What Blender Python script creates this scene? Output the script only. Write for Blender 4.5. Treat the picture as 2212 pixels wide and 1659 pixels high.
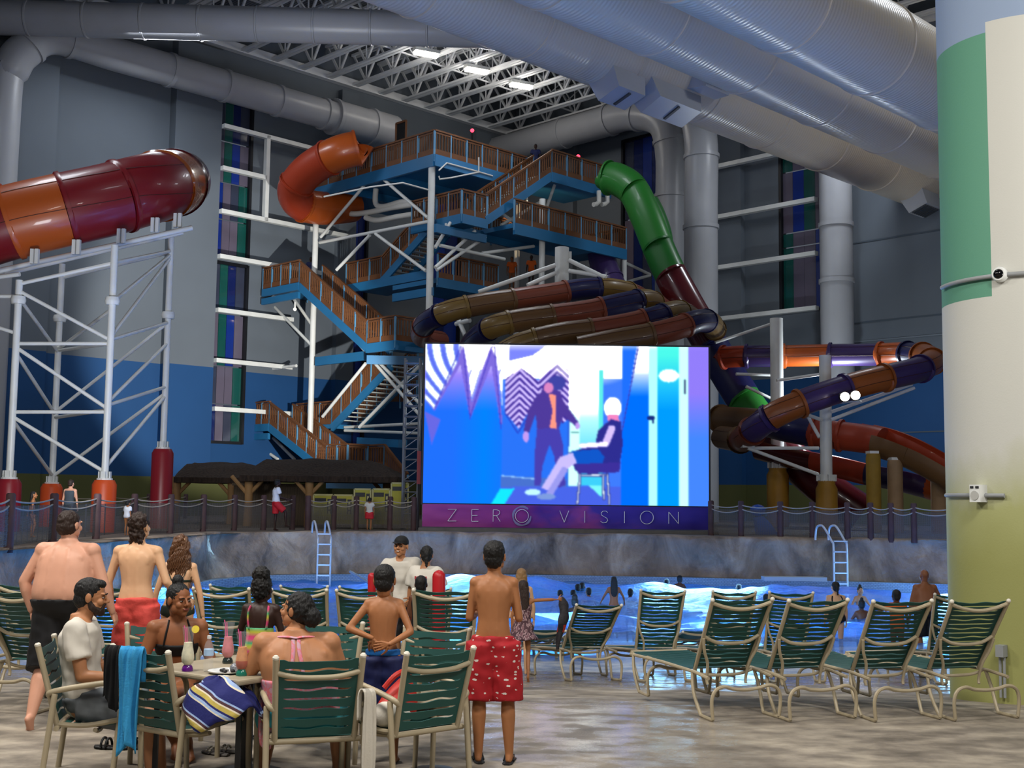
import bpy, bmesh, math, random
import numpy as np
from mathutils import Vector, Matrix, Quaternion, noise
random.seed(7)
for o in list(bpy.data.objects): bpy.data.objects.remove(o)
SC = bpy.context.scene
COL = SC.collection
# ---------------------------------------------------------------- camera
F, CX, CY, CAMZ = 2600., 1106., 829.5, 1.85
_p = math.atan((1072-CY)/F); _r = math.radians(.7)
_f = Vector((0, math.cos(_p), math.sin(_p))); _u = Vector((0, -math.sin(_p), math.cos(_p))); _x = Vector((1, 0, 0))
_R = _x*math.cos(_r)+_u*math.sin(_r); _U = _u*math.cos(_r)-_x*math.sin(_r)
CAMP = Vector((0, 0, CAMZ))
cam = bpy.data.cameras.new('camera'); camo = bpy.data.objects.new('camera', cam); COL.objects.link(camo)
cam.sensor_width = 36; cam.lens = 36*F/2212; cam.clip_end = 300; cam.clip_start = .1
camo.matrix_world = Matrix(((_R.x, _U.x, -_f.x, 0), (_R.y, _U.y, -_f.y, 0), (_R.z, _U.z, -_f.z, CAMZ), (0, 0, 0, 1)))
SC.camera = camo
# ---------------------------------------------------------------- view + world
SC.view_settings.view_transform = 'Standard'; SC.view_settings.look = 'None'
SC.view_settings.gamma = 1; SC.view_settings.exposure = 0.0; SC.view_settings.use_curve_mapping = False
SC.cycles.max_bounces = 5; SC.cycles.diffuse_bounces = 3; SC.cycles.glossy_bounces = 3; SC.cycles.transmission_bounces = 5
SC.cycles.transparent_max_bounces = 10; SC.cycles.caustics_reflective = False; SC.cycles.caustics_refractive = False
SC.cycles.sample_clamp_indirect = 4; SC.cycles.use_denoising = True
W = bpy.data.worlds.new('world'); SC.world = W; W.use_nodes = True
W.node_tree.nodes['Background'].inputs[0].default_value = (.74, .83, 1, 1)
W.node_tree.nodes['Background'].inputs[1].default_value = .12

def lamp(kind, name, loc, power, color=(1, 1, 1), size=1, size_y=None, aim=None, angle=None, blend=.3):
    d = bpy.data.lights.new(name, kind); o = bpy.data.objects.new(name, d); COL.objects.link(o)
    d.energy = power; d.color = color; o.location = loc
    if kind == 'AREA':
        d.size = size
        if size_y: d.shape = 'RECTANGLE'; d.size_y = size_y
    else: d.shadow_soft_size = size
    if kind == 'SPOT': d.spot_size = math.radians(angle); d.spot_blend = blend
    if aim is not None: o.rotation_euler = (Vector(aim)-Vector(loc)).to_track_quat('-Z', 'Y').to_euler()
    return o
S2 = math.sqrt(.5)
# ---------------------------------------------------------------- pixel rays, used once to find where things stand
def ray(x, y): return _f+(x-CX)/F*_R-(y-CY)/F*_U
def P(x, y, d): k = ray(x, y); return CAMP+k*(d/k.y)
def G(x, y, z=0.): k = ray(x, y); return CAMP+k*((z-CAMZ)/k.z)
def WL(x, y, v=49.5): k = ray(x, y); return CAMP+k*(v/((k.y-k.x)*S2))
def WR(x, y, u=49.5): k = ray(x, y); return CAMP+k*(u/((k.y+k.x)*S2))
def uof(q): return (q.x+q.y)*S2
def vof(q): return (q.y-q.x)*S2
def deck_z(y): return 0. if y < 11 else -.09*(y-11)

def UV(u, v, z): return Vector(((u-v)*S2, (u+v)*S2, z))     # room axes: u runs along the left wall, v along the right wall
# hall lamps under the roof (rows of high-bay lamps), cool white
for u, v in ((12, 12), (12, 34), (34, 12), (34, 34), (44, 24), (24, 44)):
    lamp('AREA', 'hall_lamp', UV(u, v, 20.2), 660, (.88, .93, 1), 3.0, aim=UV(u, v, 0))
# warm lamps over the deck where the camera stands
lamp('AREA', 'deck_lamp', (-4.0, 6.0, 8.5), 600, (1, .95, .88), 1.6, aim=(-2.6, 9.2, .5))
lamp('AREA', 'deck_lamp', (4.5, 3.5, 9.0), 560, (1, .95, .88), 1.6, aim=(2.5, 9.5, 0))
lamp('AREA', 'deck_lamp', (-8.5, 11.0, 9.0), 520, (1, .95, .88), 1.4, aim=(-5, 12, .5))
lamp('AREA', 'deck_lamp', (0.5, -3.0, 9.5), 420, (1, .95, .88), 2.0, aim=(0, 8.5, .3))
# soft unseen area lights added to brighten the big ducts from below
lamp('AREA', 'duct_fill', (9, 9, 3.4), 200, (1, .97, .92), 1.5, aim=UV(26, 17, 14))
lamp('AREA', 'duct_fill', (16, 22, 4.5), 170, (.95, .95, 1), 1.5, aim=UV(36, 19, 15))
lamp('AREA', 'duct_fill', (-9, 24, 3.2), 340, (.92, .95, 1), 1.5, aim=(-12, 47, 20))
lamp('AREA', 'duct_fill', (-8, 39.5, 13.2), 310, (.95, .97, 1), 3, aim=(-8.5, 47, 20.5))
# unseen spot low behind the screen, added to light the left wall and tower
FLOOD = CAMP+(_f+(1836-CX)/F*_R-(862-CY)/F*_U)*36.6
lamp('SPOT', 'tower_spot', (-3.5, 38.4, 4.2), 15000, (1, .97, .90), .12, aim=UV(30.5, 49.5, 9.0), angle=44, blend=.4)
lamp('POINT', 'flood_spill', P(1800, 868, 46.6), 700, (.82, .92, 1), .25)  # point light added behind the twin floods for their glow on the wall
# underwater pool lamps
for x, y in ((-9, 30.5), (-2, 31.5), (5, 31.5), (12, 31)):
    lamp('AREA', 'pool_lamp', (x, y, -.72), 460, (.30, .64, 1), 3.0, aim=(x*.8, y-3, -2))
for x, y in ((-7, 26), (-6, 21), (0, 23), (5, 22), (10, 25)):
    lamp('AREA', 'pool_lamp', (x, y, -.70), 430, (.24, .56, 1), 3.0, aim=(x, y+.5, -2))

# ---------------------------------------------------------------- materials
def lin(c):
    if isinstance(c, str): c = [int(c[i:i+2], 16)/255 for i in (0, 2, 4)]
    return tuple(((x/12.92) if x <= .04045 else ((x+.055)/1.055)**2.4) for x in c)+(1.,)
MATS = {}
class NT:
    def __init__(s, m): s.t = m.node_tree; s.b = s.t.nodes['Principled BSDF']
    def n(s, kind, **k):
        nd = s.t.nodes.new(kind)
        for a, v in k.items():
            if a.startswith('i_'):
                key = a[2:]; key = int(key) if key.isdigit() else key.replace('_', ' ')
                nd.inputs[key].default_value = v
            else: setattr(nd, a, v)
        return nd
    def l(s, a, b): s.t.links.new(a, b)
    def coord(s, which='Object', scale=(1, 1, 1), rot=(0, 0, 0)):
        tc = s.n('ShaderNodeTexCoord'); mp = s.n('ShaderNodeMapping'); mp.inputs['Scale'].default_value = scale
        mp.inputs['Rotation'].default_value = rot
        s.l(tc.outputs[which], mp.inputs[0]); return mp.outputs[0]
    def ramp(s, fac, stops, interp='LINEAR'):
        r = s.n('ShaderNodeValToRGB'); r.color_ramp.interpolation = interp
        e = r.color_ramp.elements
        while len(e) > 1: e.remove(e[-1])
        e[0].position, e[0].color = stops[0]
        for p, c in stops[1:]:
            q = e.new(p); q.color = c
        s.l(fac, r.inputs[0]); return r.outputs[0]
    def bump(s, h, strength=.3, dist=.01):
        b = s.n('ShaderNodeBump'); b.inputs['Strength'].default_value = strength; b.inputs['Distance'].default_value = dist
        s.l(h, b.inputs['Height']); s.l(b.outputs[0], s.b.inputs['Normal'])
def mat(name, c='888888', rough=.5, metal=0., spec=.5, var=0., vscale=3., bump=0., bscale=40., bdist=.01, coat=0., emit=None, estr=1., alpha=1., trans=0., ior=1.45, fn=None):
    if name in MATS: return MATS[name]
    m = bpy.data.materials.new(name); m.use_nodes = True; t = NT(m); b = t.b
    col = lin(c); b.inputs['Base Color'].default_value = col; b.inputs['Roughness'].default_value = rough
    b.inputs['Metallic'].default_value = metal; b.inputs['Specular IOR Level'].default_value = spec
    b.inputs['Coat Weight'].default_value = coat; b.inputs['Alpha'].default_value = alpha
    b.inputs['Transmission Weight'].default_value = trans; b.inputs['IOR'].default_value = ior
    if emit:
        b.inputs['Emission Color'].default_value = lin(emit); b.inputs['Emission Strength'].default_value = estr
    if var:
        nz = t.n('ShaderNodeTexNoise', i_Scale=vscale, i_Detail=4.); t.l(t.coord(), nz.inputs[0])
        d = tuple(x*(1-var) for x in col[:3])+(1,); u = tuple(min(1, x*(1+var)) for x in col[:3])+(1,)
        t.l(t.ramp(nz.outputs[0], [(.3, d), (.7, u)]), b.inputs['Base Color'])
    if bump:
        nb = t.n('ShaderNodeTexNoise', i_Scale=bscale, i_Detail=3.); t.l(t.coord(), nb.inputs[0]); t.bump(nb.outputs[0], bump, bdist)
    if fn: fn(t)
    MATS[name] = m; return m

# ---------------------------------------------------------------- mesh builder
def frame_of(d, up=Vector((0, 0, 1))):
    d = d.normalized()
    if abs(d.dot(up)) > .99: up = Vector((0, 1, 0))
    s = d.cross(up).normalized(); return s, s.cross(d).normalized()
class MB:
    def __init__(s): s.v = []; s.f = []; s.mi = []; s.cur = 0
    def add(s, vs, fs):
        n = len(s.v); s.v += [tuple(q) for q in vs]; s.f += [tuple(i+n for i in q) for q in fs]; s.mi += [s.cur]*len(fs); return s
    def box(s, c, d, M=None):
        c = Vector(c); h = Vector(d)/2
        vs = [Vector((x*h.x, y*h.y, z*h.z)) for x in (-1, 1) for y in (-1, 1) for z in (-1, 1)]
        vs = [(M @ q if M else q)+c for q in vs]
        return s.add(vs, [(0, 1, 3, 2), (4, 6, 7, 5), (0, 4, 5, 1), (2, 3, 7, 6), (0, 2, 6, 4), (1, 5, 7, 3)])
    def beam(s, a, b, w, h, up=Vector((0, 0, 1))):      # rectangular bar from a to b
        a = Vector(a); b = Vector(b); x, y = frame_of(b-a, up)
        vs = [q+x*i*w/2+y*j*h/2 for q in (a, b) for i, j in ((-1, -1), (1, -1), (1, 1), (-1, 1))]
        return s.add(vs, [(0, 3, 2, 1), (4, 5, 6, 7), (0, 1, 5, 4), (1, 2, 6, 5), (2, 3, 7, 6), (3, 0, 4, 7)])
    def tube(s, pts, r, n=8, cap=True, closed=False, up=Vector((0, 0, 1)), flat=1.):
        pts = [Vector(q) for q in pts]; N = len(pts); rr = r if isinstance(r, (list, tuple)) else [r]*N
        vs = []; px = None
        for i, q in enumerate(pts):
            if closed: d = pts[(i+1) % N]-pts[i-1]
            else: d = pts[min(i+1, N-1)]-pts[max(i-1, 0)]
            if d.length < 1e-9: d = Vector((0, 0, 1))
            if px is None: x, y = frame_of(d, up)
            else:
                d = d.normalized(); x = px-d*px.dot(d)
                x = x.normalized() if x.length > 1e-6 else frame_of(d, up)[0]; y = x.cross(d)
            px = x
            for k in range(n):
                a = 2*math.pi*k/n; vs.append(q+(x*math.cos(a)+y*math.sin(a)*flat)*rr[i])
        fs = []
        for i in range(N if closed else N-1):
            j = (i+1) % N
            for k in range(n): fs.append((i*n+k, i*n+(k+1) % n, j*n+(k+1) % n, j*n+k))
        if cap and not closed: fs += [tuple(range(n))[::-1], tuple(range((N-1)*n, N*n))]
        return s.add(vs, fs)
    def lathe(s, prof, c=(0, 0, 0), n=20, M=None):       # prof: (radius, z)
        c = Vector(c); vs = []
        for r, z in prof:
            for k in range(n):
                a = 2*math.pi*k/n; q = Vector((r*math.cos(a), r*math.sin(a), z)); vs.append((M @ q if M else q)+c)
        fs = [(i*n+k, i*n+(k+1) % n, (i+1)*n+(k+1) % n, (i+1)*n+k) for i in range(len(prof)-1) for k in range(n)]
        if prof[0][0] > 1e-6: fs.append(tuple(range(n))[::-1])
        if prof[-1][0] > 1e-6: fs.append(tuple(range((len(prof)-1)*n, len(prof)*n)))
        return s.add(vs, fs)
    def ell(s, c, r, M=None, n=14, m=9):
        c = Vector(c); r = (r, r, r) if isinstance(r, (int, float)) else r
        vs = [Vector((0, 0, r[2]))]
        for i in range(1, m):
            t = math.pi*i/m
            for k in range(n):
                a = 2*math.pi*k/n; vs.append(Vector((r[0]*math.sin(t)*math.cos(a), r[1]*math.sin(t)*math.sin(a), r[2]*math.cos(t))))
        vs.append(Vector((0, 0, -r[2]))); vs = [(M @ q if M else q)+c for q in vs]
        fs = [(0, 1+k, 1+(k+1) % n) for k in range(n)]
        for i in range(m-2): fs += [(1+i*n+k, 1+(i+1)*n+k, 1+(i+1)*n+(k+1) % n, 1+i*n+(k+1) % n) for k in range(n)]
        L = len(vs)-1; b = 1+(m-2)*n; fs += [(L, b+(k+1) % n, b+k) for k in range(n)]
        return s.add(vs, fs)
    def cone(s, a, b, ra, rb, n=12):                     # round-ended limb
        a = Vector(a); b = Vector(b); d = b-a; L = d.length
        if L < 1e-6: return s.ell(a, ra)
        d /= L; pts = []; rr = []
        for t in (-1, -.92, -.7, -.38, 0): pts.append(a+d*ra*t); rr.append(ra*math.sqrt(max(0.0004, 1-t*t)))
        for t in (.33, .66): pts.append(a.lerp(b, t)); rr.append(ra+(rb-ra)*t)
        for t in (0, .38, .7, .92, 1): pts.append(b+d*rb*t); rr.append(rb*math.sqrt(max(0.0004, 1-t*t)))
        return s.tube(pts, rr, n)
    def loft(s, rings, n=20, p=2.3):                     # rings: (center, xaxis, yaxis, w, d)
        vs = []
        for c, x, y, w, d in rings:
            for k in range(n):
                a = 2*math.pi*k/n; ca, sa = math.cos(a), math.sin(a)
                vs.append(Vector(c)+x*w*math.copysign(abs(ca)**(2/p), ca)+y*d*math.copysign(abs(sa)**(2/p), sa))
        N = len(rings)
        fs = [(i*n+k, i*n+(k+1) % n, (i+1)*n+(k+1) % n, (i+1)*n+k) for i in range(N-1) for k in range(n)]
        fs += [tuple(range(n))[::-1], tuple(range((N-1)*n, N*n))]
        return s.add(vs, fs)
    def grid(s, fnc, nu, nv):
        vs = [fnc(i/nu, j/nv) for i in range(nu+1) for j in range(nv+1)]
        return s.add(vs, [(i*(nv+1)+j, (i+1)*(nv+1)+j, (i+1)*(nv+1)+j+1, i*(nv+1)+j+1) for i in range(nu) for j in range(nv)])
    def prism(s, pts, off):                              # flat outline pushed along off
        pts = [Vector(q) for q in pts]; off = Vector(off); n = len(pts)
        return s.add(pts+[q+off for q in pts], [tuple(range(n))[::-1], tuple(range(n, 2*n))]+[(i, (i+1) % n, n+(i+1) % n, n+i) for i in range(n)])
    def mesh(s, name, base=None):
        me = bpy.data.meshes.new(name)
        vs = [(a-base.x, b-base.y, c-base.z) for a, b, c in s.v] if base is not None else s.v
        me.from_pydata(vs, [], s.f); return me
    def build(s, name, m, parent=None, smooth=False, world=True, **props):
        base = None
        if parent is not None and world: base = parent.get('_b'); base = Vector(base) if base is not None else None
        me = s.mesh(name, base); o = bpy.data.objects.new(name, me); COL.objects.link(o)
        ms = m if isinstance(m, (list, tuple)) else [m]
        for q in ms: me.materials.append(q)
        if len(ms) > 1: me.polygons.foreach_set('material_index', s.mi)
        if smooth:
            me.polygons.foreach_set('use_smooth', [True]*len(me.polygons))
            if smooth != 'all': me.set_sharp_from_angle(angle=math.radians(40))
        bm = bmesh.new(); bm.from_mesh(me); bmesh.ops.recalc_face_normals(bm, faces=bm.faces); bm.to_mesh(me); bm.free()
        if parent is not None:
            o.parent = parent
            if base is not None: o['_b'] = list(base)
        for k, q in props.items(): o[k] = q
        return o
def tag(o, label, cat, group=None, kind=None):
    if label: o['label'] = label
    if cat: o['category'] = cat
    if group: o['group'] = group
    if kind: o['kind'] = kind
    return o
def thing(name, label, cat, loc=(0, 0, 0), rz=0., group=None):
    o = bpy.data.objects.new(name, None); COL.objects.link(o); o.location = loc; o.rotation_euler = (0, 0, rz)
    o.empty_display_size = .1
    if rz == 0: o['_b'] = list(loc)
    return tag(o, label, cat, group)
def structure(mb, name, m, parent=None, smooth=False):
    o = mb.build(name, m, parent, smooth)
    if parent is None: o['kind'] = 'structure'
    return o
def copy_tree(o, loc, rot, label, group=None):
    r = o.copy(); COL.objects.link(r); r.location = loc; r.rotation_euler = rot; r['label'] = label
    if group: r['group'] = group
    def rec(src, dst):
        for ch in src.children:
            c = ch.copy(); COL.objects.link(c); c.parent = dst; rec(ch, c)
    rec(o, r); return r
def piece(proto, name, parent, M):                       # shares mesh data between alike pieces
    o = bpy.data.objects.new(name, proto); COL.objects.link(o); o.parent = parent; o.matrix_local = M; return o
def arc(c, a0, a1, r, x, y, n=8):
    return [Vector(c)+x*r*math.cos(a0+(a1-a0)*i/n)+y*r*math.sin(a0+(a1-a0)*i/n) for i in range(n+1)]
def catmull(pts, k=6):
    pts = [Vector(q) for q in pts]; out = []
    for i in range(len(pts)-1):
        p0 = pts[max(i-1, 0)]; p1 = pts[i]; p2 = pts[i+1]; p3 = pts[min(i+2, len(pts)-1)]
        for j in range(k):
            t = j/k; out.append(.5*((2*p1)+(p2-p0)*t+(2*p0-5*p1+4*p2-p3)*t*t+(-p0+3*p1-3*p2+p3)*t**3))
    return out+[pts[-1]]
# ================================================================ setting
def band_paint(t):                                        # wall paint in three bands by height, panel joints as fine lines
    g = t.n('ShaderNodeNewGeometry'); sp = t.n('ShaderNodeSeparateXYZ'); t.l(g.outputs['Position'], sp.inputs[0])
    mr = t.n('ShaderNodeMapRange', i_1=0., i_2=25.); t.l(sp.outputs[2], mr.inputs[0])
    c = t.ramp(mr.outputs[0], [(0, lin('5c5f33')), (2.5/25, lin('11497f')), (7.55/25, lin('68717b'))], 'CONSTANT')
    nz = t.n('ShaderNodeTexNoise', i_Scale=.35, i_Detail=3.); t.l(g.outputs['Position'], nz.inputs[0])
    mx = t.n('ShaderNodeMix', data_type='RGBA', blend_type='MULTIPLY'); mx.inputs[0].default_value = .25
    t.l(c, mx.inputs[6]); t.l(nz.outputs[0], mx.inputs[7]); t.l(mx.outputs[2], t.b.inputs['Base Color'])
M_WALL = mat('wall_paint', 'a0a8b4', .75, fn=band_paint)
M_GREY = mat('grey_paint', '6f7882', .7, var=.06, vscale=.6)
M_WHITE = mat('white_steel', 'dfe1de', .35, var=.06, vscale=2)
M_DUCT = mat('painted_duct', 'a0a2a7', .33, var=.05, vscale=.7)
def deck_fn(t):
    co = t.coord('Object')
    n1 = t.n('ShaderNodeTexNoise', i_Scale=.9, i_Detail=8., i_Roughness=.7); t.l(co, n1.inputs[0])
    n2 = t.n('ShaderNodeTexNoise', i_Scale=2.6, i_Detail=5.); t.l(t.coord('Object', (1, 1.7, 1)), n2.inputs[0])
    n3 = t.n('ShaderNodeTexNoise', i_Scale=60., i_Detail=3.); t.l(co, n3.inputs[0])
    ad = t.n('ShaderNodeMath', operation='ADD'); t.l(n1.outputs[0], ad.inputs[0]); t.l(n2.outputs[0], ad.inputs[1])
    hv = t.n('ShaderNodeMath', operation='MULTIPLY'); hv.inputs[1].default_value = .5; t.l(ad.outputs[0], hv.inputs[0])
    t.l(t.ramp(hv.outputs[0], [(.36, lin('5d564c')), (.46, lin('7c7367')), (.54, lin('978d7e')), (.64, lin('b3a896'))]), t.b.inputs['Base Color'])
    # wet patch near the water and a splash track in the middle of the deck
    sp = t.n('ShaderNodeSeparateXYZ'); t.l(co, sp.inputs[0])
    w1 = t.n('ShaderNodeMapRange', i_1=12.4, i_2=14.4); t.l(sp.outputs[1], w1.inputs[0])
    vm = t.n('ShaderNodeVectorMath', operation='DISTANCE'); vm.inputs[1].default_value = (.75, 9.6, 0); t.l(t.coord('Object', (1, .62, 1)), vm.inputs[0])
    vm.inputs[1].default_value = (.72, 9.9*.62, 0)
    w2 = t.n('ShaderNodeMapRange', i_1=1.5, i_2=.3); t.l(vm.outputs['Value'], w2.inputs[0])
    mx = t.n('ShaderNodeMath', operation='MAXIMUM'); t.l(w1.outputs[0], mx.inputs[0]); t.l(w2.outputs[0], mx.inputs[1])
    sb = t.n('ShaderNodeMath', operation='MULTIPLY'); t.l(mx.outputs[0], sb.inputs[0]); t.l(t.ramp(n2.outputs[0], [(.42, (.25, .25, .25, 1)), (.6, (1, 1, 1, 1))]), sb.inputs[1])
    t.l(t.ramp(sb.outputs[0], [(.05, (.75,)*3+(1,)), (.35, (.28,)*3+(1,)), (.85, (.07,)*3+(1,))]), t.b.inputs['Roughness'])
    t.bump(n3.outputs[0], .18, .012)
M_DECK = mat('deck_concrete', '9a8f80', .6, fn=deck_fn)
fl = MB(); ys = [-8, 0, 4, 8, 11, 13, 15, 17.4]
fl.add([(x, y, deck_z(y)) for y in ys for x in (-34, -10, 10, 34)], [(i*4+j, i*4+j+1, (i+1)*4+j+1, (i+1)*4+j) for i in range(len(ys)-1) for j in range(3)])
structure(fl, 'floor', M_DECK)
pf = MB(); ys = [17.4, 20, 24, 28, 32, 36]
pf.add([(x, y, max(deck_z(y), -1.9)) for y in ys for x in (-34, 34)], [(i*2, i*2+1, i*2+3, i*2+2) for i in range(len(ys)-1)])
structure(pf, 'floor_pool', mat('pool_plaster', 'b9d8e6', .6, var=.1, vscale=.4))
# water: a real rippled sheet, clear and tinted, with higher swells at the far side
WATER_Z = -.5
def water_h(x, y):
    f = min(1, max(0, (y-16.6)/5))
    h = .035*f*(math.sin(x*1.3+y*.9)+math.sin(y*1.9-x*.5)+.6*math.sin(x*2.9+y*2.2))
    h += .12*f*(noise.noise((x*.9, y*.9, 1))+.5*noise.noise((x*2.1, y*2.1, 4)))
    for cx, cy, a, sx, sy in ((-1.2, 30.4, .30, 2.2, .8), (6.9, 29.6, .32, 1.6, .7), (2.6, 30.6, .16, 2.5, .6), (-7, 28, .16, 2, .8)):
        h += a*math.exp(-((x-cx)/sx)**2-((y-cy)/sy)**2)
    return h
def water_fn(t):
    b = t.b; out = [n for n in t.t.nodes if n.type == 'OUTPUT_MATERIAL'][0]
    tr = t.n('ShaderNodeBsdfTransparent'); tr.inputs[0].default_value = (.34, .72, 1, 1)
    df = t.n('ShaderNodeBsdfDiffuse'); df.inputs[0].default_value = (.015, .20, .72, 1)
    gl = t.n('ShaderNodeBsdfGlossy', i_Roughness=.10)
    nz = t.n('ShaderNodeTexNoise', i_Scale=2.6, i_Detail=6., i_Roughness=.62); t.l(t.coord('Object', (1, 1.9, 1)), nz.inputs[0])
    bp = t.n('ShaderNodeBump', i_Strength=.8, i_Distance=.16); t.l(nz.outputs[0], bp.inputs['Height'])
    for q in (gl, df): t.l(bp.outputs[0], q.inputs['Normal'])
    # foam near the shore
    fo = t.n('ShaderNodeBsdfDiffuse'); fo.inputs[0].default_value = (.72, .76, .80, 1)
    sp = t.n('ShaderNodeSeparateXYZ'); t.l(t.coord('Object'), sp.inputs[0])
    fr = t.n('ShaderNodeMapRange', i_1=20.5, i_2=17.); t.l(sp.outputs[1], fr.inputs[0])
    fn = t.n('ShaderNodeTexNoise', i_Scale=1.1, i_Detail=6., i_Roughness=.7); t.l(t.coord('Object', (1, 1.8, 1)), fn.inputs[0])
    mu = t.n('ShaderNodeMath', operation='MULTIPLY'); t.l(fr.outputs[0], mu.inputs[0]); t.l(t.ramp(fn.outputs[0], [(.35, (.2,)*3+(1,)), (.62, (1, 1, 1, 1))]), mu.inputs[1])
    tl = t.n('ShaderNodeBsdfTranslucent'); tl.inputs[0].default_value = (.05, .40, 1, 1); m0 = t.n('ShaderNodeMixShader'); m0.inputs[0].default_value = .4; t.l(df.outputs[0], m0.inputs[1]); t.l(tl.outputs[0], m0.inputs[2])
    m1 = t.n('ShaderNodeMixShader'); m1.inputs[0].default_value = .5; t.l(tr.outputs[0], m1.inputs[1]); t.l(m0.outputs[0], m1.inputs[2])
    m3 = t.n('ShaderNodeMixShader'); t.l(mu.outputs[0], m3.inputs[0]); t.l(m1.outputs[0], m3.inputs[1]); t.l(fo.outputs[0], m3.inputs[2])
    fs = t.n('ShaderNodeFresnel', i_IOR=1.33); t.l(bp.outputs[0], fs.inputs['Normal'])
    m2 = t.n('ShaderNodeMixShader'); fm = t.n('ShaderNodeMath', operation='MULTIPLY'); fm.inputs[1].default_value = .36; t.l(fs.outputs[0], fm.inputs[0]); t.l(fm.outputs[0], m2.inputs[0]); t.l(m3.outputs[0], m2.inputs[1]); t.l(gl.outputs[0], m2.inputs[2])
    t.l(m2.outputs[0], out.inputs[0])
M_WATER = mat('pool_water', '2a8ad8', .05, fn=water_fn)
wm = MB(); wm.grid(lambda a, b: (-11+26*a, 16.2+18.2*b, WATER_Z+water_h(-11+26*a, 16.2+18.2*b)), 210, 150)
wo = wm.build('water', M_WATER, None, 'all'); wo['kind'] = 'structure'

# rock wall round the far side of the pool
def rock_fn(t):
    n1 = t.n('ShaderNodeTexNoise', i_Scale=.9, i_Detail=7., i_Roughness=.62, i_Distortion=.8); t.l(t.coord('Object', (1, 1, .55), (0, .6, 0)), n1.inputs[0])
    t.l(t.ramp(n1.outputs[0], [(.3, lin('564a41')), (.47, lin('8d7b6b')), (.6, lin('ad9a87')), (.75, lin('c9b7a2'))]), t.b.inputs['Base Color'])
    n2 = t.n('ShaderNodeTexNoise', i_Scale=7., i_Detail=5.); t.l(t.coord(), n2.inputs[0]); t.bump(n2.outputs[0], .7, .10)
M_ROCK = mat('carved_rock', '6d655f', .8, fn=rock_fn)
path = catmull([(-15, 17.2, 0), (-11.5, 18.4, 0), (-9.0, 20.6, 0), (-8.3, 25, 0), (-7.7, 29.6, 0), (-6.4, 32.3, 0), (-3, 33.4, 0), (1, 33.8, 0), (6, 33.3, 0), (10, 32.4, 0), (14, 31.4, 0), (20, 29.5, 0)], 22)
NP = len(path)
def rock_pt(i, j):
    k = min(NP-1, i); q = path[k]; d = (path[min(k+1, NP-1)]-path[max(k-1, 0)]).normalized(); nrm = Vector((d.y, -d.x, 0))   # towards the water
    zz = [-1.9, -.9, -.55, -.3, -.05, .2, .42, .6, .74, .82, .83, .80][j]
    out = [.1, .12, .1, .05, .02, 0, -.03, -.05, -.04, -.12, -.35, -.9][j]
    w = 1 if 2 < j < 9 else .25
    r = (noise.noise((q.x*.8+zz*.55, q.y*.8, zz*.9))*.34+noise.noise((q.x*2.3+zz, q.y*2.3, zz*2))*.16)*w
    return q+nrm*(out+r)+Vector((0, 0, zz+(noise.noise((q.x*1.3, q.y*1.3, 9))*.05 if j > 6 else 0)))
rk = MB(); vs = [rock_pt(i, j) for i in range(NP) for j in range(12)]
rk.add(vs, [(i*12+j, (i+1)*12+j, (i+1)*12+j+1, i*12+j+1) for i in range(NP-1) for j in range(11)])
ro = structure(rk, 'wall_rock', M_ROCK, None, 'all')
# pale tiled gutter band at the water line
tb = MB()
for i in range(NP-1):
    d = (path[i+1]-path[i]).normalized(); nrm = Vector((d.y, -d.x, 0))
    a = path[i]+nrm*.32; b = path[i+1]+nrm*.32
    tb.add([a+Vector((0, 0, -1)), b+Vector((0, 0, -1)), b+Vector((0, 0, -.30)), a+Vector((0, 0, -.30)), path[i]+nrm*-.2+Vector((0, 0, -.29)), path[i+1]+nrm*-.2+Vector((0, 0, -.29))], [(0, 1, 2, 3), (3, 2, 5, 4)])
def tile_fn(t):
    br = t.n('ShaderNodeTexBrick', i_Scale=6., i_Mortar_Size=.03); t.l(t.coord('Object', (1, 1, 1), (math.pi/2, 0, 0)), br.inputs[0])
    br.inputs['Color1'].default_value = lin('7f93a8'); br.inputs['Color2'].default_value = lin('8ea2b4'); br.inputs['Mortar'].default_value = lin('566a80')
    t.l(br.outputs[0], t.b.inputs['Base Color'])
structure(tb, 'trim_1', mat('gutter_tile', '8ea2b4', .4, fn=tile_fn))
# raised deck behind the pool
DZ = .80
bd = MB(); poly = [(-40, 17.2)]+[(q.x, q.y+.25) for q in path]+[(40, 26), (45, 80), (-60, 80)]
bd.add([(x, y, DZ) for x, y in poly], [tuple(range(len(poly)))]); structure(bd, 'floor_back', mat('back_deck', '6c6259', .8, var=.2, vscale=.8))

# ---------------------------------------------------------------- hall walls
def wall_box(mb, axis, a0, a1, z0, z1, off0, off1):      # a box on the left wall (axis 'L', along u) or right wall (axis 'R', along v)
    if axis == 'L': pts = [UV(a, 49.5-o, z) for a in (a0, a1) for o in (off0, off1) for z in (z0, z1)]
    else: pts = [UV(49.5-o, a, z) for a in (a0, a1) for o in (off0, off1) for z in (z0, z1)]
    mb.add(pts, [(0, 1, 3, 2), (4, 6, 7, 5), (0, 4, 5, 1), (2, 3, 7, 6), (0, 2, 6, 4), (1, 5, 7, 3)])
def wall_with_holes(axis, lo, hi, holes):
    mb = MB(); xs = sorted({lo, hi} | {h[0] for h in holes} | {h[1] for h in holes})
    for a, b in zip(xs, xs[1:]):
        zs = [0, 25]
        hh = sorted([h for h in holes if h[0] <= a and h[1] >= b], key=lambda h: h[2])
        z = 0.
        for h in hh:
            if h[2] > z: wall_box(mb, axis, a, b, z, h[2], -.5, 0)
            z = h[3]
        if z < 25: wall_box(mb, axis, a, b, z, 25, -.5, 0)
    return mb
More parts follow.
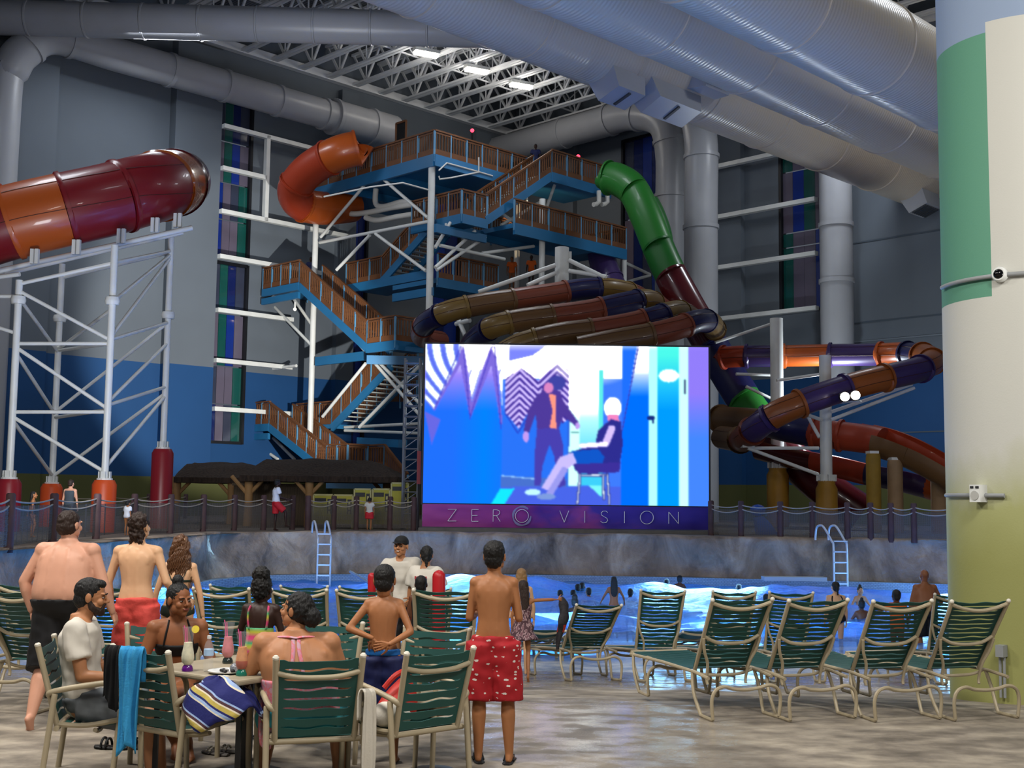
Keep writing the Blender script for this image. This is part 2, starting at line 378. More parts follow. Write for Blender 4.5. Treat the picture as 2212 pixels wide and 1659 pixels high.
holesL = [(29.45, 31.4, 4.2, 12.7), (29.45, 31.4, 12.95, 20.6), (43.2, 45.2, 4.2, 20.6), (37.6, 38.6, 4.2, 20.4)]
holesR = [(29.0, 31.3, 10.75, 20.6), (38.6, 41.2, 4.2, 21.2)]
wl = structure(wall_with_holes('L', -12, 49.9, holesL), 'wall_left', M_WALL)
wr = structure(wall_with_holes('R', -6, 49.9, holesR), 'wall_right', M_WALL)
# pilasters and horizontal girts are pieces of the walls
for a0, a1 in ((19.6, 21.5), (27.0, 29.4), (36.5, 37.6), (46.0, 47.2)):
    mb = MB(); wall_box(mb, 'L', a0, a1, 0, 22.7, 0, .55 if a0 < 30 else .35); mb.build('pilaster', M_WALL, wl)
for a0, a1 in ((33.35, 35.0), (44.5, 46)):
    mb = MB(); wall_box(mb, 'R', a0, a1, 0, 23, 0, .35); mb.build('pilaster', M_WALL, wr)
for z, e in ((19.05, 35.5), (17.03, 31.8), (14.97, 37), (12.83, 36), (10.3, 33.6), (7.95, 33.6), (5.7, 34)):
    mb = MB(); wall_box(mb, 'L', 29.4, e, z-.1, z+.1, .55, .8); mb.build('girt', M_WHITE, wl)
mb = MB(); wall_box(mb, 'L', 31.75, 31.95, 14.9, 19.1, .55, .8); mb.build('girt', M_WHITE, wl)
for z in (18.4, 15.83, 13.27, 10.7):
    mb = MB(); wall_box(mb, 'R', 29.0, 35.1, z-.1, z+.1, .45, .75); mb.build('girt', M_WHITE, wr)
mb = MB(); wall_box(mb, 'R', 20, 33, 9.0, 9.06, 0, .06); mb.build('panel_joint', M_GREY, wr)
for z in (4.85, 9.9, 13.6, 17.3):
    mb = MB(); wall_box(mb, 'R', 16, 28.6, z-.03, z+.03, 0, .03); mb.build('panel_joint', mat('joint_dark', '4a5560', .8), wr)
# stained window panes: every coloured pane is a piece of its window
PANE = {'g': mat('pane_green', '17554f', .12, coat=.5, alpha=.88), 'b': mat('pane_blue', '18348c', .12, coat=.5, alpha=.88), 'p': mat('pane_pale', '676072', .15, coat=.5, alpha=.9),
        'n': mat('pane_navy', '16245e', .12, coat=.5, alpha=.9), 'd': mat('pane_dusk', '3a4054', .15, coat=.5, alpha=.9)}
M_MUL = mat('dark_mullion', '14161c', .4)
def window(n, axis, a0, a1, cols, rows):                  # cols: relative widths; rows: (z0, z1, letters)
    mb = MB(); z0 = rows[0][0]; z1 = rows[-1][1]
    for p, q in ((a0-.05, a0+.06), (a1-.06, a1+.08)): wall_box(mb, axis, p, q, z0-.05, z1+.05, -.3, .03)
    for zz in (z0, z1): wall_box(mb, axis, a0, a1, zz-.07, zz+.07, -.3, .03)
    wo = structure(mb, 'window_%d' % n, M_MUL); tot = sum(cols)
    for r0, r1, ls in rows:
        x = a0+.06
        for w, ch in zip(cols, ls):
            x2 = x+(a1-a0-.12)*w/tot; pm = MB(); wall_box(pm, axis, x+.012, x2-.012, r0+.03, r1-.03, -.2, -.14); pm.build('pane', PANE[ch], wo); x = x2
window(1, 'L', 29.45, 31.4, (1, .9, .9, 1), [(12.95, 14.8, 'bppg'), (14.8, 16.6, 'bpdg'), (16.6, 18.6, 'pgbp'), (18.6, 20.6, 'dgnd')])
window(2, 'L', 29.45, 31.4, (1, .9, .9, 1), [(4.2, 6.0, 'npdg'), (6.0, 7.8, 'dppg'), (7.8, 10.3, 'pgbp'), (10.3, 12.7, 'dgnd')])
window(3, 'R', 29.0, 31.3, (.7, 1, 1, .9), [(10.75, 13.9, 'bppg'), (13.9, 14.6, 'bppg'), (14.6, 17.6, 'pgbp'), (17.6, 20.6, 'bppg')])
window(4, 'R', 38.6, 41.2, (1, 1, 1, 1), [(4.2, 8.4, 'bndp'), (8.4, 12.6, 'npbd'), (12.6, 16.8, 'bdnp'), (16.8, 21.2, 'nbnd')])
window(5, 'L', 43.2, 45.2, (1, 1), [(4.2, 12, 'nb'), (12, 20.6, 'bn')])
window(6, 'L', 37.6, 38.6, (1, 1), [(4.2, 12, 'nb'), (12, 20.4, 'bn')])

# ---------------------------------------------------------------- ceiling with open-web joists
cg = MB(); cg.add([UV(-14, -14, 25), UV(52, -14, 25), UV(52, 52, 25), UV(-14, 52, 25)], [(0, 3, 2, 1)])
def ceil_fn(t):
    wv = t.n('ShaderNodeTexWave', i_Scale=2.2, bands_direction='X'); t.l(t.coord('Object', (1, 1, 1), (0, 0, -math.pi/4)), wv.inputs[0])
    t.l(t.ramp(wv.outputs[0], [(.2, lin('565a60')), (.8, lin('7c8086'))]), t.b.inputs['Base Color']); t.bump(wv.outputs[0], .6, .05)
ce = structure(cg, 'ceiling', mat('ribbed_roof_deck', '74787e', .6, fn=ceil_fn))
M_JOIST = mat('joist_paint', 'e0e2e4', .45)
def joist(u):
    mb = MB(); zb, zt = 23.1, 24.7; v0, v1 = 2, 49.3
    for du in (-.12, .12):
        mb.beam(UV(u+du, v0, zb), UV(u+du, v1, zb), .16, .1); mb.beam(UV(u+du, v0, zt), UV(u+du, v1, zt), .12, .12)
    n = 22
    for i in range(n):
        a = v0+(v1-v0)*i/n; b = v0+(v1-v0)*(i+.5)/n; c = v0+(v1-v0)*(i+1)/n
        mb.beam(UV(u, a, zt), UV(u, b, zb), .1, .1); mb.beam(UV(u, b, zb), UV(u, c, zt), .1, .1)
        mb.beam(UV(u, b, zb), UV(u, b, zt), .06, .06)
    return mb.build('roof_joist', M_JOIST, ce)
for u in (10, 14.5, 19, 22.5, 26, 28.3, 30.6, 32.3, 33.9, 35.6, 37.3, 39.0, 40.6, 42.2, 43.8, 45.4, 47, 48.6): joist(u)
for v in (8, 14, 20, 26, 32, 38, 44):                    # bridging between the joists
    mb = MB()
    for z in (23.25, 24.6): mb.beam(UV(8, v, z), UV(49, v, z), .07, .07)
    for i in range(26):
        a = 10+i*1.5; mb.beam(UV(a, v, 23.25), UV(a+1.5, v, 24.6), .05, .05); mb.beam(UV(a, v, 24.6), UV(a+1.5, v, 23.25), .05, .05)
    mb.build('joist_bridging', M_JOIST, ce)
mb = MB(); mb.beam(UV(8, 49.3, 23.2), UV(49.4, 49.3, 23.2), .35, .4); mb.build('edge_beam', M_JOIST, ce)
mb = MB(); mb.beam(UV(49.3, 4, 23.2), UV(49.3, 49.4, 23.2), .35, .4); mb.build('edge_beam', M_JOIST, ce)
# three lit strip lamps hung between the joists
LAMP = mat('lamp_glass', 'ffffff', .4, emit='fff4e2', estr=22)
for i, (x, y, lb) in enumerate(((921, 117, 'first lit strip lamp under the roof, closest to the long horizontal duct'), (1030, 153, 'middle one of three lit strip lamps under the roof'), (1126, 186, 'last of the three lit strip lamps, deepest under the roof'))):
    k = ray(x, y); q = CAMP+k*((22.75-CAMZ)/k.z); t = thing('ceiling_lamp', lb, 'lamp', q, group='strip lamps under the roof'); lamp('POINT', 'strip_lamp', q-Vector((0, 0, .7)), 100, (1, .96, .9), .4)
    d = (UV(1, -.35, 0)).normalized()
    mb = MB(); mb.beam(q-d*.62+Vector((0, 0, .14)), q+d*.62+Vector((0, 0, .14)), .45, .16); mb.build('housing', M_WHITE, t)
    mb = MB(); mb.beam(q-d*.58, q+d*.58, .36, .14); mb.build('diffuser', LAMP, t)
    for s in (-.5, .5): mb = MB(); mb.beam(q+d*s+Vector((0, 0, .2)), q+d*s+Vector((0, 0, 1.2)), .03, .03); mb.build('hanger', M_WHITE, t)

# ---------------------------------------------------------------- ducts
def rib_fn(scale):
    def fn(t):
        wv = t.n('ShaderNodeTexWave', i_Scale=scale, bands_direction='Z', wave_profile='SIN'); t.l(t.coord(), wv.inputs[0])
        t.bump(wv.outputs[0], .22, .03)
    return fn
M_RIB = mat('ribbed_duct', 'c6b9a6', .28, spec=.6, fn=rib_fn(2.4))
def along(o, a, b):                                       # puts a part built along z between a and b
    o.location = a; o.rotation_mode = 'QUATERNION'; o.rotation_quaternion = (b-a).to_track_quat('Z', 'Y')
def duct_run(name, label, a, b, r, joints, m, par=None):
    L = (b-a).length; t = par or thing(name, label, 'duct', a)
    mb = MB(); mb.lathe([(r, 0), (r, L)], n=48); o = mb.build('duct_section', m, t, True, world=False); along(o, Vector(a)-Vector(t.location), Vector(b)-Vector(t.location))
    for k in range(1, joints):
        z = L*k/joints; mb = MB(); mb.lathe([(r, z-.05), (r+.035, z-.03), (r+.035, z+.03), (r, z+.05)], n=48)
        o = mb.build('joint_ring', m, t, True, world=False); along(o, Vector(a)-Vector(t.location), Vector(b)-Vector(t.location))
    return t
def line_on(v, k, u): return UV(u, v, CAMZ+k*v)
DV = ((24.0, .585, 'lowest of three big ribbed ducts, with two boxy vents on its side'), (19.2, .672, 'middle one of three big ribbed ducts crossing overhead'), (15.2, .786, 'uppermost big ribbed duct at the top right corner'))
DUCTS = []
for i, (v, k, lb) in enumerate(DV):
    DUCTS.append(duct_run('ventilation_duct', lb, line_on(v, k, 12), line_on(v, k, 49.3), 1.22 if i < 2 else 1.24, 9, M_RIB))
# boxy vents of the lowest duct
def vent(u, du, ang, M, slots=7):
    c = line_on(24.0, .585, u); ax = UV(1, 0, 0).normalized(); dn = (UV(0, -1, 0)*math.cos(ang)+Vector((0, 0, -1))*math.sin(ang)).normalized(); sd = ax.cross(dn)
    mb = MB(); h = .55
    a = c+dn*.95; b = c+dn*1.75
    vs = [q+ax*i*du*s+sd*j*h*s for q, s in ((a, 1), (b, .8)) for i, j in ((-1, -1), (1, -1), (1, 1), (-1, 1))]
    mb.add(vs, [(0, 3, 2, 1), (4, 5, 6, 7), (0, 1, 5, 4), (1, 2, 6, 5), (2, 3, 7, 6), (3, 0, 4, 7)])
    o = mb.build('vent_box', M_DUCT, DUCTS[0])
    g = MB()
    for i in range(slots): q = b+dn*.03+ax*du*.7*(i/max(1, (slots-1)/2)-(1 if slots > 1 else 0)); g.beam(q-sd*h*.6, q+sd*h*.6, .1, .05)
    g.build('louver', mat('vent_dark', '3c4046', .5), o)
uu = [uof(WL(x, y, 23.2)) for x, y in ((1455, 215), (1505, 185), (2005, 400))]
vent(uu[0], 1.35, 1.15, M_DUCT, 1); vent(uu[0]-2.3, .8, 1.25, M_DUCT, 1); vent(uu[1], .8, .2, M_DUCT); vent(uu[2], .8, 1.2, M_DUCT)
# long horizontal duct at the top left, bending along the roof
a = P(-60, 36, 47); b = P(1045, 66, 47.5)
t = duct_run('ventilation_duct', 'long horizontal grey duct across the top left of the hall', a, b, .70, 9, M_DUCT)
bend = catmull([b, P(1100, 76, 47.6), P(1150, 98, 48.2), P(1250, 130, 50), P(1400, 186, 53.5), P(1480, 215, 56)], 6)
mb = MB(); mb.tube(bend, .72, 36); mb.build('duct_bend', M_DUCT, t, True)
for i in (8, 14, 19, 24): mb = MB(); mb.tube([bend[i]-(bend[i+1]-bend[i-1]).normalized()*.06, bend[i]+(bend[i+1]-bend[i-1]).normalized()*.06], .76, 36); mb.build('joint_ring', M_DUCT, t, True)
# pipe along the left wall with its riser
def pipe_run(label, pts, r, rings, name='air_pipe'):
    t = thing(name, label, 'pipe', pts[0]); pp = catmull(pts, 7); rr = r if not isinstance(r, list) else [r[min(i//7, len(r)-1)] for i in range(len(pp))]
    mb = MB(); mb.tube(pp, rr, 36); mb.build('pipe_section', M_DUCT, t, True)
    for i in rings:
        d = (pp[i+1]-pp[i-1]).normalized()*.09; mb = MB(); mb.tube([pp[i]-d, pp[i]+d], (rr[i] if isinstance(rr, list) else rr)+.06, 36); mb.build('joint_ring', M_DUCT, t, True)
    return t
pz = CAMZ+.392*47.8
def pl(x): return UV(uof(WL(x, 200, 47.8)), 47.8, pz)
pv = pl(30)
pipe_run('pale pipe sloping along the left wall with a riser at the left edge', [Vector((P(16, 0, 47.6).x, 47.6, .8)), Vector((P(16, 0, 47.6).x, 47.6, 9)), Vector((P(18, 0, 47.6).x, 47.6, pz-2.6)), P(24, 150, 47.6), P(50, 112, 47.7), pl(110), pl(250), pl(365), pl(485), pl(600), pl(700), pl(722), pl(800), pl(850)],
         [.72]*10+[.74, .86, .92, .92], (30, 37, 49, 56, 63, 70, 77, 84))
rz = CAMZ+.4185*47.8
def pr(x): return UV(47.8, vof(WR(x, 260, 47.8)), rz)
q = pr(1405); col1 = P(1445, 400, q.y)
pipe_run('fat pale pipe in the far corner turning down in a wide elbow', [pr(1060), pr(1140), pr(1220), pr(1300), pr(1360), Vector((P(1425, 0, q.y).x, q.y-.6, rz-.8)), Vector((col1.x, col1.y-.9, rz-2.6)), Vector((col1.x, col1.y-.9, rz-6)), Vector((col1.x, col1.y-.9, 10)), Vector((col1.x, col1.y-.9, .8))], .82, (14, 23, 30, 40, 47, 55))
c2 = P(1514, 500, 55); 
pipe_run('upright pale pipe standing beside the corner elbow pipe', [P(1440, 196, 58), P(1490, 222, 56), Vector((c2.x, 55, P(1514, 300, 55).z)), Vector((c2.x, 55, 15)), Vector((c2.x, 55, 10)), Vector((c2.x, 55, .8))], .78, (10, 16, 22, 28))
c3 = P(1806, 500, 52.5)
pipe_run('upright pale pipe rising beside the coloured window of the right wall', [Vector((c3.x, 52.5, 22.6)), Vector((c3.x, 52.5, 18)), Vector((c3.x, 52.5, 14)), Vector((c3.x, 52.5, 11)), Vector((c3.x, 52.5, 7))], .72, (9, 14, 20, 25))
# big painted pillar at the right
pc = Vector((P(2246, 1400, 12.3).x, 12.3, 0)); PR = .86
def pillar_fn(t):
    co = t.coord(); sp = t.n('ShaderNodeSeparateXYZ'); t.l(co, sp.inputs[0])
    nz = t.n('ShaderNodeTexNoise', i_Scale=2.2, i_Detail=4.); t.l(t.coord('Object', (1, 1, .6)), nz.inputs[0])
    ad = t.n('ShaderNodeMath', operation='MULTIPLY_ADD'); ad.inputs[1].default_value = .7; t.l(nz.outputs[0], ad.inputs[0]); t.l(sp.outputs[2], ad.inputs[2])
    mr = t.n('ShaderNodeMapRange', i_1=1.6, i_2=2.75); t.l(ad.outputs[0], mr.inputs[0])
    c1 = t.ramp(mr.outputs[0], [(0, lin('96975a')), (.5, lin('a6a871')), (1, lin('c6c6be'))])
    # green stripe and blue cap, painted round the side facing the pool
    def gt(sock, v, op='GREATER_THAN'):
        q = t.n('ShaderNodeMath', operation=op); q.inputs[1].default_value = v; t.l(sock, q.inputs[0]); return q.outputs[0]
    def mul(a, b): q = t.n('ShaderNodeMath', operation='MULTIPLY'); t.l(a, q.inputs[0]); t.l(b, q.inputs[1]); return q.outputs[0]
    def mixc(f, a, b):
        q = t.n('ShaderNodeMix', data_type='RGBA'); t.l(f, q.inputs[0]); t.l(a, q.inputs[6]); q.inputs[7].default_value = b; return q.outputs[2]
    ang = t.n('ShaderNodeMath', operation='ARCTAN2'); t.l(sp.outputs[1], ang.inputs[0]); t.l(sp.outputs[0], ang.inputs[1])
    aab = t.n('ShaderNodeMath', operation='ABSOLUTE'); t.l(ang.outputs[0], aab.inputs[0])
    g = mul(gt(aab.outputs[0], 2.39), gt(sp.outputs[2], P(2090, 660, 12.3).z))
    c = mixc(g, c1, lin('5a937a'))
    blu = mul(gt(aab.outputs[0], 2.39), gt(sp.outputs[2], P(2090, 85, 11.9).z)); c = mixc(blu, c, lin('8b9db8'))
    c = mixc(gt(sp.outputs[2], P(2160, 30, 11.5).z), c, lin('8b9db8'))
    t.l(c, t.b.inputs['Base Color'])
mb = MB(); mb.lathe([(PR, -1.2), (PR, 10)], n=64); po = mb.build('pillar', mat('pillar_paint', 'c3c4be', .65, bump=.1, bscale=60, fn=pillar_fn), None, True); po.location = pc; po['kind'] = 'structure'
def on_pillar(px, py, out=0.):
    k = ray(px, py); k2 = Vector((k.x, k.y)); o2 = Vector((-pc.x, -pc.y)); A = k2.dot(k2); B = o2.dot(k2); Cc = o2.dot(o2)-(PR+out)**2
    D = B*B-A*Cc; tt = (-B-math.sqrt(max(0, D)))/A; return CAMP+k*tt
M_CONDUIT = mat('grey_conduit', '8f9293', .4)
def pillar_ring(label, z0, a0, a1, lift, r=.022):
    pts = [pc+Vector((math.cos(a0+(a1-a0)*i/20)*(PR+.03), math.sin(a0+(a1-a0)*i/20)*(PR+.03), z0+lift*i/20)) for i in range(21)]
    mb = MB(); mb.tube(pts, r, 10); return tag(mb.build('conduit', M_CONDUIT, None, True), label, 'conduit')
zc = on_pillar(2190, 593).z; pillar_ring('grey conduit ringing the pillar at camera height', zc, math.pi*.98, math.pi*1.42, 0)
zl = on_pillar(2090, 1070).z; pillar_ring('short grey conduit running to the white speaker on the pillar', zl, math.pi*.98, math.pi*1.27, .0)
# dome camera
q = on_pillar(2162, 594, .0); n = (q-pc); n.z = 0; n.normalize(); t = thing('dome_camera', 'round white security camera with a dark lens on the pillar', 'camera', q)
Rq = n.to_track_quat('Z', 'Y').to_matrix()
mb = MB(); mb.lathe([(.075, 0), (.075, .05), (.062, .075)], q, 24, Rq); mb.build('housing', M_WHITE, t, True)
mb = MB(); mb.ell(q+n*.06, (.052, .052, .05), Rq, 20, 10); mb.build('lens', mat('black_gloss', '08080a', .12), t, True)
# speaker box
q = on_pillar(2121, 1066, .0); n = (q-pc); n.z = 0; n.normalize(); t = thing('wall_speaker', 'small white speaker box mounted low on the pillar', 'speaker', q)
Rq = Matrix((Vector((0, 0, 1)).cross(n), n, Vector((0, 0, 1)))).transposed()
mb = MB(); mb.box(q+n*.05, (.12, .12, .17), Rq); mb.build('case', M_WHITE, t)
mb = MB(); mb.lathe([(.045, 0), (.045, .008)], q+n*.11+Vector((0, 0, -.02)), 20, n.to_track_quat('Z', 'Y').to_matrix()); mb.build('grille', mat('pale_grille', 'b5b5b0', .6), t)
mb = MB(); [mb.box(q+n*.113+Rq @ Vector((s*.03, 0, .06)), (.035, .01, .022), Rq) for s in (-1, 1)]; mb.build('indicator', mat('dark_plastic', '2a2c2e', .4), t)
# grey outlet box with two pipes at the pillar foot
q = P(2168, 1400, 11.4); q = on_pillar(2168, 1405); n = (q-pc); n.z = 0; n.normalize(); t = thing('outlet_box', 'grey electrical box with two pipes at the pillar foot', 'box', q)
Rq = Matrix((Vector((0, 0, 1)).cross(n), n, Vector((0, 0, 1)))).transposed()
mb = MB(); mb.box(q+n*.05, (.075, .1, .11), Rq); mb.build('box', M_CONDUIT, t)
mb = MB(); [mb.tube([q+n*.04+Rq @ Vector((s*.02, 0, -.05)), Vector((q.x+n.x*.04+(Rq @ Vector((s*.02, 0, 0))).x, q.y+n.y*.04+(Rq @ Vector((s*.02, 0, 0))).y, .0))], .014, 8) for s in (-1, 1)]; mb.build('pipe', M_CONDUIT, t)
# ================================================================ big screen with banner
SY = 36.0
sx0, sx1 = P(917, 900, SY).x, P(1530, 900, SY).x; sz0, sz1 = P(1224, 1090, SY).z, P(1224, 747, SY).z
scr = thing('video_screen', 'huge lit video screen with a purple banner below it', 'screen', ((sx0+sx1)/2, SY, DZ))
def screen_colors(X, Y):
    C = np.zeros(X.shape+(3,)); C[:] = (30, 108, 255)
    def inp(poly):
        ins = np.zeros(X.shape, bool); n = len(poly)
        for i in range(n):
            (x1, y1), (x2, y2) = poly[i], poly[(i+1) % n]
            if y1 == y2: continue
            ins ^= ((y1 > Y) != (y2 > Y)) & (X < (x2-x1)*(Y-y1)/(y2-y1)+x1)
        return ins
    def fill(m, c): C[m] = c
    def blend(a, c): a = np.clip(a, 0, 1)[..., None]; C[:] = C*(1-a)+np.array(c, float)*a
    def poly(p, c): fill(inp(p), c)
    def ell(cx, cy, rx, ry, c): fill(((X-cx)/rx)**2+((Y-cy)/ry)**2 < 1, c)
    def line(a, b, w, c):
        a, b = np.array(a, float), np.array(b, float); d = b-a; t = np.clip(((X-a[0])*d[0]+(Y-a[1])*d[1])/(d@d), 0, 1)
        fill((X-a[0]-t*d[0])**2+(Y-a[1]-t*d[1])**2 < (w/2)**2, c)
    # left curtain wall
    L = X < 650
    a = np.where(L & (X > 290), 1, 0)*np.clip(1-abs(X-520)/220, 0, 1); blend(a*.9, (0, 128, 255))
    blend(np.where(L, np.clip((560-Y)/260, 0, 1), 0), (150, 130, 250)); blend(np.where(L, np.clip((300-Y)/160, 0, 1), 0), (255, 255, 255))
    poly([(95, 470), (165, 560), (345, 225), (420, 620), (565, 230), (640, 690), (650, 620), (590, 170), (560, 90), (430, 500), (365, 75), (165, 540), (95, 420)], (122, 104, 214))
    poly([(95, 560), (210, 620), (150, 800)], (100, 100, 220))
    z = inp([(100, 60), (355, 60), (330, 190), (165, 545), (98, 470)]); fill(z, (225, 245, 255))
    st = np.sin((X*.9-Y*.42+60*np.sin(Y/150))/13.5); fill(z & (st > .35), (90, 110, 235))
    z = inp([(370, 60), (560, 60), (430, 490)]) | inp([(590, 60), (700, 60), (650, 560)]); fill(z, (250, 252, 255)); fill(z & (np.sin((X+Y*.3)/11) > .8) & (Y > 260), (160, 170, 250))
    for p, q in (((352, 80), (165, 545)), ((362, 80), (420, 620)), ((420, 600), (575, 80)), ((585, 80), (640, 690))): line(p, q, 7, (70, 60, 190))
    # middle: bright ceiling, chevron wall, lower wall
    M = (X >= 650) & (X < 1500)
    fill(M & (Y < 330), (255, 255, 255)); poly([(690, 60), (1000, 60), (860, 160), (690, 200)], (120, 130, 245))
    fill(M & (Y >= 330), (60, 120, 248)); fill(M & (Y > 560) & (X < 1130), (40, 112, 240))
    z = inp([(668, 330), (775, 250), (900, 345), (1035, 210), (1120, 265), (1120, 620), (1075, 650), (990, 520), (900, 440), (765, 690), (668, 570)])
    fill(z, (214, 196, 255)); ch = np.where(X < 900, abs(X-768), abs(X-1035)); fill(z & (np.sin((Y-ch*.95)/7.2) > .1), (64, 44, 150))
    line((668, 575), (760, 720), 8, (40, 60, 190)); line((760, 720), (830, 600), 8, (40, 60, 190))
    blend(np.where(M, np.clip(1-np.hypot((X-1290)/360, (Y-160)/230), 0, 1)*2.2, 0), (255, 255, 255))
    # bright doorway
    z = (X > 1118) & (X < 1365) & (Y > 240) & (Y < 1095); fill(z, (200, 255, 246)); blend(np.where(z, np.clip((640-Y)/160, 0, 1), 0), (255, 255, 255)); blend(np.where(z & (X > 1200), np.clip((Y-560)/400, 0, 1), 0), (60, 200, 240)); line((1120, 610), (1115, 1090), 9, (40, 90, 210))
    fill((X > 1335) & (X < 1365) & (Y > 270) & (Y < 800), (90, 230, 225)); line((1140, 713), (1190, 713), 6, (40, 110, 130))
    # right wall wedge and door
    poly([(1610, 60), (1700, 60), (1700, 1260), (1485, 1260), (1500, 700)], (0, 108, 255)); blend(np.where(inp([(1610, 60), (1700, 60), (1700, 1260), (1500, 700)]), np.clip((460-Y)/200, 0, 1), 0), (245, 246, 255)); line((1615, 90), (1500, 700), 8, (60, 60, 170))
    fill((X > 1690) & (X < 1760), (178, 255, 248)); fill((X > 1752) & (X < 1908), (0, 150, 250)); blend(np.where((X > 1752) & (X < 1908), np.clip((560-Y)/400, 0, 1), 0), (72, 240, 226)); ell(1830, 310, 72, 48, (225, 255, 250))
    fill((X > 1905) & (X < 1968), (196, 255, 250)); line((1945, 340), (1945, 435), 11, (50, 60, 110)); line((1690, 613), (1720, 613), 26, (20, 40, 120)); line((1720, 613), (1720, 645), 14, (20, 40, 120))
    z = X >= 1968; fill(z, (66, 130, 255)); blend(np.where(z, np.clip((760-Y)/320, 0, 1), 0), (140, 120, 240))
    # floor
    poly([(645, 1020), (1110, 1050), (1110, 1110), (640, 1100)], (70, 110, 200)); poly([(640, 1100), (1490, 1100), (1490, 1260), (640, 1260)], (70, 98, 226)); poly([(575, 1225), (640, 1115), (742, 1112), (668, 1230)], (20, 226, 255)); line((650, 1022), (880, 1045), 8, (150, 200, 250)); poly([(1265, 1095), (1360, 1095), (1360, 1180)], (120, 240, 240))
    # standing man bending forward
    SU = (76, 56, 150)
    poly([(935, 385), (1060, 420), (1095, 560), (1050, 690), (900, 715), (880, 540)], SU); poly([(900, 430), (940, 470), (880, 600), (840, 715), (800, 705), (830, 560)], SU); poly([(1050, 430), (1100, 520), (1195, 650), (1175, 680), (1060, 570)], SU)
    poly([(895, 690), (1050, 680), (1085, 820), (1050, 960), (985, 800), (935, 960), (925, 1095), (878, 1095), (878, 900)], (70, 62, 170)); poly([(1010, 820), (1080, 820), (1100, 1090), (1050, 1110)], (70, 62, 170))
    ell(1032, 360, 62, 52, (62, 66, 160)); ell(975, 395, 34, 38, (214, 130, 190)); poly([(975, 440), (1025, 445), (1032, 690), (985, 680), (1005, 560)], (255, 150, 130)); ell(818, 745, 22, 40, (190, 150, 235)); ell(1182, 668, 16, 24, (190, 150, 235))
    # seated woman and her chair
    ell(1432, 540, 62, 78, (255, 255, 255)); poly([(1390, 590), (1470, 590), (1480, 640), (1400, 640)], (236, 130, 190))
    poly([(1330, 700), (1420, 620), (1490, 640), (1505, 800), (1480, 960), (1390, 1000), (1170, 985), (1120, 860), (1310, 800)], (44, 44, 140)); poly([(1135, 850), (1330, 835), (1375, 890), (1345, 980), (1190, 985)], (16, 84, 196))
    line((1425, 690), (1385, 790), 52, (212, 190, 250)); line((1385, 800), (1215, 810), 36, (224, 214, 255)); poly([(1060, 890), (1150, 860), (1180, 930), (1080, 1000), (985, 1130), (930, 1110)], (196, 184, 246)); line((1090, 985), (990, 1150), 46, (150, 150, 232))
    ell(870, 1140, 56, 22, (190, 244, 255)); ell(965, 1172, 66, 22, (120, 150, 215)); poly([(1165, 940), (1490, 930), (1480, 1000), (1190, 1010)], (58, 46, 150))
    for p, q in (((1205, 1015), (1185, 1225)), ((1215, 1020), (1390, 1020)), ((1395, 1015), (1412, 1225)), ((1365, 1020), (1372, 1190))): line(p, q, 20, (50, 60, 140)); line(p, q, 7, (240, 250, 255))
    blend(np.clip((130-Y)/70, 0, 1)*np.where((X > 350) & (X < 1740), 1, .15), (255, 255, 255))
    return C
nx, ny = 330, 186
gx, gy = np.meshgrid(np.linspace(0, 1, nx+1), np.linspace(0, 1, ny+1), indexing='ij')
cc = screen_colors(95+2018*gx, 75+30*gx+1138*gy)/255.
for _ in range(2):
    pd = np.pad(cc, ((1, 1), (1, 1), (0, 0)), mode='edge'); cc = (pd[1:-1, 1:-1]*2+pd[:-2, 1:-1]+pd[2:, 1:-1]+pd[1:-1, :-2]+pd[1:-1, 2:])/6
lc = np.where(cc <= .04045, cc/12.92, ((cc+.055)/1.055)**2.4); lc *= (1+1.3*np.clip((cc.min(-1, keepdims=True)-.75)/.25, 0, 1))
mb = MB(); mb.grid(lambda a, b: (sx0+(sx1-sx0)*a, SY-.06, sz1+(sz0-sz1)*b), nx, ny)
def led_fn(t):
    at = t.n('ShaderNodeAttribute', attribute_name='led'); t.l(at.outputs['Color'], t.b.inputs['Emission Color']); t.b.inputs['Emission Strength'].default_value = 1.12; t.b.inputs['Specular IOR Level'].default_value = 0; t.b.inputs['Base Color'].default_value = (0, 0, 0, 1)
so = mb.build('picture', mat('led_panel', '050505', .4, fn=led_fn), scr)
at = so.data.attributes.new('led', 'FLOAT_COLOR', 'POINT'); buf = np.ones((so.data.vertices.__len__(), 4), np.float32); buf[:, :3] = lc.reshape(-1, 3); at.data.foreach_set('color', buf.ravel())
M_BLACK = mat('black_paint', '0c0c0f', .5)
mb = MB(); mb.box(((sx0+sx1)/2, SY+.12, (sz0+sz1)/2), (sx1-sx0+.12, .3, sz1-sz0+.1)); mb.build('cabinet', M_BLACK, scr)
bz0, bz1 = P(1224, 1141, SY).z, sz0-.03
def banner_fn(t):
    co = t.coord(); sp = t.n('ShaderNodeSeparateXYZ'); t.l(co, sp.inputs[0]); nz = t.n('ShaderNodeTexNoise', i_Scale=.8, i_Detail=2.); t.l(t.coord('Object', (1, 1, 2.2), (0, .9, 0)), nz.inputs[0])
    m = t.n('ShaderNodeMath', operation='MULTIPLY_ADD'); m.inputs[1].default_value = 4.5; t.l(nz.outputs[0], m.inputs[0]); t.l(sp.outputs[0], m.inputs[2])
    mr = t.n('ShaderNodeMapRange', i_1=-2.6, i_2=6.4); t.l(m.outputs[0], mr.inputs[0])
    t.l(t.ramp(mr.outputs[0], [(.0, lin('b0509c')), (.35, lin('983c94')), (.5, lin('5f38a6')), (.62, lin('9a48a0')), (.7, lin('4c3aae')), (1, lin('3c329a'))]), t.b.inputs['Base Color'])
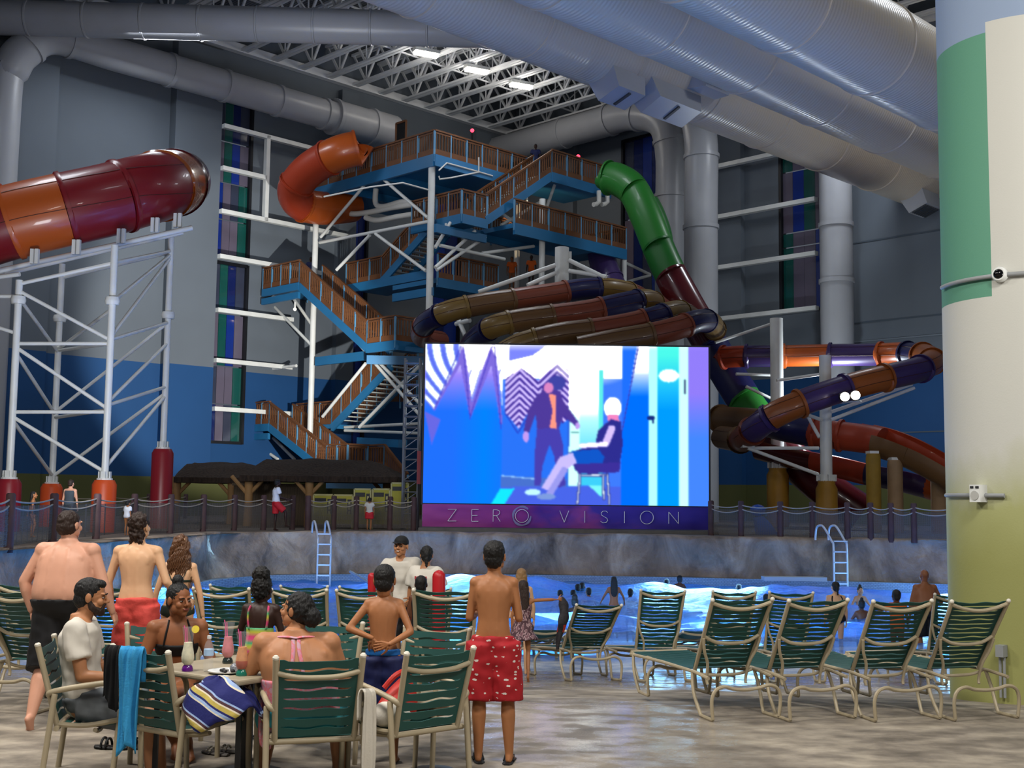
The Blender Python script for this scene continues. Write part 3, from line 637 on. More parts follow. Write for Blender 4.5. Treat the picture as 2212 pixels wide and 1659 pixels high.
mb = MB(); mb.grid(lambda a, b: (sx0+(sx1-sx0)*a, SY-.12-.03*math.sin(a*21+b*3)-.03*noise.noise((a*14, b*4, 2)), bz1+(bz0-bz1)*b), 90, 10)
bn = mb.build('banner', mat('banner_vinyl', '5a2c80', .6, spec=.2, fn=banner_fn), scr, 'all')
# banner lettering: thin strokes
SCL = (sx1-sx0)/2018.
def bxy(x, y): return Vector((sx0+(x-95)*SCL, SY-.185, bz1-(y-(1222+.012*(x-95)))*SCL*.98))
LET = {'Z': [[(-30, -42), (30, -42), (-30, 42), (30, 42)]], 'E': [[(25, -42), (-22, -42), (-22, 42), (25, 42)], [(-22, 0), (18, 0)]], 'R': [[(-24, 42), (-24, -42), (2, -42), (20, -34), (22, -20), (14, -6), (-2, 0), (-24, 0)], [(0, 0), (26, 42)]],
       'V': [[(-32, -42), (0, 42), (32, -42)]], 'I': [[(0, -42), (0, 42)]], 'S': [[(24, -32), (12, -42), (-8, -42), (-22, -30), (-20, -14), (0, -2), (20, 10), (24, 26), (12, 40), (-10, 42), (-26, 30)]], 'N': [[(-34, 42), (-34, -42), (34, 42), (34, -42)]],
       'O': [[(46*math.cos(k*math.pi/16), 46*math.sin(k*math.pi/16)) for k in range(33)]]}
M_LET = mat('letter_print', 'f8f6ff', .6)
for ch, x in zip('ZEROVISION', (305, 465, 617, 795, 1092, 1237, 1373, 1515, 1672, 1860)):
    mb = MB()
    for st in LET[ch]:
        pts = [bxy(x+a, 1302+.012*(x-300)+b) for a, b in st]
        for p, q in zip(pts, pts[1:]): mb.beam(p, q, .014, .075, Vector((0, 1, 0)))
    mb.build('letter', M_LET, bn)
mb = MB(); pts = [bxy(795+62*math.cos(k*math.pi/20)*(1+.03*math.sin(3*k)), 1308+66*math.sin(k*math.pi/20)) for k in range(36)]
mb.tube(pts, [.02+.018*math.sin(k*.35)**2 for k in range(36)], 6, flat=.3); mb.build('swirl_mark', mat('swirl_print', '8c84b8', .5), bn)
mb = MB(); mb.box((P(1227, 1150, SY-.3).x, SY+.2, (DZ+bz0)/2-.02), (P(1546, 1150, SY).x-P(908, 1150, SY).x, 1.7, max(.1, bz0-DZ))); mb.build('plinth', mat('cast_concrete', '6c6a68', .8, var=.15), scr)
# open truss mast beside the screen
t = thing('scaffold_tower', 'slim dark truss mast standing left of the video screen', 'scaffold', (P(888, 900, 37).x, 37, DZ))
M_ALU = mat('dull_aluminium', '8d9096', .35, metal=.8); x0, x1 = P(874, 900, 37).x, P(906, 900, 37).x; zt = P(890, 775, 37).z
mb = MB()
for x in (x0, x1):
    for y in (36.8, 37.3): mb.tube([(x, y, DZ), (x, y, zt)], .035, 8)
mb.build('upright', M_ALU, t); mb = MB()
for i in range(16):
    z = DZ+.15+(zt-DZ-.3)*i/15
    mb.tube([(x0, 36.8, z), (x1, 36.8, z)], .022, 6); mb.tube([(x0, 37.3, z), (x1, 37.3, z)], .022, 6)
    if i < 15: mb.tube([(x0, 36.8, z), (x1, 36.8, z+(zt-DZ-.3)/15)], .016, 6)
mb.build('lattice', M_ALU, t)['kind'] = 'stuff'
mb = MB(); mb.box((P(905, 1015, 36.6).x, 36.6, P(905, 1010, 36.6).z), (.12, .1, 1.0)); tag(mb.build('red_sign', mat('red_board', '8e2226', .5)), 'narrow red board beside the left edge of the video screen', 'sign')

# ================================================================ slide tower
A = P(938, 333, 50); U0, V0 = uof(A), vof(A)
def FU(x, y, du=0.): return WR(x, y, U0+du)              # point on the tower's left-facing plane
def FV(x, y, dv=0.): return WL(x, y, V0+dv)              # point on its right-facing plane
tw = thing('slide_tower', 'tall water slide tower with blue steel stairs and brown slatted railings', 'tower', (A.x, A.y, DZ))
M_WOOD = mat('brown_slat', '6b4326', .6, var=.2, vscale=1.5); M_BLUE = mat('blue_steel', '256c9c', .4, var=.08, vscale=.8); M_POST = mat('blue_post', '5f93b8', .4)
M_TREAD = mat('tread_plate', 'b9bcb8', .5)
def railing(a, b, h=1.05, par=tw, posts=None, gap=.16):
    a = Vector(a); b = Vector(b); L = (b-a).length; d = (b-a)/L; up = Vector((0, 0, 1))
    mb = MB(); mb.beam(a+up*h, b+up*h, .12, .07); mb.beam(a+up*.13, b+up*.13, .05, .25); mb.beam(a+up*(h-.1), b+up*(h-.1), .05, .07)
    r = mb.build('railing', M_WOOD, par); n = max(2, int(L/gap)); mb = MB()
    for i in range(n):
        q = a+d*(L*(i+.5)/n); mb.beam(q+up*.24, q+up*(h-.1), .068, .03, d)
    mb.build('balusters', M_WOOD, r)['kind'] = 'stuff'
    m = posts or max(1, round(L/1.6))
    for i in range(m+1):
        q = a+d*(L*i/m); mb = MB(); mb.beam(q+up*-.32, q+up*(h-.02), .075, .06, d); mb.build('post', M_POST, r)
    return r
def girder(a, b, h=.45, w=.14, m=None, par=tw, name='girder'):
    a = Vector(a)-Vector((0, 0, h/2)); b = Vector(b)-Vector((0, 0, h/2)); mb = MB(); mb.beam(a, b, w, h); return mb.build(name, m or M_BLUE, par)
def flight(a, b, wd, n=14, par=tw):
    a = Vector(a); b = Vector(b); mb = MB()
    for o in (Vector((0, 0, 0)), wd): mb.beam(a+o-Vector((0, 0, .18)), b+o-Vector((0, 0, .18)), .1, .36)
    f = mb.build('stair_flight', M_BLUE, par); hd = Vector((b.x-a.x, b.y-a.y, 0)).normalized(); tp = MB(); tp.box((0, 0, 0), (.36, wd.length, .05))
    pm = tp.mesh('tread'); pm.materials.append(M_TREAD)
    R = Matrix((hd, wd.normalized(), Vector((0, 0, 1)))).transposed().to_4x4(); base = Vector(f['_b'])
    for i in range(1, n): piece(pm, 'tread', f, Matrix.Translation(a.lerp(b, i/n)+wd/2-base) @ R)
    return f
def slab(pts, th=.2):
    mb = MB(); mb.prism(pts, (0, 0, -th)); return mb.build('platform', M_BLUE, tw)
def strut(a, b, r=.09, par=tw, m=None, name='brace'):
    mb = MB(); mb.tube([a, b], r, 10); return mb.build(name, m or M_WHITE, par, True)
def setz(q, z): return Vector((q.x, q.y, z))
# top platform
zA = A.z; tL = setz(FU(653, 399), zA); tR = setz(FV(1136, 395), zA); tB = UV(uof(tR), vof(tL), zA)
slab([A, tR, tB, tL]); railing(tL, A, posts=9); railing(A, tR, posts=6); railing(tL, tB); girder(tL, A, .52); girder(A, tR, .5)
for k in (.33, .66): girder(tL.lerp(A, k)+Vector((0, 0, -.2)), tB.lerp(tR, k)+Vector((0, 0, -.2)), .35)
# stair on the right up to the upper right landing
s1a, s1b = FV(1050, 468, -1.2), FV(1191, 372, -1.2)
flight(s1a, s1b, UV(0, 1.15, 0), 13); railing(s1a, s1b, 1.0, posts=5); railing(s1a+UV(0, 1.15, 0), s1b+UV(0, 1.15, 0), 1.0, posts=5)
l2 = setz(FV(1318, 408, -1.2), s1b.z); slab([s1b, l2, l2+UV(0, 3, 0), s1b+UV(0, 3, 0)]); railing(s1b, l2, posts=4); girder(s1b, l2, .45)
# middle landing
m1 = FV(997, 462, -1.2); m0 = m1+UV(0, 3.2, 0); m2 = setz(FV(1052, 470, -1.2), m1.z)
slab([m1, m2, m2+UV(0, 3.2, 0), m0]); railing(m0, m1, posts=4); railing(m1, m2, posts=2); girder(m0, m1, .4); girder(m1, m2, .4)
girder(setz(FV(940, 487, -.8), m1.z-.55), setz(FV(1049, 497, -.8), m1.z-.55), .35)
# lower right platform
r0, r1 = FV(1176, 497, -1.6), FV(1352, 528, -1.6); r1 = setz(r1, r0.z); r0b = r0-UV(1.9, 0, 0)
slab([r0b, r1, r1+UV(0, 3, 0), r0b+UV(0, 3, 0)]); railing(r0b, r1, posts=7); girder(r0b, r1, .5); railing(r1, r1+UV(0, 3, 0)); railing(r0b+UV(0, 3, 0), r1+UV(0, 3, 0))
girder(setz(FV(945, 505, .4), r0.z), setz(FV(1168, 530, .4), r0.z-.2), .4)
# left landings and flights
def left_storey(lx0, ly0, lx1, ly1, bx, by, cx, cy, ex, ey, du):
    p0, p1 = FU(lx0, ly0, du), FU(lx1, ly1, du); p0 = setz(p0, p1.z); w = UV(1.3, 0, 0)
    slab([p0, p1, p1+w*2, p0+w*2]); railing(p0, p1, posts=4); railing(p0, p0+w*2); girder(p0, p1, .35); girder(p0-Vector((0, 0, .45)), p1-Vector((0, 0, .45)), .3)
    q = FU(bx, by, du); flight(p1, q, w, 14); railing(p1, q, 1.0, posts=6); railing(p1+w, q+w, 1.0, posts=6)
    e0 = setz(FU(cx, cy, du), q.z); slab([q, e0, e0+w*2, q+w*2]); railing(q, e0, posts=2); girder(q, e0, .4)
    e1 = e0+UV(2.2, 0, 0); railing(e0, e1, posts=2); girder(e0, e1, .4); girder(q-Vector((0, 0, .5)), e1-Vector((0, 0, .5)), .38)
    return p0, p1, q, e0
p0, p1, q1, e1 = left_storey(568, 625, 647, 610, 793, 743, 853, 742, 0, 0, -.8)
h0, h1, q2, e2 = left_storey(516, 928, 582, 915, 705, 1012, 750, 1012, 0, 0, -.8)
# flight seen from below, going down to the left under the first landing
g0, g1 = FU(846, 782, .6), FU(717, 916, .6)
flight(g0, g1, UV(1.5, 0, 0), 15); railing(g0, g1, 1.0, posts=6); railing(g0+UV(1.5, 0, 0), g1+UV(1.5, 0, 0), 1.0, posts=6)
k1 = setz(FU(640, 916, .6), g1.z); slab([g1, k1, k1+UV(2.5, 0, 0), g1+UV(2.5, 0, 0)]); railing(g1, k1, posts=3)
k2 = setz(FU(790, 995, .6), h1.z-1.2)
# flight behind, rising right to the middle landing
f0, f1 = FU(824, 602, 1.4), FU(926, 486, 1.4)
flight(f0, f1, UV(1.2, 0, 0), 13); railing(f0, f1, 1.0, posts=5); railing(f0+UV(1.2, 0, 0), f1+UV(1.2, 0, 0), 1.0, posts=5)
n0 = setz(FU(748, 614, 1.4), f0.z); slab([n0, f0, f0+UV(2.5, 0, 0), n0+UV(2.5, 0, 0)]); railing(n0, f0, posts=3); girder(n0, setz(FU(930, 594, 1.4), f0.z), .4)
w0 = FV(945, 600, .4); w1 = setz(FV(1075, 628, .4), w0.z); girder(w0, w1, .4); railing(w0, w1, posts=4); slab([w0, w1, w1+UV(0, 3, 0), w0+UV(0, 3, 0)])
girder(setz(FU(850, 638, .2), w0.z-.5), setz(FU(935, 618, .2), w0.z-.5), .35); girder(setz(FU(683, 784, .1), FU(683, 772, .1).z), setz(FU(792, 770, .1), FU(683, 772, .1).z), .4)
# handrail on the lowest ramps towards the hut
for a, b in (((750, 1012), (830, 1010)), ((830, 1010), (880, 1075))): railing(FU(*a, .4), FU(*b, .4), 1.0)
railing(FU(830, 868, 5), FU(900, 868, 5), 1.1); girder(FU(780, 945, 1), FU(870, 950, 1), .35, .5)
# columns and braces
def column(x, yt, yb, pl, r, base=None, par=tw):
    a = pl(x, yt); return strut(a, setz(a, base if base is not None else pl(x, yb).z), r, par, name='column')
cu = lambda x, y: FU(x, y, .15); cv = lambda x, y: FV(x, y, .15); cw = lambda x, y: FV(x, y, -1.3)
column(684, 424, 0, cu, .14, DZ); column(933, 359, 0, cu, .15, DZ); column(1172, 430, 0, cw, .14, DZ); column(1348, 528, 0, cw, .14, DZ); column(1118, 420, 0, lambda x, y: FV(x, y, 2.5), .14, DZ)
for ax, ay, bx, by in ((693, 512, 786, 402), (828, 387, 924, 470), (691, 524, 928, 478), (799, 508, 727, 583), (811, 505, 920, 585), (590, 660, 672, 745), (628, 636, 674, 702), (738, 700, 792, 762), (790, 785, 697, 900), (806, 780, 905, 895), (818, 782, 910, 875), (911, 785, 776, 923), (545, 955, 600, 992), (590, 946, 636, 992), (640, 790, 560, 800)): strut(FU(ax, ay, .1), FU(bx, by, .1), .075)
for ax, ay, bx, by in ((940, 535, 973, 481), (940, 578, 1026, 499), (943, 583, 1049, 512), (950, 530, 1090, 560), (1042, 547, 1153, 532), (1077, 456, 1158, 514), (1082, 487, 1168, 436), (1175, 465, 1198, 400), (1350, 567, 1404, 593), (1350, 610, 1404, 595)): strut(FV(ax, ay, -.6), FV(bx, by, -.6), .075)
for y in (923, 930): strut(FU(745, y, 1.2), FU(905, y-8 if y < 925 else y+6, 1.2), .07)
# white water pipes slung under the top platform
M_PVC = mat('white_pipe', 'd5d3cc', .4)
for pts in (((748, 430), (748, 456), (765, 462), (800, 458), (850, 448), (905, 440)), ((812, 408), (812, 440), (830, 446), (870, 436), (900, 442)), ((790, 470), (815, 476), (860, 468), (900, 462))):
    mb = MB(); mb.tube(catmull([FU(x, y, 1.2) for x, y in pts], 5), .13, 12); mb.build('water_pipe', M_PVC, tw, True)
for pts in (((948, 368), (965, 352), (1030, 370), (1064, 380)), ((948, 380), (950, 387), (975, 384), (1034, 372), (1034, 340)), ((700, 425), (800, 404), (870, 395), (925, 410))):
    mb = MB(); mb.tube([FV(x, y, -.1) for x, y in pts], .035, 8); mb.build('conduit', M_PVC, tw, True)
for x in (1294, 1312):
    mb = MB(); mb.tube([FV(x, 412, -1.5), FV(x, 436, -1.5), FV(x-6, 441, -1.5), FV(x-12, 442, -1.5)], .11, 10); mb.build('water_pipe', M_PVC, tw, True)
# dark notice board on the top deck and beacon lamps
mb = MB(); c = FU(866, 300, 1.5); t = thing('notice_board', 'dark framed board standing on the top deck of the tower', 'board', (c.x, c.y, zA))
d = UV(0, 1, 0); hw = .36
for a, b in (((-hw, -.95), (-hw, .78)), ((hw, -.95), (hw, .78)), ((-hw, .78), (hw, .78)), ((-hw, -.3), (hw, -.3))): mb.beam(c+d*a[0]+Vector((0, 0, a[1])), c+d*b[0]+Vector((0, 0, b[1])), .09, .09)
mb.build('frame', M_WOOD, t); mb = MB(); mb.prism([c+d*a+Vector((0, 0, b)) for a, b in ((-hw, -.3), (hw, -.3), (hw, .78), (-hw, .78))], UV(.05, 0, 0)); mb.build('panel', M_BLACK, t)
M_RED = mat('red_beacon', 'ff2030', .4, emit='ff2436', estr=9)
for q, lb in ((FV(1020, 282, 3), 'red beacon lamp glowing above the top deck railing'), (FV(1249, 338, -1), 'red beacon lamp glowing above the upper right landing'), (FU(680, 354, .5), 'small red lamp behind the left end of the top railing')):
    t = thing('beacon_lamp', lb, 'lamp', q); mb = MB(); mb.ell(q, .09 if 'small' not in lb else .06, None, 10, 7); mb.build('bulb', M_RED, t, True)
    mb = MB(); mb.tube([q-Vector((0, 0, .1)), q-Vector((0, 0, .9))], .04, 8); mb.build('stem', M_BLACK, t)
M_SPOTL = mat('small_lamp', 'ffffff', .4, emit='ffe2b0', estr=9)
for q, lb in ((FV(1138, 437, -.4), 'small white lamp under the right stair of the tower'), (FV(963, 500, -.6), 'small white lamp under the middle landing'), (FU(637, 668, -.5), 'small white lamp under the left landing')):
    t = thing('landing_lamp', lb, 'lamp', q); mb = MB(); mb.ell(q, .075, None, 10, 7); mb.build('bulb', M_SPOTL, t, True); mb = MB(); mb.tube([q+Vector((0, 0, .05)), q+Vector((0, 0, .35))], .05, 8); mb.build('stem', M_WHITE, t)
lamp('SPOT', 'landing_light', FV(1138, 437, -.4)-Vector((0, 0, .12)), 420, (1, .72, .4), .1, aim=FV(1150, 490, 1.5), angle=90)

# ================================================================ slides
SLC = {'or': mat('slide_orange', 'b8551d', .35, coat=.2), 'mr': mat('slide_maroon', '7c141d', .36, coat=.15), 'ob': mat('slide_amber', 'a8541c', .25, coat=.4), 'nv': mat('slide_navy', '17194c', .4, coat=.12),
       'ol': mat('slide_olive', '7d6230', .42, coat=.12), 'rs': mat('slide_rust', '7d3d2a', .42, coat=.12), 'br': mat('slide_brown', '6a4c2d', .42, coat=.12), 'gr': mat('slide_green', '27762a', .42, coat=.1),
       'dg': mat('slide_dark_green', '14611f', .42, coat=.1), 'pu': mat('slide_purple', '3f2e62', .38, coat=.15), 'dm': mat('slide_wine', '4c1018', .25, coat=.4), 'og': mat('slide_tangerine', '96501f', .4, coat=.15), 'rd': mat('slide_red', 'a0381d', .4, coat=.15)}
def tube_slide(t, ctrl, r, segs, K=8, n=24, flange=.05, seams=True, flat=1.):
    pp = catmull(ctrl, K)
    for i0, i1, c in segs:
        a, b = int(i0*K), int(i1*K); pts = pp[a:b+1]
        if len(pts) < 2: continue
        d0 = (pts[1]-pts[0]).normalized(); rad = [r]*len(pts)
        mb = MB(); mb.tube(pts, rad, n, cap=True, flat=flat)
        sec = mb.build('tube_section', SLC[c], t, True)
        if flange:
            mb = MB(); mb.tube([pts[0]+d0*.02, pts[0]+d0*.02, pts[0]+d0*.12, pts[0]+d0*.12], [r*.9, r+flange, r+flange, r*.9], n, flat=flat); mb.build('flange', SLC[c], sec, True)
        if seams:
            k = frame_of(d0)[1]; mb = MB()
            for s in (-.2, .62):
                ln = []
                for i, q in enumerate(pts):
                    dd = (pts[min(i+1, len(pts)-1)]-pts[max(i-1, 0)]).normalized(); x, y = frame_of(dd); side = x if x.y < 0 else -x
                    ln.append(q+(side*math.sqrt(1-s*s)+y*s)*(r+.004))
                mb.tube(ln, .009, 4)
            mb.build('seam', mat('seam_dark', '4a2a22', .5), sec)['kind'] = 'stuff'
def trough(t, ctrl, r, segs, K=8, th=.05, a0=-.15, name='trough_section', lipm=None):
    pp = catmull(ctrl, K)
    for i0, i1, c in segs:
        pts = pp[int(i0*K):int(i1*K)+1]; vs = []; m = 13
        for i, q in enumerate(pts):
            d = (pts[min(i+1, len(pts)-1)]-pts[max(i-1, 0)]).normalized(); x, y = frame_of(d)
            for rr in (r, r-th):
                for k in range(m):
                    a = math.pi-a0+(math.pi+2*a0)*k/(m-1); vs.append(q+(x*math.cos(a)+y*math.sin(a))*rr)
        w = 2*m; fs = []
        for i in range(len(pts)-1):
            for k in range(m-1): fs += [(i*w+k, i*w+k+1, (i+1)*w+k+1, (i+1)*w+k), (i*w+m+k, (i+1)*w+m+k, (i+1)*w+m+k+1, i*w+m+k+1)]
            for k in (0, m-1): fs.append((i*w+k, (i+1)*w+k, (i+1)*w+m+k, i*w+m+k))
        for i in (0, len(pts)-1): fs += [(i*w+k, i*w+k+1, i*w+m+k+1, i*w+m+k) for k in range(m-1)]
        mb = MB(); mb.add(vs, fs); mb.build(name, SLC[c], t, True)
# big raft slide at the left with its steel frame
t = thing('raft_slide', 'huge red and orange tube slide on a white steel frame', 'water slide', (P(180, 1100, 33).x, 33, DZ))
ctrl = [P(-190, 548, 31.5), P(-70, 508, 31.8), P(20, 481, 32), P(125, 456, 32.3), P(228, 433, 32.8), P(300, 414, 33.4), P(345, 402, 34.4), P(372, 396, 36), P(386, 392, 38.2), P(390, 390, 40)]
tube_slide(t, ctrl, 1.0, [(0, 2.0, 'mr'), (2.0, 3.15, 'or'), (3.15, 4.4, 'mr'), (4.4, 6.0, 'mr'), (6.0, 7.2, 'ob'), (7.2, 9, 'dm')], 8, 36, .05)
fz = {}
cols = {'a': (20, 31, 605, 1035), 'b': (112, 35.5, 570, 1045), 'c': (226, 31.2, 530, 1037), 'd': (352, 35.2, 502, 970)}
def cp(k, y): x, d, yt, yb = cols[k]; q = P(x, yb, d); return Vector((q.x, d, P(x, y, d).z))
for k, (x, d, yt, yb) in cols.items():
    strut(cp(k, yt), cp(k, yb), .095, t, name='column'); q = cp(k, yb); m = SLC['mr'] if k in 'ad' else mat('pedestal_orange', 'd4511f', .4); r = .31
    mb = MB(); mb.lathe([(r*.8, 0), (r, -.12), (r, DZ-q.z)], q, 28); mb.build('pedestal', mat('pedestal_maroon', '8a1a26', .35) if k in 'ad' else m, t, True)
    mb = MB(); mb.lathe([(.2, 0), (.2, .05)], q, 16); [mb.box(q+Vector((math.cos(a)*.14, math.sin(a)*.14, .12)), (.03, .12, .2), Matrix.Rotation(a, 3, 'Z')) for a in (0, 1.57, 3.14, 4.71)]; mb.build('base_flange', M_WHITE, t)
    yj = {'a': 648, 'b': 688, 'c': 650, 'd': 681}[k]; q = cp(k, yj); mb = MB(); mb.lathe([(.17, -.1), (.19, -.02), (.19, .02), (.17, .1)], q, 16); mb.build('splice_flange', M_WHITE, t, True)
for k1_, y1, k2_, y2 in (('a', 613, 'c', 568), ('a', 628, 'c', 735), ('c', 667, 'b', 754), ('a', 742, 'c', 742), ('a', 642, 'b', 760), ('c', 652, 'd', 550), ('c', 727, 'd', 556), ('c', 733, 'd', 697), ('b', 600, 'd', 545), ('c', 567, 'd', 542), ('a', 750, 'c', 883), ('a', 762, 'b', 895), ('d', 697, 'b', 890),
                     ('a', 890, 'c', 890), ('b', 902, 'c', 885), ('c', 875, 'd', 836), ('d', 850, 'b', 1030), ('d', 856, 'c', 1010), ('a', 900, 'c', 1020), ('a', 907, 'b', 1027), ('d', 742, 'c', 868), ('b', 757, 'c', 742)): strut(cp(k1_, y1), cp(k2_, y2), .05, t)
strut(P(-60, 606, 31.2), cp('a', 592), .06, t, name='brace'); strut(P(-60, 640, 31), cp('a', 640), .05, t); strut(P(-60, 690, 31), cp('a', 720), .05, t)
strut(P(-60, 598, 31.4), P(415, 492, 33.6), .075, t, name='saddle_beam'); strut(P(10, 592, 33), P(395, 503, 35), .06, t, name='saddle_beam')
for x, y, d in ((75, 560, 31.6), (165, 540, 32), (262, 516, 32.4), (335, 492, 33), (384, 482, 33.6)):
    mb = MB(); [mb.box(P(x+o, y-6, d), (.09, .12, .4)) for o in (-5, 5)]; mb.build('saddle_bracket', M_WHITE, t)
# orange slide entry beside the top deck
t = thing('slide_entry', 'orange curled slide entry hanging left of the top deck', 'water slide', P(640, 430, 53))
ctrl = [P(775, 320, 52.5), P(735, 330, 52.5), P(690, 352, 53), P(655, 380, 53.5), P(636, 412, 54), P(650, 440, 54.6), P(700, 450, 55.5), P(760, 445, 57)]
tube_slide(t, ctrl, .78, [(0, 1.6, 'or'), (1.6, 3.6, 'rd'), (3.6, 5.2, 'rd'), (5.2, 7, 'or')], 8, 26, .06, False)
# green slide dropping from the upper right landing
t = thing('drop_slide', 'green slide dropping steeply behind the video screen, then red and navy', 'water slide', (P(1480, 800, 49).x, 49, DZ))
ctrl = [P(1312, 384, 53), P(1335, 388, 52.6), P(1368, 412, 52), P(1396, 470, 51.4), P(1420, 530, 51), P(1448, 592, 50.5), P(1488, 665, 50), P(1535, 745, 49.5), P(1580, 820, 49), P(1622, 885, 48.4), P(1680, 960, 47.5), P(1770, 1045, 46.5), P(1862, 1110, 46)]
tube_slide(t, ctrl, .58, [(0, 2, 'gr'), (2, 4, 'gr'), (4, 5, 'dg'), (5, 7, 'dm'), (7, 8.7, 'nv'), (8.7, 9.6, 'gr'), (9.6, 10.6, 'dm'), (10.6, 12, 'dm')], 8, 22, .06, False, 1.25)
mb = MB(); mb.tube(catmull([P(1362, 395, 52.2), P(1400, 440, 51.8), P(1425, 500, 51.4), P(1430, 545, 51.2), P(1428, 575, 51)], 6), [.25]*6+[.5]*14+[.3]*5, 14); mb.build('splash_guard', SLC['dg'], t, True)
mb = MB(); mb.ell(P(1313, 392, 53), (.6, .6, .42), None, 18, 10); mb.build('entry_bowl', SLC['gr'], t, True)
t2 = thing('steep_slide', 'dark purple slide dropping behind the central column of the tower', 'water slide', P(1330, 640, 56))
tube_slide(t2, [P(1296, 535, 57), P(1306, 580, 56.5), P(1325, 625, 56), P(1345, 670, 55)], .66, [(0, 1.5, 'pu'), (1.5, 3, 'pu')], 8, 20, .05, False)
# coil slide behind the screen
t = thing('coil_slide', 'coiled tube slide in rust, brown, olive and navy above the screen', 'water slide', (P(1200, 900, 46).x, 46, DZ))
def coil(pts, segs, r=.42): tube_slide(t, [P(*q) for q in pts], r, segs, 7, 20, .04)
coil([(1400, 655, 52), (1370, 636, 48.5), (1320, 624, 46.8), (1262, 624, 46.4), (1195, 634, 46), (1120, 645, 45.6), (1050, 655, 45.2), (985, 668, 45), (940, 685, 45.4), (915, 705, 46.8), (912, 728, 49), (950, 736, 51.5)],
     [(0, 1.4, 'rs'), (1.4, 2.5, 'ol'), (2.5, 3.6, 'nv'), (3.6, 5.2, 'rs'), (5.2, 6.6, 'br'), (6.6, 7.8, 'ol'), (7.8, 9, 'nv'), (9, 11, 'rs')])
coil([(1440, 672, 51), (1415, 655, 47.5), (1392, 648, 45.2), (1340, 657, 44.6), (1270, 672, 44.2), (1195, 682, 43.9), (1120, 692, 43.6), (1068, 705, 43.6), (1035, 725, 44.6), (1015, 748, 46.5)],
     [(0, 1.2, 'rs'), (1.2, 2.3, 'ol'), (2.3, 3.7, 'nv'), (3.7, 5, 'rs'), (5, 6.3, 'br'), (6.3, 7.4, 'ol'), (7.4, 9, 'nv')])
coil([(1500, 690, 49), (1478, 676, 46), (1455, 674, 44), (1415, 686, 43.2), (1360, 700, 42.9), (1290, 712, 42.6), (1210, 722, 42.4), (1130, 742, 42.4), (1090, 762, 42.6)],
     [(0, 1.5, 'br'), (1.5, 2.6, 'ol'), (2.6, 3.5, 'nv'), (3.5, 5.2, 'rs'), (5.2, 6.6, 'br'), (6.6, 8, 'ol')])
coil([(1545, 712, 47.5), (1532, 695, 45), (1505, 694, 43), (1465, 708, 42.3), (1410, 722, 42), (1330, 736, 41.8), (1250, 752, 41.8)], [(0, 1.4, 'ol'), (1.4, 2.6, 'nv'), (2.6, 4, 'rs'), (4, 6, 'br')])
q = P(1214, 535, 47.5); mb = MB(); mb.tube([q, setz(q, DZ)], .28, 20); mb.build('column', M_WHITE, t, True)
for a, b in (((1199, 573), (1034, 631)), ((1199, 590), (1140, 616)), ((1229, 562), (1307, 600)), ((1229, 585), (1310, 598)), ((990, 690), (1005, 725)), ((985, 700), (1015, 692)), ((1225, 690), (1260, 678)), ((1100, 715), (1150, 704))): strut(P(*a, 47), P(*b, 46.4), .09, t)
mb = MB(); mb.box(P(1215, 552, 47.5)+Vector((.3, 0, 0)), (.12, .2, .3)); mb.build('bracket', M_WHITE, t)
# tube slide at the right, on a white column
t = thing('tube_slide', 'orange and purple tube slide looping round the right column', 'water slide', (P(1783, 1100, 40.5).x, 40.5, DZ))
ctrl = [P(1560, 772, 48), P(1600, 770, 47.6), P(1690, 769, 47.2), P(1790, 767, 46.8), P(1880, 766, 46), P(1950, 764, 45), P(1995, 768, 43.6), P(2014, 780, 42), P(1985, 798, 40.4), P(1915, 815, 39.6), P(1840, 834, 39.2), P(1760, 860, 38.9), P(1690, 888, 38.8), P(1645, 915, 39.2), P(1612, 942, 40.4), P(1600, 950, 42.5), P(1560, 945, 45)]
tube_slide(t, ctrl, .43, [(0, 1.2, 'rd'), (1.2, 2.1, 'pu'), (2.1, 3.1, 'or'), (3.1, 4.3, 'pu'), (4.3, 5.2, 'or'), (5.2, 5.9, 'nv'), (5.9, 7.1, 'og'), (7.1, 7.9, 'og'), (7.9, 9, 'pu'), (9, 10.2, 'og'), (10.2, 11.4, 'pu'), (11.4, 12.6, 'og'), (12.6, 13.6, 'pu'), (13.6, 15, 'rs'), (15, 16, 'br')], 8, 22, .07)
def post_with_pedestal(x, yt, yj, d, r, rp, par, col, lb=None):
    q = P(x, yt, d); j = P(x, yj, d); mb = MB(); mb.tube([q, setz(q, j.z)], r, 20); mb.build('column', M_WHITE, par, True)
    mb = MB(); mb.lathe([(r*1.1, 0), (rp*.8, .02), (rp*.8, -.1), (rp, -.25), (rp, DZ-j.z)], Vector((q.x, d, j.z)), 28); mb.build('pedestal', mat('pedestal_ochre', 'a67a25', .5, var=.1), par, True)
    mb = MB()
    for k in range(8):
        a = k*math.pi/4; mb.box(Vector((q.x+math.cos(a)*(r+.06), d+math.sin(a)*(r+.06), j.z+.12)), (.16, .03, .22), Matrix.Rotation(a, 3, 'Z'))
    mb.lathe([(rp*.8, 0), (rp*.8, .04)], Vector((q.x, d, j.z)), 20); mb.build('base_flange', M_WHITE, par)
    return q
post_with_pedestal(1782, 768, 1040, 40.6, .2, .36, t, None); post_with_pedestal(1677, 688, 1012, 46.5, .25, .42, t, None)
for a, b, d in (((1795, 890), (1970, 830), 40), ((1795, 907), (1975, 838), 40), ((1770, 945), (1740, 890), 40), ((1740, 895), (1775, 907), 40), ((1615, 968), (1768, 968), 40.2), ((1615, 968), (1768, 1025), 40.2), ((1590, 808), (1665, 810), 46.6), ((1678, 822), (1775, 808), 45), ((1612, 835), (1668, 862), 46.6), ((1545, 740), (1665, 700), 47)): strut(P(*a, d), P(*b, d+.4), .06, t)
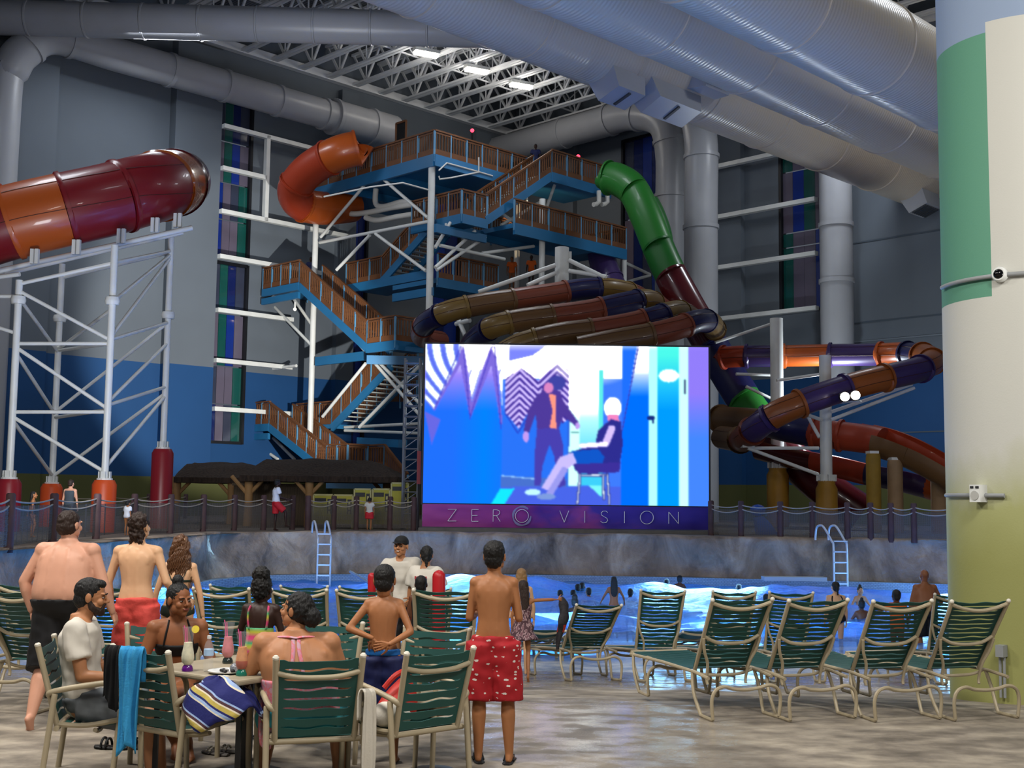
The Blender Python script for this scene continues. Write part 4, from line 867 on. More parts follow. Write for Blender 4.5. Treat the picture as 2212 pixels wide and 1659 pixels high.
mb = MB(); mb.box(P(1615, 962, 40.2), (.4, .4, .16)); mb.build('saddle', M_WHITE, t)
# orange flume running right on ochre posts
t = thing('open_flume', 'orange and brown open flume curving down behind the pillar', 'water slide', (P(1900, 1100, 41).x, 41, DZ))
ctrl = [P(1555, 905, 47), P(1640, 912, 44.5), P(1700, 925, 43), P(1755, 934, 42.4), P(1830, 943, 41.8), P(1905, 955, 41), P(1985, 985, 40), P(2075, 1035, 39)]
tube_slide(t, ctrl, .5, [(0, 1.2, 'br'), (1.2, 3, 'nv'), (3, 3.8, 'rd'), (3.8, 5, 'rd')], 8, 22, .08, False)
trough(t, ctrl, .56, [(4.9, 5.9, 'br'), (5.9, 7, 'br')], a0=.35)
trough(t, [q+Vector((.1, 1.0, .42)) for q in ctrl], .5, [(4.8, 7, 'rd')], a0=.4)
for x, yt, m, r in ((1886, 980, 'post_ochre', .24), (1933, 994, 'post_tan', .25), (2027, 1022, 'post_tan', .26)):
    q = P(x, yt, 40.2); mb = MB(); mb.lathe([(r*.9, 0), (r, -.15), (r, DZ-q.z)], q, 24); mb.build('support_post', mat(m, '9b7b2c' if m == 'post_ochre' else '9a7d5c', .7, var=.12), t, True)
    mb = MB(); mb.box(q+Vector((0, .1, .04)), (.3, .5, .1)); mb.build('saddle', M_WHITE, t)
t = thing('low_flume', 'lower flume in dark red and purple passing behind the ochre posts', 'water slide', (P(1850, 1100, 44).x, 44, DZ))
trough(t, [P(1640, 965, 47), P(1720, 985, 46), P(1800, 1000, 45), P(1875, 1018, 44.2), P(1940, 1030, 43.6), P(2010, 1048, 43), P(2080, 1072, 42)], .52, [(0, 1.5, 'dm'), (1.5, 3, 'rd'), (3, 4, 'nv'), (4, 5, 'pu'), (5, 6, 'or')], 8, .05, .5)
# twin flood lamps
FL0 = P(1836, 856, 38.4); t = thing('flood_lights', 'pair of glaring flood lamps on an arm of the right column', 'lamp', FL0)
M_FL = mat('flood_glass', 'ffffff', .3, emit='fff0da', estr=25)
for x, y in ((1825, 857), (1848, 854)):
    q = P(x, y, 38.1); mb = MB(); mb.lathe([(.14, 0), (.14, .06)], q+Vector((0, .02, 0)), 18, Matrix.Rotation(math.pi/2, 3, 'X')); mb.build('lens', M_FL, t, True)
    mb = MB(); mb.lathe([(.15, 0), (.17, .03), (.17, .12), (.08, .25)], q+Vector((0, .02, 0)), 18, Matrix.Rotation(-math.pi/2, 3, 'X')); mb.build('housing', M_BLACK, t, True)
strut(P(1790, 872, 39.6), P(1860, 866, 38.3), .035, t, name='arm')

# ================================================================ huts, signs, fence, ladders
def thatch_fn(t):
    nz = t.n('ShaderNodeTexNoise', i_Scale=14., i_Detail=5.); t.l(t.coord('Object', (1, 1, .25)), nz.inputs[0])
    t.l(t.ramp(nz.outputs[0], [(.3, lin('221a15')), (.7, lin('3f3128'))]), t.b.inputs['Base Color']); t.bump(nz.outputs[0], .9, .08)
M_THATCH = mat('dark_thatch', '3a2d24', .95, fn=thatch_fn); M_LOG = mat('peeled_log', 'a07b4f', .7, var=.2, vscale=2)
def hut(label, x0, x1, yr0, yr1, ye, ridge0, ridge1, d, posts):
    t = thing('thatched_hut', label, 'hut', (P((x0+x1)/2, 1100, d).x, d, DZ)); ez = P((x0+x1)/2, ye, d-1.6).z; rz = P((x0+x1)/2, yr0, d).z
    a = [Vector((P(x0, ye, d-1.6).x, d-1.6, ez)), Vector((P(x1, ye, d-1.6).x, d-1.6, ez)), Vector((P(x1, ye, d-1.6).x, d+2.2, ez)), Vector((P(x0, ye, d-1.6).x, d+2.2, ez))]
    r = [Vector((P(ridge0, 1000, d).x, d+.3, rz)), Vector((P(ridge1, 1000, d).x, d+.3, rz))]
    mb = MB()
    def patch(p, q, s, u, n=14, m=8):                     # shaggy roof slope
        mb.grid(lambda i, j: (lambda w: w+Vector((0, 0, .12*math.sin(math.pi*j)+.06*noise.noise((w.x*2, w.y*2, w.z*2)))))(p.lerp(q, i).lerp(s.lerp(u, i), j)), n, m)
    patch(a[0], a[1], r[0], r[1], 30); patch(a[2], a[3], r[1], r[0], 30); patch(a[3], a[0], r[0], r[0]); patch(a[1], a[2], r[1], r[1])
    mb.build('roof', M_THATCH, t, 'all'); mb = MB(); mb.prism([q-Vector((0, 0, .16)) for q in a], (0, 0, .18)); mb.build('eave', M_THATCH, t)
    for x, dy in posts:
        q = Vector((P(x, 1050, d-1.2+dy).x, d-1.2+dy, DZ)); top = setz(q, ez+.05); mb = MB(); mb.tube([q, q.lerp(top, .5)+Vector((.02, 0, 0)), top], [.15, .13, .14], 12); o = mb.build('log_post', M_LOG, t, True)
        for s in (-1, 1): mb = MB(); mb.tube([top-Vector((0, 0, .65)), top+Vector((s*.55, 0, -.05))], .065, 8); mb.build('knee_brace', M_LOG, o, True)
    return t, ez
hut('wide thatched hut roof behind the fence, under the left stairs', 517, 862, 991, 991, 1030, 590, 778, 39.5, ((668, 0), (537, .2), (835, 3), (560, 3)))
hut('smaller thatched hut beside the maroon pedestal', 375, 560, 999, 999, 1033, 415, 520, 42, ((500, 0), (382, 0), (530, 2)))
def straw_fn(t):
    wv = t.n('ShaderNodeTexWave', i_Scale=9., i_Distortion=2., bands_direction='X'); t.l(t.coord(), wv.inputs[0]); t.l(t.ramp(wv.outputs[0], [(.2, lin('3c332a')), (.8, lin('6b5b48'))]), t.b.inputs['Base Color'])
x0, x1 = P(505, 1080, 40).x, P(672, 1080, 40).x; mb = MB(); mb.box(((x0+x1)/2, 40, DZ+.65), (x1-x0, .12, 1.3)); mb.box(((x0+x1)/2, 40, DZ+1.33), (x1-x0+.1, .3, .08))
tag(mb.build('reed_counter', mat('reed_mat', '57493a', .9, fn=straw_fn)), 'long reed-fronted counter under the wide thatched hut', 'counter')
M_SIGN = mat('yellow_board', 'a8a22a', .55, var=.06); M_SFR = mat('board_frame', 'b4ad72', .5)
for x0, x1, yt, lb in ((676, 719, 1069, 'yellow board, first of five from the hut post'), (720, 762, 1070, 'yellow board, second of five from the hut post'), (764, 801, 1057, 'yellow board in the middle of the row of five'), (804, 842, 1057, 'yellow board, fourth of five from the hut post'), (844, 882, 1044, 'tallest yellow board, closest to the video screen')):
    d = 37.4; a = P(x0, 1136, d); b = P(x1, yt, d); a.z = max(a.z, DZ+.12); t = thing('sign_board', lb, 'sign', ((a.x+b.x)/2, d, DZ), group='yellow boards beside the hut'); w = b.x-a.x
    mb = MB(); mb.box(((a.x+b.x)/2, d, (a.z+b.z)/2), (w-.05, .04, b.z-a.z-.04)); mb.build('panel', M_SIGN, t)
    mb = MB(); [mb.box((x, d, (DZ+b.z)/2), (.045, .06, b.z-DZ)) for x in (a.x, b.x)]; mb.box(((a.x+b.x)/2, d, b.z), (w, .06, .05)); mb.build('frame', M_SFR, t)
    mb = MB(); mb.box((a.x+w*.36, d-.025, b.z-.17), (w*.6, .012, .13)); mb.build('heading', M_BLACK, t); hh = b.z-a.z
    mb = MB(); mb.box((a.x+w*.84, d-.025, b.z-.1-hh*.28), (w*.22, .012, hh*.5)); mb.build('side_strip', M_BLACK, t); mb = MB()
    for k in range(3): mb.box((a.x+w*.84, d-.034, b.z-.2-hh*(.06+.16*k)), (w*.11, .008, .1))
    for k in range(8): mb.box((a.x+w*(.1+.115*k), d-.028, a.z+.2), (w*.06, .008, .1))
    mb.build('print', M_SFR, t)['kind'] = 'stuff'
# fence: posts, sagging ropes, netting
def net_fn(t):
    ck = t.n('ShaderNodeTexBrick', i_Scale=11., i_Mortar_Size=.03); ck.offset = 0; t.l(t.coord('Object', (1, 1, 1), (math.pi/2, 0, 0)), ck.inputs[0])
    ck.inputs['Color1'].default_value = (.34,)*3+(1,); ck.inputs['Color2'].default_value = (.34,)*3+(1,); ck.inputs['Mortar'].default_value = (1, 1, 1, 1); t.l(ck.outputs[0], t.b.inputs['Alpha'])
M_NET = mat('fence_netting', '5d5752', .8, fn=net_fn); M_FPOST = mat('stained_post', '4a3436', .7, var=.2, vscale=4); M_ROPE = mat('old_rope', 'a2978a', .8)
def fence(label, base_px, hgt=.97, net=True):
    pts = [G(x, y, DZ) for x, y in base_px]; t = thing('rope_fence', label, 'fence', pts[0])
    for q in pts:
        mb = MB(); mb.lathe([(.085, -.06), (.085, hgt), (.06, hgt+.03)], q, 10); mb.build('fence_post', M_FPOST, t, True)
    for a, b in zip(pts, pts[1:]):
        for z, s in ((hgt-.09, .07), (hgt-.2, .1)):
            mb = MB(); mb.tube([a.lerp(b, i/8)+Vector((0, -.06, z-s*4*(i/8)*(1-i/8))) for i in range(9)], .017, 6); mb.build('rope', M_ROPE, t, True)
        if net: mb = MB(); mb.prism([a+Vector((0, -.03, .06)), b+Vector((0, -.03, .06)), b+Vector((0, -.03, hgt-.2)), a+Vector((0, -.03, hgt-.2))], (0, .004, 0)); mb.build('netting', M_NET, t)
    return t
fence('post and rope fence with netting along the left pool edge', [(-30, 1196), (18, 1187), (113, 1172), (207, 1164), (288, 1154), (367, 1152), (438, 1148), (505, 1146), (568, 1145), (631, 1144)])
fence('post and rope fence in front of the yellow boards', [(664, 1145), (720, 1144), (769, 1144), (842, 1145), (893, 1146)])
fence('post and rope fence on the right between screen and pillar', [(1536, 1158), (1601, 1160), (1686, 1162), (1755, 1163), (1831, 1165), (1881, 1166), (1925, 1167), (1975, 1168), (2062, 1170)])
fence('second rope fence behind, beside the maroon pedestal', [(130, 1132), (238, 1128), (320, 1124), (400, 1120)], .95, False)
# pool ladders
M_CHROME = mat('ladder_steel', 'c4cad2', .3, metal=.25)
def ladder(label, xb, ytop, d, w=.34):
    c = P(xb, 1200, d); c.z = DZ; t = thing('pool_ladder', label, 'ladder', c); zt = P(xb, ytop, d).z
    for s in (-1, 1):
        x = c.x+s*w/2; pts = [(x, d, -.75), (x, d, zt-.3), (x-.02, d+.08, zt-.12), (x-.14, d+.36, zt+.22), (x-.2, d+.5, zt+.28), (x-.26, d+.66, zt+.22), (x-.28, d+.72, zt), (x-.28, d+.72, DZ)]
        mb = MB(); mb.tube(catmull(pts, 4), .028, 10); mb.build('rail', M_CHROME, t, True)
    for k in range(6): mb = MB(); mb.box((c.x, d-.03, -.55+.27*k+.0), (w, .09, .035)); mb.build('rung', M_CHROME, t)
ladder('steel pool ladder on the rock wall left of the screen', 700, 1150, 32.0); ladder('steel pool ladder on the rock wall right of the screen', 1815, 1160, 31.2)
# lane marker rope and small ledges at the water line
mb = MB(); mb.tube(catmull([P(757, 1235, 30), P(790, 1255, 26), P(815, 1268, 22)], 8), .035, 8); tag(mb.build('lane_rope', mat('pale_float', '8fa5bf', .5), None, True), 'pale float rope hanging from the rock wall into the water', 'rope')
mb = MB(); mb.box(P(1715, 1250, 31.2), (1.6, .4, .1)); tag(mb.build('wave_ledge', mat('pale_ledge', 'a9b2b8', .6)), 'pale ledge at the water line right of the screen', 'ledge')
# blue seat and folded chairs behind the right fence
t = thing('blue_playseat', 'tall blue moulded seat behind the right fence', 'seat', P(1650, 1120, 36)); M_BSEAT = mat('blue_plastic', '1d4fb0', .4); q = P(1650, 1150, 36); q.z = DZ
mb = MB(); mb.prism([q+Vector((-.15, 0, 0)), q+Vector((.45, 0, 0)), q+Vector((.2, 0, .35)), q+Vector((0, 0, .55)), q+Vector((-.22, 0, .5))], (0, .5, 0)); mb.build('shell', M_BSEAT, t); mb = MB(); mb.ell(q+Vector((-.12, .25, .72)), (.24, .22, .18), None, 12, 8); mb.build('headrest', M_BSEAT, t, True)
# ================================================================ people: one continuous grown surface each
VOXQ = []
def vox(obj, groups):                                     # groups: (MB, voxel, smooth, displace) grown together into obj
    VOXQ.append((obj, groups))
def flush_vox():
    tmp = []
    for obj, groups in VOXQ:
        for mb, vx, sm, dp in groups:
            me = mb.mesh('grow'); o = bpy.data.objects.new('grow', me); COL.objects.link(o)
            bm = bmesh.new(); bm.from_mesh(me); bmesh.ops.recalc_face_normals(bm, faces=bm.faces); bm.to_mesh(me); bm.free()
            m = o.modifiers.new('r', 'REMESH'); m.mode = 'VOXEL'; m.voxel_size = vx
            if sm: m = o.modifiers.new('s', 'SMOOTH'); m.iterations = sm; m.factor = .5
            tmp.append((obj, o, dp))
    dg = bpy.context.evaluated_depsgraph_get(); acc = {}
    for obj, o, dp in tmp:
        me = bpy.data.meshes.new_from_object(o.evaluated_get(dg)); n = len(me.vertices)
        co = np.empty(n*3, np.float32); me.vertices.foreach_get('co', co); co = co.reshape(-1, 3)
        if dp:
            amp, fr = dp; no = np.empty(n*3, np.float32); me.vertices.foreach_get('normal', no); no = no.reshape(-1, 3)
            d = np.array([noise.noise(Vector(map(float, c*fr))) for c in co], np.float32); co = co+no*(d*amp)[:, None]
        fs = [tuple(p.vertices) for p in me.polygons]; acc.setdefault(obj.name, []).append((co, fs)); bpy.data.meshes.remove(me)
        old = o.data; bpy.data.objects.remove(o); bpy.data.meshes.remove(old)
    for obj, groups in VOXQ:
        vs = []; fs = []
        for co, f in acc[obj.name]: b = len(vs); vs += co.tolist(); fs += [tuple(i+b for i in q) for q in f]
        me = obj.data; me.clear_geometry(); me.from_pydata(vs, [], fs); me.polygons.foreach_set('use_smooth', [True]*len(me.polygons))
    VOXQ.clear()
PROF = {
 'slim': [(-.15, .08, .075), (-.05, .148, .105), (.08, .156, .112), (.22, .142, .102), (.36, .128, .092), (.55, .140, .100), (.72, .158, .110), (.86, .166, .104), (.95, .125, .082), (1.02, .075, .062), (1.1, .052, .054)],
 'fat': [(-.15, .13, .12), (-.05, .215, .165), (.08, .245, .185), (.22, .262, .205), (.36, .258, .20), (.55, .242, .178), (.72, .235, .158), (.86, .215, .13), (.95, .165, .10), (1.02, .10, .078), (1.1, .07, .068)],
 'woman': [(-.15, .09, .09), (-.05, .172, .125), (.08, .172, .122), (.22, .145, .102), (.36, .122, .09), (.55, .132, .102), (.68, .145, .118), (.86, .150, .095), (.95, .112, .075), (1.02, .066, .055), (1.1, .047, .049)],
 'bigwoman': [(-.15, .14, .13), (-.05, .235, .18), (.08, .24, .185), (.22, .235, .18), (.36, .232, .175), (.55, .24, .172), (.70, .25, .165), (.86, .235, .13), (.95, .175, .10), (1.02, .10, .075), (1.1, .062, .062)],
 'kid': [(-.15, .075, .075), (-.05, .132, .098), (.08, .138, .10), (.22, .128, .094), (.36, .120, .086), (.55, .130, .090), (.72, .146, .096), (.86, .150, .090), (.95, .112, .072), (1.02, .066, .056), (1.1, .046, .048)]}
def skin_mat(c, name): return mat(name, c, .48, spec=.35, var=.05, vscale=9., bump=.06, bscale=180., bdist=.002)
SKIN = {'pale': skin_mat('d09a80', 'skin_pale'), 'fair': skin_mat('d6a983', 'skin_fair'), 'tan': skin_mat('a06a44', 'skin_tan'), 'brown': skin_mat('8a5738', 'skin_brown'), 'olive': skin_mat('b07a55', 'skin_olive'), 'dark': skin_mat('5c3724', 'skin_dark'), 'deep': skin_mat('33201a', 'skin_deep')}
def hair_fn(t):
    nz = t.n('ShaderNodeTexNoise', i_Scale=120., i_Detail=2.); t.l(t.coord('Object', (1, 1, .25)), nz.inputs[0]); t.bump(nz.outputs[0], 1., .008)
HAIR = {'black': mat('hair_black', '0b0908', .62, fn=hair_fn), 'dkbrown': mat('hair_dark_brown', '2a1a12', .6, fn=hair_fn), 'brown': mat('hair_brown', '5a3a22', .45, fn=hair_fn), 'blonde': mat('hair_blonde', '8c6a42', .45, fn=hair_fn)}
M_EYE = mat('eye_white', '9c958c', .4); M_IRIS = mat('eye_dark', '120c0a', .2); M_LIP = mat('lip', '7a3d36', .45)
def rot(yaw=0, pitch=0, roll=0): return (Matrix.Rotation(math.radians(yaw), 3, 'Z') @ Matrix.Rotation(math.radians(pitch), 3, 'X') @ Matrix.Rotation(math.radians(roll), 3, 'Y'))
def hand(mb, w, d, nrm, k, side, curl=25., spread=1.):     # wrist, finger direction, back-of-hand normal
    d = d.normalized(); x = d.cross(nrm).normalized()*side; n = x.cross(d).normalized()*side
    if n.dot(nrm) < 0: n = -n
    for s in (-1, -.33, .33, 1): mb.cone(w+d*.008*k, w+d*(.082 if abs(s) < 1 else .074)*k+x*.030*s*k, .017*k, .0125*k, 8)
    for s, L in ((1.05, .068), (.36, .078), (-.34, .072), (-1.02, .056)):     # index .. little
        p = w+d*.080*k+x*.030*s*k; a = math.radians(curl)*.6; v = (d+x*.10*s*spread).normalized()
        for j, f in enumerate((.45, .32, .26)):
            q = p+(v*math.cos(a)-n*math.sin(a))*L*f*k; mb.cone(p, q, (.0098-.0012*j)*k, (.009-.0012*j)*k, 7); p = q; a += math.radians(curl)
    p = w+d*.022*k+x*.026*k; v = (d*.62+x*.75-n*.22).normalized()
    for j, f in enumerate((.042, .032, .026)):
        q = p+v*f*k; mb.cone(p, q, (.0135-.002*j)*k, (.0115-.002*j)*k, 7); p = q; v = (v*.85+d*.45-n*.12).normalized()
class Fig:
    def __init__(s, label, loc, yaw, h, skin, body='slim', pose=None, fw=1., am=1., lm=1., voxel=.009, detail=2, face=False, group=None, seat=None, hs=1., beard=None):
        s.k = k = h/1.75; s.body = body; s.skin = SKIN[skin]; s.fw = fw; s.voxel = voxel; s.detail = detail; s.am = am; s.lm = lm
        po = dict(torso=(0, .03, 1), twist=0, hip=0, la=((-.22, -.02, -1), (-.05, .15, -1)), ra=((.22, -.02, -1), (.05, .15, -1)), ll=((-.03, .05, -1), (0, -.06, -1)), rl=((.03, .05, -1), (0, -.06, -1)), head=(0, 0, 0), neck=(0, .10, 1), toes=(0, 0), lh=None, rh=None, curl=25)
        if pose: po.update(pose)
        s.po = po; V = Vector; t = V(po['torso']).normalized(); s.P = V((0, 0, 0)); s.SP = .52*k; s.N = s.P+t*s.SP; s.t = t
        s.hx = rot(po['hip']) @ V((1, 0, 0)); s.sx = rot(po['twist']) @ V((1, 0, 0))
        sw = {'slim': .172, 'fat': .205, 'woman': .150, 'bigwoman': .205, 'kid': .145}[body]
        s.S = [s.N-t*.05*k+s.sx*i*sw*k*fw for i in (-1, 1)]
        s.E = []; s.Wr = []; s.HD = []
        for i, key in enumerate(('la', 'ra')):
            a, b = (V(q).normalized() for q in po[key][:2]); e = s.S[i]+a*.285*k; w = e+b*.245*k; s.E.append(e); s.Wr.append(w)
            s.HD.append(V(po[key][2]).normalized() if len(po[key]) > 2 else (b*.92+V((0, .2, 0))).normalized())
        s.H = [s.P+s.hx*i*(.088 if 'w' in body else .082)*k*(1.2 if body in ('fat', 'bigwoman') else 1)+V((0, 0, -.03*k)) for i in (-1, 1)]
        s.K = []; s.A = []
        for i, key in enumerate(('ll', 'rl')):
            a, b = (V(q).normalized() for q in po[key][:2]); kn = s.H[i]+a*.43*k; an = kn+b*.42*k; s.K.append(kn); s.A.append(an)
        nk = V(po['neck']).normalized(); s.HC = s.N+nk*.165*k; s.HM = rot(*po['head']); s.hk = hs*(.5+.5*k) if body == 'kid' else hs*(.25+.75*k)
        low = min(a.z for a in s.A)-.075*k; z0 = -low if seat is None else seat+.10*k
        s.o = thing('person', label, 'person', loc, math.radians(yaw) or 1e-6, group); s.off = V((0, 0, z0))
        for nm in ('P', 'N', 'HC'): setattr(s, nm, getattr(s, nm)+s.off)
        for nm in ('S', 'E', 'Wr', 'H', 'K', 'A'): setattr(s, nm, [q+s.off for q in getattr(s, nm)])
        s.grow(); 
        if face: s.face(beard)
    def child(s, name, m, groups):
        o = bpy.data.objects.new(name, bpy.data.meshes.new(name)); COL.objects.link(o); o.parent = s.o; o.data.materials.append(m); vox(o, groups); return o
    def ring(s, t, out=0., prof=None):
        pr = PROF[s.body]; k = s.k
        for (t0, w0, d0), (t1, w1, d1) in zip(pr, pr[1:]):
            if t0 <= t <= t1:
                i = [q[0] for q in pr].index(t0); f = (t-t0)/(t1-t0); a_, b_ = pr[max(i-1, 0)], pr[min(i+2, len(pr)-1)]; o_ = []
                for c in (1, 2):
                    m0 = (pr[i+1][c]-a_[c])/max(1e-6, pr[i+1][0]-a_[0])*(t1-t0); m1 = (b_[c]-pr[i][c])/max(1e-6, b_[0]-pr[i][0])*(t1-t0)
                    o_.append((2*f**3-3*f*f+1)*pr[i][c]+(f**3-2*f*f+f)*m0+(3*f*f-2*f**3)*pr[i+1][c]+(f**3-f*f)*m1)
                w, d = o_; break
        else: w, d = (pr[0][1:] if t < pr[0][0] else pr[-1][1:])
        f = min(1, max(0, t)); x = s.hx.lerp(s.sx, f).normalized(); y = s.t.cross(x).normalized()
        c = s.P+s.t*(t*s.SP)+y*(-.012*k*math.sin(f*math.pi)*1.2); return c, x, y, w*k*s.fw+out, d*k*s.fw**.6+out
    def tp(s, t, ang, out=.004):                            # a point on the trunk: ang 0 = right, 90 = front, 270 = back
        c, x, y, w, d = s.ring(t, out); a = math.radians(ang); ca, sa = math.cos(a), math.sin(a); p = 2/2.3
        return c+x*w*math.copysign(abs(ca)**p, ca)+y*d*math.copysign(abs(sa)**p, sa)
    def grow(s):
        mb = MB(); k = s.k; am, lm = s.am*k, s.lm*k; pr = PROF[s.body]
        mb.loft([s.ring(-.15+1.25*i/34) for i in range(35)], 28)
        for sd in (-1, 1):                                # shoulder blades and the two long back muscles beside the spine
            bl = s.tp(.74, 270+sd*42, -(.034 if s.body in ('fat', 'bigwoman') else .024)*k); mb.ell(bl, (.044*k, .026*k, .066*k), rot(0, 0, sd*14), 14, 9)
            for t_ in range(6): mb.cone(s.tp(.02+.15*t_, 270+sd*15, -.024*k), s.tp(.17+.15*t_, 270+sd*15, -.024*k), .029*k, .029*k, 10)
        mb.cone(s.N-s.t*.02*k, s.HC+Vector((0, 0, -.03*k)), .056*k*(1.2 if s.body == 'fat' else 1), .054*s.hk, 12)
        for i in (0, 1):
            S_, E_, W_ = s.S[i], s.E[i], s.Wr[i]
            mb.cone(s.N-s.t*.015*k, S_+Vector((0, 0, .012*k)), .048*k, .046*am, 12); mb.ell(S_, .057*am)
            mb.cone(S_, E_, .050*am, .038*am, 12); mid = E_.lerp(W_, .3); mb.cone(E_, mid, .038*am, .039*am, 12); mb.cone(mid, W_, .039*am, .025*k*(.6+.4*s.am), 12)
            h_, k_, a_ = s.H[i], s.K[i], s.A[i]
            mb.cone(h_+Vector((0, -.01, .02*k)), h_.lerp(k_, .45), .086*lm, .072*lm, 14); mb.cone(h_.lerp(k_, .45), k_, .072*lm, .052*lm, 14); c1 = k_.lerp(a_, .28)
            bk = (k_-h_).normalized(); ax = (a_-k_).normalized(); sh = -(bk-ax*bk.dot(ax)); back = Vector((0, -.012*k, 0))
            mb.cone(k_, c1+back, .051*lm, .055*lm, 12); mb.cone(c1+back, a_, .055*lm, .034*k*(.6+.4*s.lm), 12)
            tp = s.po['toes'][i] if isinstance(s.po['toes'], (tuple, list)) else s.po['toes']
            f = rot((5 if i == 0 else -5)) @ Vector((0, math.cos(math.radians(tp)), -math.sin(math.radians(tp)))); up = Vector((0, math.sin(math.radians(tp)), math.cos(math.radians(tp)))); rx = f.cross(up)
            mb.cone(a_, a_-f*.022*k-up*.048*k, .034*k, .028*k, 10); mb.cone(a_+f*.01*k-up*.02*k, a_+f*.115*k-up*.05*k, .034*k, .026*k, 10); mb.cone(a_-f*.02*k-up*.05*k, a_+f*.10*k-up*.055*k, .026*k, .024*k, 10)
            for j in range(5): q = a_+f*(.115-.006*j)*k-up*.058*k+rx*(.026-.013*j)*(1 if i == 0 else -1)*k; mb.cone(q, q+f*(.045-.004*j)*k, .0125*k, .0105*k if j else .013*k, 6)
        g = [(mb, s.voxel, 3, None)]; hm = MB()
        def hp(x, y, z): return s.HC+s.HM @ (Vector((x, y, z))*s.hk)
        s.hp = hp; hk = s.hk; M = s.HM
        hm.ell(hp(0, -.012, .03), (.075*hk, .094*hk, .085*hk), M, 20, 14); hm.cone(hp(0, .022, .0), hp(0, .042, -.055), .066*hk, .050*hk, 14); hm.cone(hp(0, .03, -.06), hp(0, .064, -.086), .045*hk, .026*hk, 12)
        hm.cone(hp(0, -.03, -.02), hp(0, -.02, -.085), .056*hk, .052*hk, 12)
        for i in (-1, 1):
            hm.ell(hp(.042*i, .018, -.055), (.026*hk, .045*hk, .036*hk), M); hm.ell(hp(.036*i, .062, -.026), .026*hk); hm.ell(hp(.077*i, -.006, -.004), (.010*hk, .021*hk, .032*hk), M); hm.ell(hp(.030*i, .077, .026), (.024*hk, .014*hk, .008*hk), M); hm.ell(hp(.011*i, .098, -.026), .0095*hk)
        hm.cone(hp(0, .086, .016), hp(0, .109, -.020), .008*hk, .0125*hk, 8); hm.ell(hp(0, .088, -.050), (.024*hk, .011*hk, .0065*hk), M); hm.ell(hp(0, .087, -.061), (.020*hk, .011*hk, .007*hk), M)
        g.append((hm, .0045*hk if s.detail > 1 else .009*hk, 2, None))
        hd = MB()
        for i in (0, 1):
            d = s.HD[i]; key = 'lh' if i == 0 else 'rh'; n = Vector(s.po[key]) if s.po[key] else Vector((-1 if i == 0 else 1, 0, .1))
            hand(hd, s.Wr[i], d, n, k*1.0, 1 if i == 0 else -1, s.po['curl'])
        g.append((hd, (.0036 if s.detail > 1 else .0055)*k/.9, 1, None))
        s.child('body', s.skin, g)
    def face(s, beard=None):
        hp, hk, M = s.hp, s.hk, s.HM
        for i in (-1, 1):
            mb = MB(); mb.ell(hp(.031*i, .0785, .003), (.0125*hk, .0095*hk, .0052*hk), M, 12, 8); mb.cur = 1; mb.ell(hp(.031*i, .0868, .003), (.0062*hk, .0030*hk, .0055*hk), M, 10, 6); mb.build('eye', [M_EYE, M_IRIS], s.o, True)
            mb = MB(); mb.tube([hp(.014*i, .0925, .021), hp(.030*i, .093, .027), hp(.047*i, .080, .021)], [.0028*hk, .004*hk, .002*hk], 6); mb.build('eyebrow', HAIR['black'], s.o, True)
        mb = MB(); mb.ell(hp(0, .0955, -.0545), (.021*hk, .0065*hk, .0075*hk), M, 14, 8); mb.build('lips', M_LIP, s.o, True)
        if beard:
            b = MB(); b.cone(hp(0, .040, -.070), hp(0, .070, -.092), .044*hk, .030*hk, 12); [(b.cone(hp(.066*i, .0, -.025), hp(.058*i, .022, -.062), .014*hk, .024*hk, 8), b.cone(hp(.058*i, .022, -.062), hp(.030*i, .062, -.086), .024*hk, .026*hk, 8), b.cone(hp(.028*i, .088, -.046), hp(.030*i, .080, -.074), .008*hk, .012*hk, 8)) for i in (-1, 1)]; b.cone(hp(-.024, .092, -.0415), hp(.024, .092, -.0415), .0075*hk, .0075*hk, 8)
            s.child('beard', HAIR[beard], [(b, .005, 2, (.002, 120))])
    # clothing follows the body
    def shorts(s, name, m, top=.2, leg=.6, loose=.018, flare=.02, disp=None):
        mb = MB(); k = s.k; lm = s.lm*k; mb.loft([s.ring(t, loose*.7) for t in (-.13, -.05, .05, max(.1, top-.06), top)], 24)
        for i in (0, 1):
            h_, k_, a_ = s.H[i], s.K[i], s.A[i]; pts = [h_+Vector((0, -.01, .03*k)), h_.lerp(k_, min(1, leg)*.5), h_.lerp(k_, min(1, leg))]; r = [.095*lm+loose, .082*lm+loose+flare*.4, .07*lm+loose+flare]
            if leg > 1: pts.append(k_.lerp(a_, leg-1)); r[-1] = .06*lm+loose+flare; r.append(.06*lm+loose+flare)
            mb.tube(pts, r, 16)
        return s.child(name, m, [(mb, .012 if s.detail > 1 else .02, 3, disp or (.010, 14))])
    def shirt(s, name, m, bottom=-.1, sleeve=.55, loose=.016, top=.97, disp=None):
        mb = MB(); k = s.k; am = s.am*k; ts = [bottom, bottom+.1]+[t for t in (.15, .3, .45, .6, .75, .86) if t > bottom+.12]+[top]
        mb.loft([s.ring(t, loose) for t in ts], 24)
        for i in (0, 1):
            mb.cone(s.N-s.t*.03*k, s.S[i]+Vector((0, 0, .012*k)), .050*k+loose*.4, .048*am+loose*.7, 12); mb.ell(s.S[i], .058*am+loose*.8)
            if sleeve: mb.tube([s.S[i], s.S[i].lerp(s.E[i], sleeve)], [.055*am+loose, .046*am+loose*1.5], 14)
        return s.child(name, m, [(mb, .011 if s.detail > 1 else .018, 3, disp or (.010, 13))])
    def suit(s, name, m, t0=-.14, t1=.6, out=.006):         # close-fitting band of the trunk
        mb = MB(); n = 7; mb.loft([s.ring(t0+(t1-t0)*i/n, out) for i in range(n+1)], 24); return s.child(name, m, [(mb, .010 if s.detail > 1 else .016, 2, None)])
